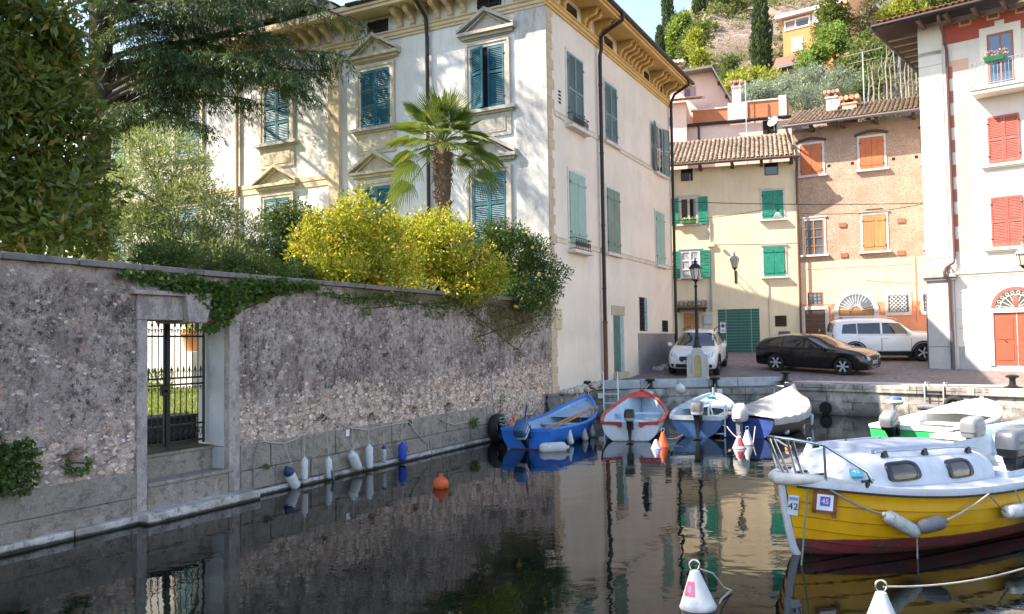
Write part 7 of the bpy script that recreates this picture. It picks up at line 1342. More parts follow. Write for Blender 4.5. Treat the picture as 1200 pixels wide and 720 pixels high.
for xa, xb in ((4.62, 4.16), (3.72, 3.30)):
    zc = spline((xa+xb)/2/YL, YH.sh)+.05+.18; mb = MB(); cx, hx, hz = (xa+xb)/2, (xa-xb)/2, .105; n = 32
    def rr(k, e, o): a = 2*PI*k/n; x = cx+e*hx*math.copysign(abs(math.cos(a))**.45, math.cos(a)); z = zc+e*hz*math.copysign(abs(math.sin(a))**.45, math.sin(a))+(x-cx)*-.02; return (x, cabin_y(x, z)+o, z)
    ro = [rr(k, 1.0, .002) for k in range(n)]; r1 = [rr(k, .97, .03) for k in range(n)]; r2 = [rr(k, .78, .03) for k in range(n)]; r3 = [rr(k, .76, .012) for k in range(n)]
    mb.loft([ro, r1, r2, r3], 0, False, True, False); w = mb.build('cabin_window', WFR, YB); mb = MB(); mb.loft([[rr(k, e, .016) for k in range(n)] for e in (.78, .5, .25, .02)], 0, True, True, False); mb.build('pane', WGL, w)
mb = MB(); g = []
for x in np.linspace(4.55, 2.95, 12): z0 = spline(x/YL, YH.sh)+.05+interp(x, [2.86, 3.4, 3.9, 4.4, 4.7], [.32, .36, .36, .35, .32]); g.append([(x, v*.36, z0+.035+.03*(1-v*v)+.05*h_) for v, h_ in ((-1, -.5), (-.97, .5), (-.5, .6), (0, .6), (.5, .6), (.97, .5), (1, -.5))])
mb.sheet(g, 0, True); mb.add([g[0][k] for k in range(7)], [tuple(range(7))]); mb.add([g[-1][k] for k in range(7)], [tuple(range(7))]); mb.build('cabin_hatch', simple('hatch_grey_white', (.40, .45, .54), .5, var=.08, scale=4, dirt=(.36, .38, .42)), YB, ang=60)
for side in (1, -1):
    mb = MB(); pts = []
    for x in np.linspace(4.6, 2.98, 14): z0 = spline(x/YL, YH.sh)+.05+interp(x, [2.86, 3.4, 3.9, 4.4, 4.7], [.32, .36, .36, .35, .32])*.93; pts.append((x, side*(cabin_y(x, z0-.03)-.06), z0+.065))
    mb.tube(pts, .013, 7); mb.build('grab_rail', simple('grab_rail_grey', (.40, .43, .48), .5), YB)
    for k in (1, 6, 12): mb = MB(); p = Vector(pts[k]); mb.loft([[(p.x+.05, p.y-.02, p.z-.07), (p.x-.05, p.y-.02, p.z-.07), (p.x-.05, p.y+.02, p.z-.07), (p.x+.05, p.y+.02, p.z-.07)], [(p.x+.02, p.y-.016, p.z+.01), (p.x-.02, p.y-.016, p.z+.01), (p.x-.02, p.y+.016, p.z+.01), (p.x+.02, p.y+.016, p.z+.01)]], 0, False); mb.build('rail_foot', BLACKMOT, YB)
# steel bow rail
mb = MB(); zb = .80+.06
rl = [(4.93, .64, .83), (5.00, .63, .95), (5.36, .38, 1.24), (5.62, .17, 1.30), (5.68, .0, 1.31), (5.62, -.17, 1.30), (5.1, -.55, 1.20), (4.55, -.84, 1.03), (4.35, -.90, spline(4.35/YL, YH.sh)+.08)]
mb.tube(rl, .017, 9)
for s in (1, -1): mb.tube([(5.62, s*.17, 1.30), (5.5, s*.15, 1.02), (5.40, s*.14, zb)], .016, 8); mb.tube([(5.36, s*.38, 1.23), (5.33, s*.36, 1.0), (5.30, s*.34, .84)], .015, 8); mb.tube([(5.62, s*.10, 1.30), (5.42, s*.05, zb)], .013, 8)
mb.build('bow_rail', STEEL, YB)
mb = MB(); mb.tube([(5.05, .42, .80), (5.38, .27, .86), (5.60, .12, .86), (5.66, 0, .86), (5.60, -.12, .86), (5.38, -.27, .86), (5.05, -.42, .80)], [.03, .055, .065, .068, .065, .055, .03], 10); mb.build('bow_bumper', simple('bumper_white', (.60, .58, .53), .6, var=.12, dirt=(.36, .32, .26), dirt_amt=.5, scale=6), YB)
mb = MB()
for x, y in ((5.15, .12), (5.15, -.12), (4.98, .62), (2.3, .98), (1.8, 1.0)): mb.box(x-.09, x+.09, y-.012, y+.012, spline(x/YL, YH.sh)+.11, spline(x/YL, YH.sh)+.135); mb.box(x-.025, x+.025, y-.012, y+.012, spline(x/YL, YH.sh)+.05, spline(x/YL, YH.sh)+.12)
mb.build('mooring_cleats', BLACKMOT, YB)
mb = MB(); mb.tube([(2.0, .86, 1.18), (1.2, .9, 1.2), (.3, .85, 1.18)], .02, 8); mb.tube([(1.2, .9, 1.2), (1.2, .92, .74)], .016, 8); mb.tube([(2.0, .86, 1.18), (2.05, .84, .9)], .016, 8); mb.tube([(.3, .85, 1.18), (.3, .8, .8)], .016, 8); mb.build('stern_rail', WHITEMETAL, YB)
def hull_find(H, Mw, px, py, side=1):
    """the hull point seen at a pixel (searched on the real surface)"""
    best = None
    for u in np.linspace(.02, 1, 180):
        for t in np.linspace(.05, 1, 48):
            p = Mw @ H.pt(u, t, side); v = p-CAM; zc = v.dot(AX[2]); d = (600+FOC*v.dot(AX[0])/zc-px)**2+(360-FOC*v.dot(AX[1])/zc-py)**2
            if best is None or d < best[0]: best = (d, u, t)
    return best[1], best[2]
def sticker(name, px, py, hw, hh, mats, txt, tsize, frame=None):
    u, t = hull_find(YH, Mx, px, py); p0 = YH.pt(u, t, 1); ax = (YH.pt(min(1, u-.01), t, 1)-p0).normalized(); az = (YH.pt(u, min(1, t+.05), 1)-p0); az = (az-ax*az.dot(ax)).normalized(); n = az.cross(ax) if az.cross(ax).y > 0 else ax.cross(az)
    fr = Matrix((ax, az, n)).transposed().to_4x4(); fr.translation = p0+n*.03
    mb = MB()
    if frame: 
        for a, b, c, d in ((-hw*1.5, hw*1.5, hh, hh*1.38), (-hw*1.5, hw*1.45, -hh*1.4, -hh), (-hw*1.5, -hw, -hh*1.5, hh*1.4), (hw, hw*1.5, -hh*1.9, hh*1.38)): mb.box(a, b, c, d, -.014, -.004, 2, fr)
    mb.box(-hw, hw, -hh, hh, -.014, .0, 0, fr)
    if frame: mb.box(-hw*.62, hw*.62, -hh*.45, hh*.75, .0, .002, 3, fr)
    mb.text(txt, tsize, fr @ T(0, (.1 if frame else -.12)*hh, .003), 1, .001)
    if not frame: mb.box(-hw*.8, hw*.8, hh*.55, hh*.85, .0, .002, 3, fr)
    return mb.build(name, mats, YB)
SW = simple('sticker_white', (.66, .70, .76), .5); INK = simple('sticker_ink', (.01, .02, .07), .5); TAPE = simple('brown_tape', (.20, .07, .025), .5); PURP = simple('sticker_purple', (.16, .10, .42), .5); SBLUE = simple('sticker_blue', (.20, .32, .55), .5)
sticker('number_sticker', 931, 592, .055, .115, [SW, INK, TAPE, SBLUE], '42', .11); sticker('number_sticker', 964, 589, .085, .085, [SW, SW, TAPE, PURP], '45', .075, True)
x0 = 4.93; zc = spline(x0/YL, YH.sh)+.05+.115; mb = MB(); yy = cabin_y(x0, zc); e = (Vector((x0-.1, cabin_y(x0-.1, zc), zc))-Vector((x0, yy, zc))).normalized(); upv = (Vector((x0, cabin_y(x0, zc+.05), zc+.05))-Vector((x0, yy, zc))).normalized(); nv = upv.cross(e); nv = nv if nv.y > 0 else -nv; fr = Matrix((e, nv.cross(e) if nv.cross(e).z > 0 else -nv.cross(e), nv)).transposed().to_4x4(); fr.translation = Vector((x0, yy, zc))+nv*.045
mb.box(-.06, .06, -.065, .065, -.04, 0, 0, fr); mb.text('45', .085, fr @ T(0, .015, .003), 1, .001); mb.build('number_sticker', [simple('sticker_teal', (.05, .36, .46), .5), SW], YB)
# its fenders and ropes
def on_yellow(px, py, out=.12): u, t = hull_find(YH, Mx, px, py); return Mx @ YH.pt(u, t, 1, out)
a, b = on_yellow(1026, 601), on_yellow(1062, 622); fender((a+b)/2, (a-b), (a-b).length*1.08, .075, FDIRTY, 'long dirty white fender slanting across the yellow hull'); c_ = on_yellow(965, 566, .08); rope(c_, a, .03, ROPEG, 'dark rope from bow cleat to the slanting fender', .012)
e, f = on_yellow(1067, 616), on_yellow(1094, 610); fender((e+f)/2, (f-e), (f-e).length*1.12, .078, FGREY, 'dark grey fender beside the slanting one on the yellow hull'); g1 = on_yellow(1152, 570, .06); rope(f, g1, .02, ROPE, 'pale rope from dark fender up to yellow boat deck', .011); rope(b, b+Vector((0, 0, -.28)), 0, ROPEG, 'short rope end dangling below the slanting fender', .009)
h_, i_ = on_yellow(1167, 598), on_yellow(1193, 595); fender((h_+i_)/2, (i_-h_), (i_-h_).length*1.1, .08, FDIRTY, 'white fender at the right end of the yellow hull'); rope(h_, g1, .01, ROPEG, 'rope from right white fender to the yellow boat cleat', .010); rope(on_yellow(1187, 594, .12), on_yellow(1183, 566, .05), .0, ROPEG, 'second rope holding right white fender', .009)
fender(on_yellow(1206, 602, .16), (1, .5, -.1), .36, .12, FBLUE, 'blue fender at the picture edge on yellow hull')
st = on_yellow(940, 572, .05); rope(st, Vector((st.x-.22, st.y-.28, -.25)), .0, simple('green_mooring_line', (.14, .19, .13), .9), 'green mooring line dropping from yellow bow into the water', .010)

# ------------------------------------------------------------------ cars (local frame: x to the nose, z = 0 on the road)
from mathutils.bvhtree import BVHTree
def evaluated_mesh(o, name):
    dg = bpy.context.evaluated_depsgraph_get(); dg.update(); me = bpy.data.meshes.new_from_object(o.evaluated_get(dg)); me.name = name; return me
TYRE = simple('tyre_rubber', (.016, .016, .017), .8); ALLOY = simple('alloy_rim', (.55, .56, .58), .35, .5, var=.05); WELL = simple('wheel_well', (.008, .008, .008), .9); CARGLASS = N('car_glass').done((.022, .024, .024), .03, None, 0, 1.); TRIM = simple('black_trim', (.018, .018, .02), .55); LAMPG = N('headlamp_glass').done((.50, .53, .56), .08, None, .2, 1.); REDL = simple('tail_lamp_red', (.35, .015, .02), .2); PLATE = simple('number_plate_white', (.70, .72, .74), .4); CHROME = simple('chrome', (.6, .61, .62), .12, 1., var=.02); SEAM = simple('door_gap', (.006, .006, .006), .9)
def car(name, label, M, D, paint_, cladding=False, rails=False):
    o = empty(name, M, label, 'car'); W = D['W']/2; sec = D['sec']
    def ring(s):
        x, zb, w, zbelt, ztop, wt = s; d = max(.02, ztop-zbelt)
        h = [(0, zb), (w-.16, zb), (w-.05, zb+.05), (w-.012, zb+.17), (w, lerp(zb, zbelt, .55)), (w-.02, zbelt-.07), (w-.06, zbelt), (lerp(w-.06, wt, .55), zbelt+d*.52), (wt, ztop-min(.08, d*.3)), (wt-.10, ztop-min(.03, d*.12)), (0, ztop+.012)]
        return [(x, -y, z) for y, z in h]+[(x, y, z) for y, z in h[-2:0:-1]]
    mb = MB(); mb.loft([ring(s) for s in sec], 0, True); body = mb.build('body', [paint_, WELL], None, recalc=True)
    md = body.modifiers.new('s', 'SUBSURF'); md.levels = md.render_levels = 2
    cut = MB(); 
    for xw in D['wheels']:
        for s in (1, -1): cut.loft([[(xw+(D['r']+.055)*math.cos(a), s*y, D['r']+(D['r']+.055)*math.sin(a)) for a in np.linspace(0, 2*PI, 29)[:-1]] for y in (W-.27, W+.3)], 0, False)
    co = cut.build('cutter', WELL, recalc=True); bm_ = body.modifiers.new('b', 'BOOLEAN'); bm_.object = co; bm_.solver = 'EXACT'; bm_.operation = 'DIFFERENCE'; bm_.material_mode = 'TRANSFER'
    me = evaluated_mesh(body, 'body'); bpy.data.objects.remove(body); bpy.data.objects.remove(co); body = bpy.data.objects.new('body', me); C.objects.link(body); body.parent = o; me.set_sharp_from_angle(angle=R(35))
    bv = BVHTree.FromPolygons([v.co for v in me.vertices], [tuple(p.vertices) for p in me.polygons])
    def side(poly_bot, poly_top, nm, mat, off=.006, n=14, par=None, sides=(1, -1), rows=5):
        for s in sides:
            g = []
            for i in range(n+1):
                t = i/n; xb = lerp(poly_bot[0][0], poly_bot[-1][0], t); xt = lerp(poly_top[0][0], poly_top[-1][0], t); zb = interp(xb, [p[0] for p in poly_bot], [p[1] for p in poly_bot]); zt = interp(xt, [p[0] for p in poly_top], [p[1] for p in poly_top]); r = []
                for k in range(rows+1):
                    x, z = lerp(xb, xt, k/rows), lerp(zb, zt, k/rows); h = bv.ray_cast(Vector((x, s*3, z)), Vector((0, -s, 0))); y = h[0].y if h[0] is not None and abs(h[0].y) > .3 else s*W*.9; nrm = h[1] if h[0] is not None else Vector((0, s, 0)); r.append((x, y+s*off, z+.0))
                g.append(r)
            m2 = MB(); m2.sheet(g, 0, True); m2.build(nm, mat, par or body)
    def face(cols, z0s, z1s, nm, mat, off=.008, front=True, rows=4, par=None):
        """a patch on the nose or tail: cols = y positions, z from z0s to z1s"""
        g = []; sx = 1 if front else -1
        for y, z0, z1 in zip(cols, z0s, z1s):
            r = []
            for k in range(rows+1):
                z = lerp(z0, z1, k/rows); h = bv.ray_cast(Vector((sx*4, y, z)), Vector((-sx, 0, 0))); x = h[0].x if h[0] is not None else sx*D['L']/2; r.append((x+sx*off, y, z+off*.6))
            g.append(r)
        m2 = MB(); m2.sheet(g, 0, True); return m2.build(nm, mat, par or body)
    for wn in D['windows']: side(wn[0], wn[1], 'side_window', CARGLASS)
    for dr in D['doors']:
        side(*[[(p[0]-.012 if i == 0 else p[0]+.012 if i == len(q)-1 else p[0], p[1]+sg*.012) for i, p in enumerate(q)] for q, sg in ((dr[0], -1), (dr[1], 1))], 'door_gap', SEAM, .002); side(dr[0], dr[1], 'door', paint_, .004)
        for s in (1, -1):
            hx, hz = dr[2]; h = bv.ray_cast(Vector((hx, s*3, hz)), Vector((0, -s, 0))); 
            if h[0] is not None: m2 = MB(); m2.box(hx-.09, hx+.09, min(h[0].y, h[0].y+s*.035), max(h[0].y, h[0].y+s*.035), hz-.015, hz+.015); m2.build('door_handle', paint_, body, bevel=.008)
    a, b = D['ws']; ys = np.linspace(-1, 1, 13)
    face([y*a[0] for y in ys], [a[1]]*13, [b[1]]*13, 'windscreen', CARGLASS, .007, True, 8) if a[0] == b[0] else None
    g = []
    for k in range(9):
        t = k/8; z = lerp(a[1], b[1], t); r = []
        for y in ys: yy = y*lerp(a[0], b[0], t); h = bv.ray_cast(Vector((4, yy, z)), Vector((-1, 0, 0))); r.append((h[0].x+.006, yy, z+.006) if h[0] is not None else (0, yy, z))
        g.append(r)
    m2 = MB(); m2.sheet(g, 0, True); m2.build('windscreen', CARGLASS, body)
    a, b = D['rw']; g = []
    for k in range(7):
        t = k/6; z = lerp(a[1], b[1], t); r = []
        for y in ys: yy = y*lerp(a[0], b[0], t); h = bv.ray_cast(Vector((-4, yy, z)), Vector((1, 0, 0))); r.append((h[0].x-.006, yy, z+.006) if h[0] is not None else (0, yy, z))
        g.append(r)
    m2 = MB(); m2.sheet(g, 0, True); m2.build('rear_window', CARGLASS, body)
    for s in (1, -1):
        f = D['lamp']; face([s*y for y in f[0]], f[1], f[2], 'headlight', LAMPG); f = D['tail']; face([s*y for y in f[0]], f[1], f[2], 'tail_light', REDL, .01, False)
    for f in D['grille']: face(*f[:3], f[3], f[4], f[5] if len(f) > 5 else .010)
    p = D['plate']; y_ = np.linspace(-.26, .26, 5); pl = face(y_, [p]*5, [p+.11]*5, 'number_plate', PLATE, .025)
    m2 = MB(); h = bv.ray_cast(Vector((4, 0, p+.05)), Vector((-1, 0, 0))); xx = (h[0].x if h[0] is not None else D['L']/2)+.035; [m2.box(xx, xx+.002, y0, y0+.035, p+.04, p+.105) for y0 in (-.2, -.145, -.04, .01, .06, .14, .19)]; m2.build('plate_characters', TRIM, pl)
    for s in (1, -1):
        mx, mz = D['mirror']; m2 = MB(); m2.loft([[(mx+dx, s*(W-.02+yy), mz+dz) for dx, dz in ((-.05, -.06), (.06, -.05), (.05, .06), (-.05, .07))] for yy in (.0, .07, .16)], 0, True); m2.build('wing_mirror', paint_, body, bevel=.015, recalc=True)
    if cladding:
        for xw in D['wheels']:
            for s in (1, -1):
                m2 = MB(); g = []
                for a in np.linspace(-.12, PI+.12, 20):
                    r_ = []
                    for q in (D['r']+.05, D['r']+.085, D['r']+.13):
                        x, z = xw+q*math.cos(a), D['r']+q*math.sin(a); h = bv.ray_cast(Vector((x, s*3, max(z, .2))), Vector((0, -s, 0))); r_.append((x, (h[0].y if h[0] is not None and abs(h[0].y) > W-.2 else s*(W-.03))+s*.012, max(z, .2)))
                    g.append(r_)
                m2.sheet(g, 0, True); m2.build('wheel_arch_trim', TRIM, body)
        side([(D['wheels'][1]+.4, .22), (D['wheels'][0]-.4, .22)], [(D['wheels'][1]+.4, .40), (D['wheels'][0]-.4, .40)], 'sill_trim', TRIM, .012)
    if rails:
        for s in (1, -1): xr, zr_, yr = D['rails']; m2 = MB(); m2.tube([(xr[0], s*yr, zr_-.03), (xr[0]-.1, s*yr, zr_+.045), (xr[1]+.1, s*yr, zr_+.045), (xr[1], s*yr, zr_-.03)], .018, 7); m2.build('roof_rail', ALLOY if rails == 1 else TRIM, body)
    for xw in D['wheels']:
        for s in (1, -1):
            r, wd = D['r'], .21; w = empty('wheel', None); w.parent = o; w.matrix_basis = T(xw, s*(W-.125), r) @ Matrix.Rotation(R(90) if s < 0 else R(-90), 4, 'X')
            m2 = MB(); m2.lathe([(r*.66, -wd/2), (r*.9, -wd/2), (r*.985, -wd*.36), (r, 0), (r*.985, wd*.36), (r*.9, wd/2), (r*.7, wd/2), (r*.66, wd*.4)], 32, 0, None, False); m2.build('tyre', TYRE, w)
            m2 = MB(); m2.lathe([(r*.67, wd*.42), (r*.64, wd*.40), (r*.62, .0), (.001, -.02)], 28, 1, None, False)
            for k in range(D['spokes']):
                A = k*2*PI/D['spokes']; Mk = Matrix.Rotation(A, 4, 'Z'); wb, wo = .028, .045
                m2.loft([[(q, -h_, zz), (q, h_, zz), (q, h_, zz-.03), (q, -h_, zz-.03)] for q, h_, zz in ((r*.12, wb, wd*.36), (r*.4, wb*.9, wd*.40), (r*.655, wo, wd*.40))], 0, False, True, True, Mk)
            m2.lathe([(.001, wd*.40), (r*.15, wd*.39), (r*.17, wd*.3)], 14, 0, None, False); m2.build('rim', [ALLOY, WELL], w)
    return o
def car_paint(name, col, rough=.28, coat=.6): m = N(name); return m.done(m.mix(m.ramp(m.noise(3, 5), [(.4, 0.), (.7, .12)]), col, tuple(min(1, c*1.15+.03) for c in col)), rough, None, 0., .5, **{'Coat Weight': coat, 'Coat Roughness': .06})
# five-door black hatchback
A3 = dict(L=4.29, W=1.77, r=.34, wheels=(1.30, -1.28), spokes=6, mirror=(.62, .98),
    sec=[(-2.12, .30, .74, .82, .92, .62), (-2.11, .24, .82, .93, 1.04, .68), (-2.05, .21, .86, .96, 1.12, .66), (-1.90, .20, .88, .965, 1.25, .61), (-1.5, .18, .885, .965, 1.36, .57), (-1.0, .17, .885, .95, 1.425, .59), (-.3, .17, .885, .94, 1.45, .61), (.16, .17, .885, .935, 1.43, .60), (.36, .17, .885, .935, 1.37, .60), (.90, .18, .88, .93, 1.09, .70), (1.04, .18, .885, .93, 1.03, .76), (1.5, .18, .885, .90, .98, .78), (1.84, .19, .87, .84, .92, .76), (2.04, .20, .83, .76, .84, .72), (2.13, .21, .80, .70, .76, .68), (2.17, .22, .76, .66, .70, .64), (2.18, .26, .70, .60, .64, .58)],
    windows=[([(-1.62, 1.0), (-1.05, .98)], [(-1.42, 1.24), (-1.05, 1.33)]), ([(-1.0, .98), (-.22, .965)], [(-1.0, 1.335), (-.22, 1.35)]), ([(-.14, .965), (.80, .98)], [(-.14, 1.35), (.30, 1.29)])],
    doors=[([(-.95, .34), (-.20, .26)], [(-1.02, .93), (-.20, .92), ], (-.82, .80)), ([(-.17, .26), (.80, .26)], [(-.17, .92), (.80, .91)], (-.02, .79))],
    ws=((.66, .99), (.55, 1.36)), rw=((.55, 1.08), (.50, 1.30)), lamp=([.48, .58, .70, .80], [.58, .58, .60, .64], [.67, .70, .73, .74]), tail=([.52, .62, .72, .80], [.78, .78, .78, .78], [.92, .92, .92, .92]),
    grille=[([-.37, -.33, 0, .33, .37], [.36, .27, .25, .27, .36], [.71, .74, .75, .74, .71], 'grille', CHROME), ([-.27, -.26, 0, .26, .27], [.42, .34, .32, .34, .42], [.66, .68, .68, .68, .66], 'grille_mesh', TRIM, .014), ([-.70, -.55, -.40], [.32]*3, [.42, .44, .42], 'air_intake', TRIM), ([.40, .55, .70], [.32]*3, [.42, .44, .42], 'air_intake', TRIM)], plate=.42)
RDZ = lambda x, y: road_z(x, y)
def on_road(x, y, heading, s=1.):
    d = Vector((math.sin(heading), math.cos(heading), 0)); zf, zr = RDZ(x+d.x*1.3, y+d.y*1.3), RDZ(x-d.x*1.3, y-d.y*1.3); pitch = -math.atan2(zf-zr, 2.6); sd = Vector((-d.y, d.x, 0)); roll = math.atan2(RDZ(x+sd.x*.8, y+sd.y*.8)-RDZ(x-sd.x*.8, y-sd.y*.8), 1.6)
    return T(x, y, (zf+zr)/2+.006) @ rot_z(PI/2-heading) @ Matrix.Rotation(pitch, 4, 'Y') @ Matrix.Rotation(roll, 4, 'X') @ Matrix.Scale(s, 4)
car('parked_car', 'black five door hatchback with alloy wheels parked near the quay edge', on_road(11.2, 30.6, R(131), .95), A3, car_paint('black_car_paint', (.004, .0035, .0035), .14, .25))
# boxy white off-roader
RG = dict(L=4.24, W=1.80, r=.345, wheels=(1.30, -1.27), spokes=5, mirror=(.72, 1.13), rails=((.35, -1.75), 1.69, .60),
    sec=[(-2.1, .45, .66, .80, .95, .60), (-2.08, .32, .80, .98, 1.30, .66), (-2.0, .26, .87, 1.04, 1.56, .64), (-1.75, .24, .90, 1.05, 1.66, .66), (-1.0, .22, .90, 1.05, 1.69, .68), (-.2, .22, .90, 1.05, 1.69, .69), (.38, .22, .90, 1.05, 1.66, .66), (.62, .22, .90, 1.05, 1.48, .68), (.94, .22, .90, 1.05, 1.18, .76), (1.08, .22, .90, 1.05, 1.14, .80), (1.7, .23, .90, 1.04, 1.12, .80), (1.98, .25, .88, 1.0, 1.08, .78), (2.08, .28, .84, .94, 1.02, .74), (2.12, .30, .80, .86, .92, .70), (2.13, .36, .74, .78, .82, .62)],
    windows=[([(-1.78, 1.12), (-1.2, 1.11)], [(-1.70, 1.48), (-1.2, 1.52)]), ([(-1.16, 1.11), (-.30, 1.10)], [(-1.16, 1.52), (-.30, 1.54)]), ([(-.22, 1.10), (.80, 1.10)], [(-.22, 1.54), (.44, 1.52)])],
    doors=[([(-1.0, .45), (-.28, .42)], [(-1.16, 1.06), (-.28, 1.05)], (-1.0, .95)), ([(-.25, .42), (.84, .42)], [(-.25, 1.05), (.84, 1.04)], (-.1, .94))],
    ws=((.70, 1.16), (.60, 1.60)), rw=((.60, 1.12), (.56, 1.50)), lamp=([.48, .56, .64, .70], [.78, .74, .74, .80], [.90, .95, .95, .90]), tail=([.62, .70, .80], [.86]*3, [1.08]*3),
    grille=[([-.44, -.2, 0, .2, .44], [.74]*5, [.92]*5, 'grille', TRIM), ([-.7, -.4, 0, .4, .7], [.36]*5, [.56, .58, .58, .58, .56], 'lower_bumper', TRIM)], plate=.50)
car('parked_car', 'white boxy off roader with roof rails parked before the salmon house', on_road(15.2, 34.0, R(100)), RG, car_paint('white_car_paint', (.70, .72, .74)), True, 1)
# white crossover estate seen from the front
PG = dict(L=4.5, W=1.83, r=.335, wheels=(1.35, -1.36), spokes=5, mirror=(.72, 1.02), rails=((.2, -1.7), 1.52, .58),
    sec=[(-2.2, .42, .62, .78, .9, .52), (-2.16, .32, .78, .90, 1.12, .58), (-2.0, .26, .86, .97, 1.32, .58), (-1.6, .22, .90, .98, 1.46, .58), (-.8, .2, .91, .97, 1.52, .61), (-.1, .2, .91, .96, 1.52, .62), (.35, .2, .91, .955, 1.46, .60), (.85, .2, .91, .96, 1.20, .66), (1.2, .2, .90, .94, 1.02, .74), (1.65, .22, .89, .89, .96, .72), (2.0, .25, .84, .80, .87, .68), (2.18, .29, .72, .68, .74, .58), (2.25, .36, .52, .56, .60, .42)],
    windows=[([(-1.9, 1.06), (-1.15, 1.03)], [(-1.7, 1.30), (-1.15, 1.38)]), ([(-1.1, 1.03), (-.24, 1.01)], [(-1.1, 1.385), (-.24, 1.42)]), ([(-.16, 1.01), (.92, 1.02)], [(-.16, 1.42), (.42, 1.36)])],
    doors=[([(-1.0, .40), (-.24, .36)], [(-1.12, .98), (-.24, .96)], (-.95, .86)), ([(-.2, .36), (.9, .36)], [(-.2, .96), (.9, .95)], (-.04, .85))],
    ws=((.70, 1.03), (.57, 1.43)), rw=((.56, 1.08), (.52, 1.34)), lamp=([.50, .60, .72, .80], [.66, .68, .72, .76], [.76, .82, .88, .90]), tail=([.56, .66, .76], [.84]*3, [1.02]*3),
    grille=[([-.42, -.36, 0, .36, .42], [.60, .54, .53, .54, .60], [.70, .72, .73, .72, .70], 'grille', TRIM), ([-.55, -.4, 0, .4, .55], [.34, .30, .30, .30, .34], [.46]*5, 'lower_grille', TRIM), ([-.78, -.70, -.62], [.34]*3, [.46]*3, 'fog_lamp', TRIM), ([.62, .70, .78], [.34]*3, [.46]*3, 'fog_lamp', TRIM)], plate=.47)
car('parked_car', 'white estate car with black arches facing the lamp post', on_road(7.08, 31.5, R(200)), PG, car_paint('pearl_car_paint', (.70, .71, .70)), True, 2)

# ------------------------------------------------------------------ lamps
LGLASS = N('lantern_glass').done((.55, .50, .38), .15, None, 0, .6); CAST = simple('cast_iron', (.035, .038, .04), .5, .6, var=.2, scale=10); VERDI = simple('verdigris', (.30, .36, .34), .6, .2, var=.2)
def lantern(par, p, s=1., capm=None):
    x, y, z = p; Mx = T(x, y, z) @ Matrix.Scale(s, 4); n = 6
    def ring(r, zz): return [(r*math.cos(2*PI*k/n), r*math.sin(2*PI*k/n), zz) for k in range(n)]
    mb = MB(); mb.loft([ring(.10, .0), ring(.19, .38)], 0, False); g = mb.build('lantern', LGLASS, par, M=Mx)
    mb = MB(); 
    for k in range(n): a = 2*PI*k/n; mb.tube([(.103*math.cos(a), .103*math.sin(a), 0), (.195*math.cos(a), .195*math.sin(a), .38)], .012, 5)
    mb.loft([ring(.12, -.03), ring(.12, .01)], 0, False); mb.lathe([(.02, -.12), (.05, -.08), (.09, -.03)], 10); mb.build('lantern_frame', CAST, g)
    mb = MB(); mb.loft([ring(.23, .37), ring(.225, .40), ring(.15, .50), ring(.06, .56)], 0, False); mb.lathe([(.06, .55), (.04, .60), (.06, .63), (.02, .68), (.03, .72), (.001, .77)], 10); mb.build('lantern_cap', capm or CAST, g)
p = at_y(818, 444, 28.3); z0 = road_z(p.x, p.y); PD = plaster('pedestal_stone', (.52, .51, .48), (.38, .38, .36), .6, (.2, .2, .19), .7, .3, .6, 3.)
ped = empty('stone_pedestal', T(p.x, p.y, z0) @ rot_z(R(-14)), 'carved pale stone pedestal with arched niche under the lamp post', 'pedestal')
mb = MB(); mb.box(-.40, .40, -.30, .30, -.1, .10); mb.box(-.36, .36, -.27, .27, .10, .78); mb.prism([(-.36, .78), (.36, .78), (.34, .86), (.22, .90), (.18, 1.0), (.10, 1.10), (-.10, 1.10), (-.18, 1.0), (-.22, .90), (-.34, .86)], -.24, .24); mb.build('block', PD, ped, bevel=.02)
mb = MB(); ar = [(.12*math.cos(a), .72+.12*math.sin(a)) for a in np.linspace(0, PI, 13)]; mb.prism(ar+[(-.12, .14), (.12, .14)], -.286, -.26); mb.build('niche', plaster('niche_mosaic', (.50, .38, .18), (.40, .33, .24), .7, (.2, .17, .14), .6, .2, .8, 6.), ped)
mb = MB(); ar2 = [(.17*math.cos(a), .72+.17*math.sin(a)) for a in np.linspace(0, PI, 13)]; mb.prism(ar2+ar[::-1], -.31, -.26); mb.box(.12, .17, -.31, -.26, .14, .72); mb.box(-.17, -.12, -.31, -.26, .14, .72); mb.build('niche_arch', PD, ped, bevel=.01)
lp = empty('street_lamp', T(p.x, p.y, z0+1.1), 'black iron lamp post with glass lantern on the stone pedestal', 'street lamp'); H = (408-317)*28.3/FOC-.42
mb = MB(); mb.lathe([(.16, 0), (.16, .05), (.11, .10), (.075, .32), (.09, .36), (.06, .42), (.052, H*.6), (.075, H*.62), (.05, H*.66), (.042, H-.18), (.075, H-.14), (.04, H-.1), (.03, H)], 14); mb.build('lamp_post', CAST, lp); lantern(lp, (0, 0, H+.1), 1.)
u, z = FY.uz(861, 314, -.95); wl = empty('wall_lamp', FY.M @ T(u, 0, z), 'lantern on a curled iron bracket fixed to the yellow house', 'wall lamp'); mb = MB(); mb.tube([(0, 0, -.55), (0, -.3, -.5), (0, -.65, -.35), (0, -.95, -.12)], .022, 7); mb.tube([(0, 0, -.15), (0, -.5, -.12), (0, -.95, -.12)], .018, 7); mb.tube([(0, -.35+.12*math.cos(t)*(1-t/9), -.3+.12*math.sin(t)*(1-t/9)) for t in np.linspace(0, 7, 24)], .012, 5); mb.box(-.05, .05, -.02, .02, -.65, -.05); mb.build('bracket', CAST, wl); lantern(wl, (0, -.95, 0), 1., VERDI)
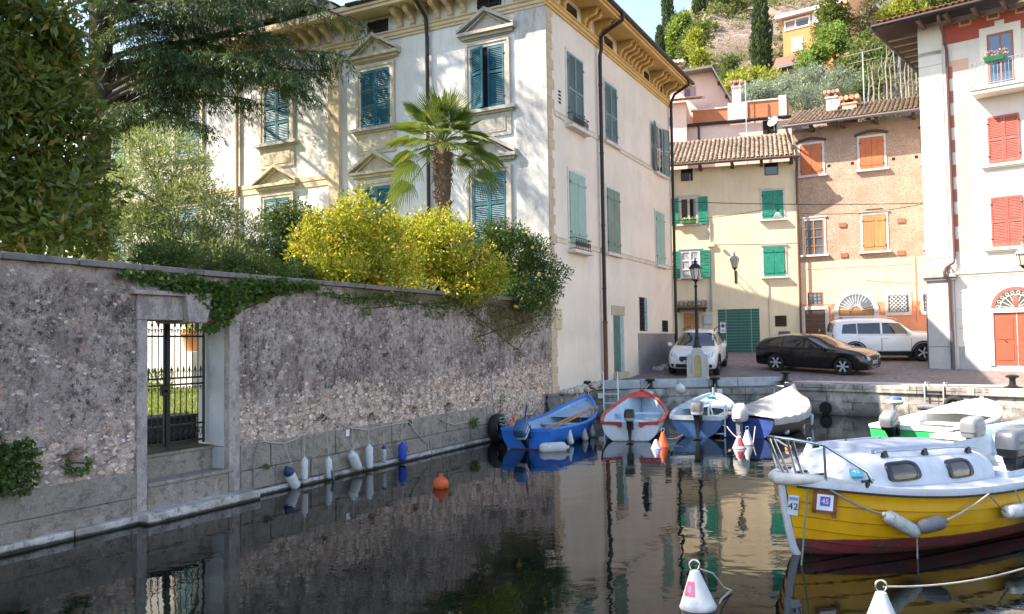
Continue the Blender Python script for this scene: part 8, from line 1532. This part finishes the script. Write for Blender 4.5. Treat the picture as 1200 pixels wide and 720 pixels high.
u, z = FR.uz(1199, 311, -1.05); wl = empty('wall_lamp', FR.M @ T(u, 0, z), 'lantern cut by the picture edge, bracketed to the cream house', 'wall lamp'); mb = MB(); mb.tube([(0, 0, .9), (0, -.5, .95), (0, -1.05, .75)], .022, 7); mb.tube([(0, 0, .4), (0, -.5, .8)], .018, 6); mb.box(-.05, .05, -.02, .02, .3, 1.); mb.build('bracket', CAST, wl); lantern(wl, (0, -1.05, 0), 1.05, VERDI)
# cables over the street, with a lamp hanging on one
def P3(px, py, Y): return at_y(px, py, Y)
rope(P3(784, 236, 36.6), P3(1096, 238, 34.0), .10, CAST, 'cable strung high across the yellow and brown houses', .016, 'cable', 'overhead_cable'); rope(P3(784, 259, 37.4), P3(895, 246, 36.5), .08, CAST, 'cable running down to the first floor green window', .012, 'cable', 'overhead_cable'); rope(P3(838, 287, 36.9), P3(935, 285, 36.4), .03, CAST, 'cable along the yellow wall from the junction box', .014, 'cable', 'overhead_cable'); rope(P3(936, 250, 36.2), P3(1096, 236, 33.6), .22, CAST, 'sagging lower cable across the brown house', .014, 'cable', 'overhead_cable')
hp = P3(911, 241, 36.0); hl = empty('hanging_lamp', T(*hp), 'small lamp hanging from the cable before green shutters', 'street lamp'); mb = MB(); mb.tube([(0, 0, .05), (0, 0, -.15)], .015, 6); mb.lathe([(.05, -.32), (.06, -.15), (.02, -.12)], 10); mb.build('lamp_fitting', CAST, hl); mb = MB(); mb.lathe([(.20, -.56), (.19, -.50), (.08, -.33), (.05, -.30)], 16); mb.build('lamp_shade', WHITEMETAL, hl)

# ------------------------------------------------------------------ quay furniture
for px, py, Y, zz, lb in ((687, 461, 25.9, .84, 'black iron bollard beside the villa corner, leftmost on the quay'), (762, 453, 26.8, .84, 'black iron bollard behind the red boat bow'), (838, 453, 27.1, .84, 'black iron bollard behind the blue and white boat'), (921, 449, 27.4, .98, 'black iron bollard behind the tarpaulin boat'), (1187, 459, 22.6, .985, 'grey iron bollard on the sunlit quay at right')):
    q = at_y(px, py, Y); o = empty('mooring_bollard', T(q.x, q.y, zz), lb, 'bollard', 'iron bollards along the quay'); mb = MB(); mb.lathe([(.14, 0), (.14, .03), (.085, .06), (.075, .20), (.09, .24), (.16, .26), (.17, .30), (.12, .33), (.001, .34)], 16); mb.build('post', CAST, o); mb = MB(); mb.lathe([(.22, .0), (.22, .012), (.15, .016)], 16); mb.build('base_plate', CAST, o)
def ladder(M, label, w, h0, h1, mat, rail, name='quay_ladder'):
    o = empty(name, M, label, 'ladder')
    for s in (0, 1): x = s*w; mb = MB(); mb.tube([(x, 0, h0), (x, 0, h1-.1), (x, .08, h1), (x, .3, h1-.02), (x, .36, h1-.12), (x, .36, .9)], .022, 8); mb.build('ladder_rail', rail, o)
    z = h0+.1
    while z < .95: mb = MB(); mb.tube([(0, 0, z), (w, 0, z)], .018, 7); mb.build('rung', mat, o); z += .28
q = at_y(708, 480, 25.9); ladder(T(q.x, q.y+.05, 0), 'pale aluminium quay ladder beside the villa downpipe', .45, -.2, 1.42, simple('aluminium', (.52, .54, .56), .35, .7), simple('aluminium_rail', (.55, .57, .6), .35, .7))
dq = (QC-QB).normalized(); nq = Vector((dq.y, -dq.x, 0)); 
def on_quay(px, py, off=0.): d = ray(px, py); n = nq; t = (QB+n*off-CAM).dot(n)/d.dot(n); return CAM+d*t
q = on_quay(1084, 470, .12); q2 = on_quay(1106, 470, .12); ladder(T(q.x, q.y, 0) @ rot_z(math.atan2(dq.y, dq.x)), 'rusty iron quay ladder with pale handrails behind the green boat', (q2-q).length, -.1, 1.08, simple('rusty_iron', (.08, .05, .04), .8, .3), simple('pale_handrail', (.40, .38, .34), .6))
q = on_quay(1091, 478, .3); o = empty('log_fender', T(*q) @ rot_z(math.atan2(dq.y, dq.x)), 'grey rolled fender tied across the rusty ladder', 'fender'); mb = MB(); mb.tube([(-.35, 0, 0), (-.2, 0, .02), (.25, 0, 0), (.38, 0, -.02)], [.08, .10, .10, .07], 12); mb.build('fender_roll', FGREY, o)
q = at_y(797, 456, 26.5); o = empty('ball_float', T(*q), 'white round float resting on the quay ledge', 'float'); mb = MB(); mb.ball((0, 0, 0), .165, 16, 12); mb.tube([(0, 0, .14), (0, 0, .2)], .04, 8); mb.build('float_ball', FWHITE, o)
for k, (px, py) in enumerate(((704, 464), (762, 462), (843, 459), (922, 458))):
    d = ray(px, py); a_ = (QB-QA).normalized(); n_ = Vector((a_.y, -a_.x, 0)); t = (QA+n_*.075-CAM).dot(n_)/d.dot(n_); q = CAM+d*t-QA; mb = MB(); mb.box(-.09, .09, -.012, .012, -.08, .08); mb.build('berth_plate', WHITEMETAL, qw, M=T(*q) @ rot_z(math.atan2(a_.y, a_.x)))
mb = MB(); g = []
for u in np.linspace(-.5, 3.1, 40): g.append([(u, -.10-.07*noise.noise(Vector((u*4, z*5, 2)))+.06*(z-.4), z) for z in np.linspace(-.6, .92-.02*u, 18)]+[(u, .1, .93-.02*u)])
mb.sheet(g, 0, True); mb.build('rubble_foundation', MAT_QUAY, qw, M=Matrix.Translation(-QA) @ FVR.M)
mb = MB()
for i in range(34):
    u = random.uniform(.2, 3.4); v = -random.uniform(.05, .34+.12*max(0, 2-u)); r = random.uniform(.05, .14); w_ = FVR.w(u, v, .90+random.uniform(-.02, .06)+.03*u); mb.loft([[(w_.x+r*random.uniform(.7, 1.2)*math.sin(t+.3)*math.cos(a), w_.y+r*random.uniform(.7, 1.2)*math.sin(t+.3)*math.sin(a), w_.z-r*.7*math.cos(t)) for a in np.linspace(0, 2*PI, 8)[:-1]] for t in np.linspace(.1, 2.7, 5)], 0, False)
for i in range(16):
    u = random.uniform(8.8, 11.3); v = -random.uniform(.1, .5); r = random.uniform(.06, .16); w_ = FVR.w(u, v, 0); w_.z = road_z(w_.x, w_.y)+.04; mb.loft([[(w_.x+r*random.uniform(.7, 1.2)*math.sin(t+.3)*math.cos(a), w_.y+r*random.uniform(.7, 1.2)*math.sin(t+.3)*math.sin(a), w_.z-r*.7*math.cos(t)) for a in np.linspace(0, 2*PI, 8)[:-1]] for t in np.linspace(.1, 2.7, 5)], 0, False)
tag(mb.build('rubble', MAT_FOOT), 'loose rubble stones along the foot of the villa wall', 'rubble', kind='stuff')
def tyre(M, r, label): mb = MB(); mb.loft([[((r*.72+r*.28*math.cos(b))*math.cos(a), (r*.72+r*.28*math.cos(b))*math.sin(a), r*.34*math.sin(b)) for b in np.linspace(0, 2*PI, 11)[:-1]] for a in np.linspace(0, 2*PI, 33)], 0, True, True, False); return tag(mb.build('rubber_tyre', TYRE, None, M, ang=60), label, 'tyre')
u, z = FW.uz(583, 502, -.2); tyre(FW.M @ T(u, -.2, z) @ Matrix.Rotation(R(90), 4, 'X'), .36, 'black tyre hung on the garden wall beside the blue boat'); rope(FW.w(u, -.12, z+.3), FW.w(u+.02, -.03, z+1.1), 0, ROPEG, 'rope holding the black tyre on the wall', .010)
q = on_quay(1119, 476, .18); tyre(T(*q) @ rot_z(math.atan2(dq.y, dq.x)) @ Matrix.Rotation(R(90), 4, 'X'), .30, 'black tyre hung on the quay behind the green boat')

# ------------------------------------------------------------------ fenders and ropes on the garden wall
WF = 'fenders hung on the garden wall'
def wf(px, py, lean, L, r, mat, lb, cap=None, out=-.20, **k): u, z = FW.uz(px, py, out); d = FW.x*lean+Vector((0, 0, 1)); return fender(FW.w(u, out, z), d, L, r, mat, lb, cap, group=WF, **k)
wf(342, 561, -.62, .42, .088, FWHITE, 'white fender with navy cap, lying slanted at the left end of the wall row', FNAVY); wf(357, 550, 0, .38, .058, FWHITE, 'slim white fender upright beside the slanted navy capped one'); wf(385.5, 549, -.06, .37, .06, FWHITE, 'white fender with small black pipe leaning on it'); wf(390, 557, -.25, .18, .028, FGREY, 'little black pipe fender leaning on a white one', out=-.27); wf(416, 541, -.32, .38, .105, FWHITE, 'wide dented white fender on the garden wall', flat=.8); wf(433, 536, 0, .44, .07, FWHITE, 'tall clean white fender right of the dented one'); wf(450, 533, 0, .33, .045, FDIRTY, 'thin dirty fender with dark top, left of the blue one', FNAVY); wf(471.5, 530.5, .03, .36, .085, FBLUE, 'bright blue fender at right end of the wall row')
WP = lambda px, py, out=-.07: FW.w(*(lambda q: (q[0], out, q[1]))(FW.uz(px, py, out)))
RG_ = 'ropes strung along the garden wall'
for lb, pts in (('pale rope slung from the gate to the first wall hook', ((308, 517), (318, 519), (333, 520), (346, 515), (362, 505), (380, 490))), ('slack rope sagging between two wall hooks above white fenders', ((381, 487), (395, 494), (412, 502), (430, 504), (448, 500), (464, 497), (479, 495))), ('rope drooping from the plinth towards the water', ((480, 495), (486, 505), (494, 514), (502, 521), (503, 545))), ('thin rope along the plinth left of the tyre', ((514, 490), (522, 495), (533, 498), (548, 494))), ('grey line hanging in the corner beside the gate jamb', ((306, 515), (303, 522), (299, 532), (297, 545), (298, 574))), ('short dark line below the green wall tuft', ((552, 500), (552, 512), (556, 518), (551, 535)))):
    rope(None, None, 0, ROPE if 'dark' not in lb and 'grey' not in lb else ROPEG, lb, .011, pts=[WP(*q) for q in pts], group=None)
for a, b in (((333, 520), (342, 545)), ((356, 513), (357, 536)), ((382, 492), (385, 534)), ((413, 502), (414, 528)), ((432, 504), (433, 520)), ((450, 501), (450, 523)), ((471, 497), (471, 519))): rope(WP(*a), WP(b[0], b[1], -.18), 0, ROPE, 'thin line tying a fender to the wall rope', .006, group='lines of the wall fenders')
u, z = FW.uz(407, 507.5, -.06); mb = MB(); mb.box(-.05, .05, -.004, .004, -.06, .06); tag(mb.build('berth_tag', WHITEMETAL, None, FW.M @ T(u, -.066, z)), 'small white berth tag on the stone plinth above dented fender', 'sign')
for px, py in ((380, 488), (480, 494)): mb = MB(); Mx = FW.M @ T(FW.uz(px, py, -.05)[0], -.05, FW.uz(px, py, -.05)[1]); mb.tube([(.05*math.cos(t), -.01, -.03+.05*math.sin(t)) for t in np.linspace(0, 2*PI, 15)], .011, 6); mb.tube([(0, .05, .03), (0, -.02, .02)], .014, 6); tag(mb.build('mooring_ring', simple('rusty_ring', (.11, .06, .04), .8, .4), None, Mx), 'rusty mooring ring in the wall above '+('the first white fenders' if px < 400 else 'the blue fender'), 'ring')

# ------------------------------------------------------------------ buoys
def cone_buoy(p, r, h, mat, label, lab=None, top=True, tilt=(0, 0), cat='buoy', grp=None):
    o = empty('mooring_buoy', T(p.x, p.y, 0) @ Matrix.Rotation(R(tilt[0]), 4, 'X') @ Matrix.Rotation(R(tilt[1]), 4, 'Y'), label, cat, grp); prof = [(.001, -.3*h), (r*.9, -.18*h), (r, .0), (r*.98, .05*h), (r*.93, .08*h), (r*.30, .84*h), (r*.26, .90*h), (r*.12, .93*h), (.001, .94*h)]
    mb = MB(); mb.lathe(prof, 28); mb.build('float_cone', mat, o)
    if top: mb = MB(); mb.tube([(r*.28*math.cos(t), 0, h*1.04+r*.30*math.sin(t)) for t in np.linspace(0, 2*PI, 17)], r*.055, 7); mb.build('ring', STEEL, o)
    if lab:
        mb = MB(); g = []
        for a in np.linspace(lab[1], lab[2], 9): g.append([((lerp(r*.93, r*.30, t)+.003)*math.cos(a), (lerp(r*.93, r*.30, t)+.003)*math.sin(a), lerp(.08*h, .84*h, t)) for t in (lab[3], lab[4])])
        mb.sheet(g, 0, True)
        if len(lab) > 5: mb.sheet([[((lerp(r*.93, r*.30, t)+.005)*math.cos(a), (lerp(r*.93, r*.30, t)+.005)*math.sin(a), lerp(.08*h, .84*h, t)) for t in (lerp(lab[3], lab[4], .25), lerp(lab[3], lab[4], .7))] for a in np.linspace(lerp(lab[1], lab[2], .3), lerp(lab[1], lab[2], .7), 5)], 1, True)
        mb.build('label', [lab[0]]+([lab[5]] if len(lab) > 5 else []), o)
    return o
BW = paint('buoy_white', (.58, .59, .58), None, 0, .5, dirt=(.30, .31, .26), amt=.45); PINKL = simple('label_pink', (.55, .12, .20), .5, var=.15, scale=12); LIL = simple('label_lilac', (.38, .22, .42), .5); ORB = simple('buoy_orange', (.70, .10, .02), .55, var=.2, scale=8, dirt=(.42, .16, .09), dirt_amt=.6); RDL = simple('label_red', (.50, .06, .07), .5)
c1 = at_z(818, 712); cone_buoy(c1, .168, .36, BW, 'white cone buoy with pink label floating in the foreground', (PINKL, R(195), R(250), .36, .80, LIL), True, (0, -4))
c2 = at_z(1034, 742); cone_buoy(c2, .165, .36, BW, 'white cone buoy cut by the bottom of the picture', None)
mb = MB(); a = Vector((c1.x+.03, c1.y, .34)); e1 = at_z(857, 692, .02); rope(None, None, 0, ROPE, 'pale rope from the foreground buoy ring into the water', .008, pts=[a, a.lerp(e1, .4)+Vector((0, 0, .04)), a.lerp(e1, .75)+Vector((0, 0, -.02)), e1]); rope(None, None, 0, ROPEG, 'dark rope trailing under the foreground buoy', .010, pts=[e1, at_z(846, 702, .01), at_z(838, 718, -.03)])
a = Vector((c2.x+.02, c2.y, .37)); far = at_y(1290, 628, 8.5); rope(None, None, 0, ROPE, 'long pale rope from bottom buoy to the yellow boat', .009, pts=[a.lerp(far, t)+Vector((0, 0, -.55*t*(1-t))) for t in np.linspace(0, 1, 18)])
q = at_z(516, 573); o = empty('ball_buoy', T(q.x, q.y+.1, .055), 'orange red ball buoy floating alone on dark water', 'buoy'); mb = MB(); mb.ball((0, 0, 0), (.135, .135, .125), 20, 14); mb.build('float_ball', ORB, o); mb = MB(); mb.lathe([(.05, .11), (.035, .14), (.035, .18), (.001, .185)], 10); mb.build('eye', ORB, o)
q = at_z(777, 524); cone_buoy(q, .135, .36, ORB, 'orange buoy beside the red boat', None); q = at_z(769, 526); cone_buoy(q, .12, .22, simple('buoy_lilac_white', (.48, .42, .58), .5, var=.2), 'low lilac and white buoy in front of the orange one', None, False)
q = at_z(866.5, 525.5); cone_buoy(q, .155, .29, BW, 'white buoy with red patch below the swim ladder', (RDL, R(230), R(310), .15, .95)); q = at_z(876, 521.5); cone_buoy(q, .14, .36, BW, 'plain white buoy right of the red patched one'); q = at_z(949, 536); cone_buoy(q, .165, .33, BW, 'white cone buoy seen behind the yellow boat bow rail'); q = at_z(924, 527); o = empty('ball_buoy', T(q.x, q.y, .03), 'tiny orange and white ball buoy in front of the dark hull', 'buoy'); mb = MB(); mb.ball((0, 0, 0), .075, 14, 10); mb.build('float_ball', simple('buoy_faded_orange', (.62, .28, .15), .5, var=.2), o)
q = on_quay(1048, 470, 2.2); o = empty('pole_float', T(q.x, q.y, 0), 'white float with blue lid on a pole behind the green boat motor', 'float'); mb = MB(); mb.tube([(0, 0, -.4), (0, 0, q.z-.05)], .03, 8); mb.build('pole', WHITEMETAL, o); mb = MB(); mb.lathe([(.02, q.z-.12), (.2, q.z-.09), (.24, q.z-.02), (.20, q.z+.03)], 16); mb.build('float_base', FWHITE, o); mb = MB(); mb.lathe([(.20, q.z+.03), (.17, q.z+.10), (.001, q.z+.12)], 16); mb.build('lid', simple('lid_blue', (.06, .14, .40), .5), o)
for a, b, lb, sg in (((800, 509, 19.9), (782, 514, 19.3), 'mooring line from the blue and white boat to the orange buoy', .05), ((852, 500, 20.0), (866, 514, 19.2), 'mooring line from the swim ladder down to the red patched buoy', .04), ((885, 500, 19.6), (881, 532, 18.6), 'loose white line dangling in the water beside the plain buoy', .0), ((689, 464, 22.9), (690, 452, 25.7), 'bow line of the blue boat to the bollard', .05), ((752, 459, 25.0), (761, 450, 26.5), 'bow line of the red boat to the bollard', .05), ((836, 464, 23.8), (838, 450, 26.9), 'bow line of the blue and white boat to its bollard', .05)):
    rope(P3(*a), P3(*b), sg, ROPE, lb, .011)
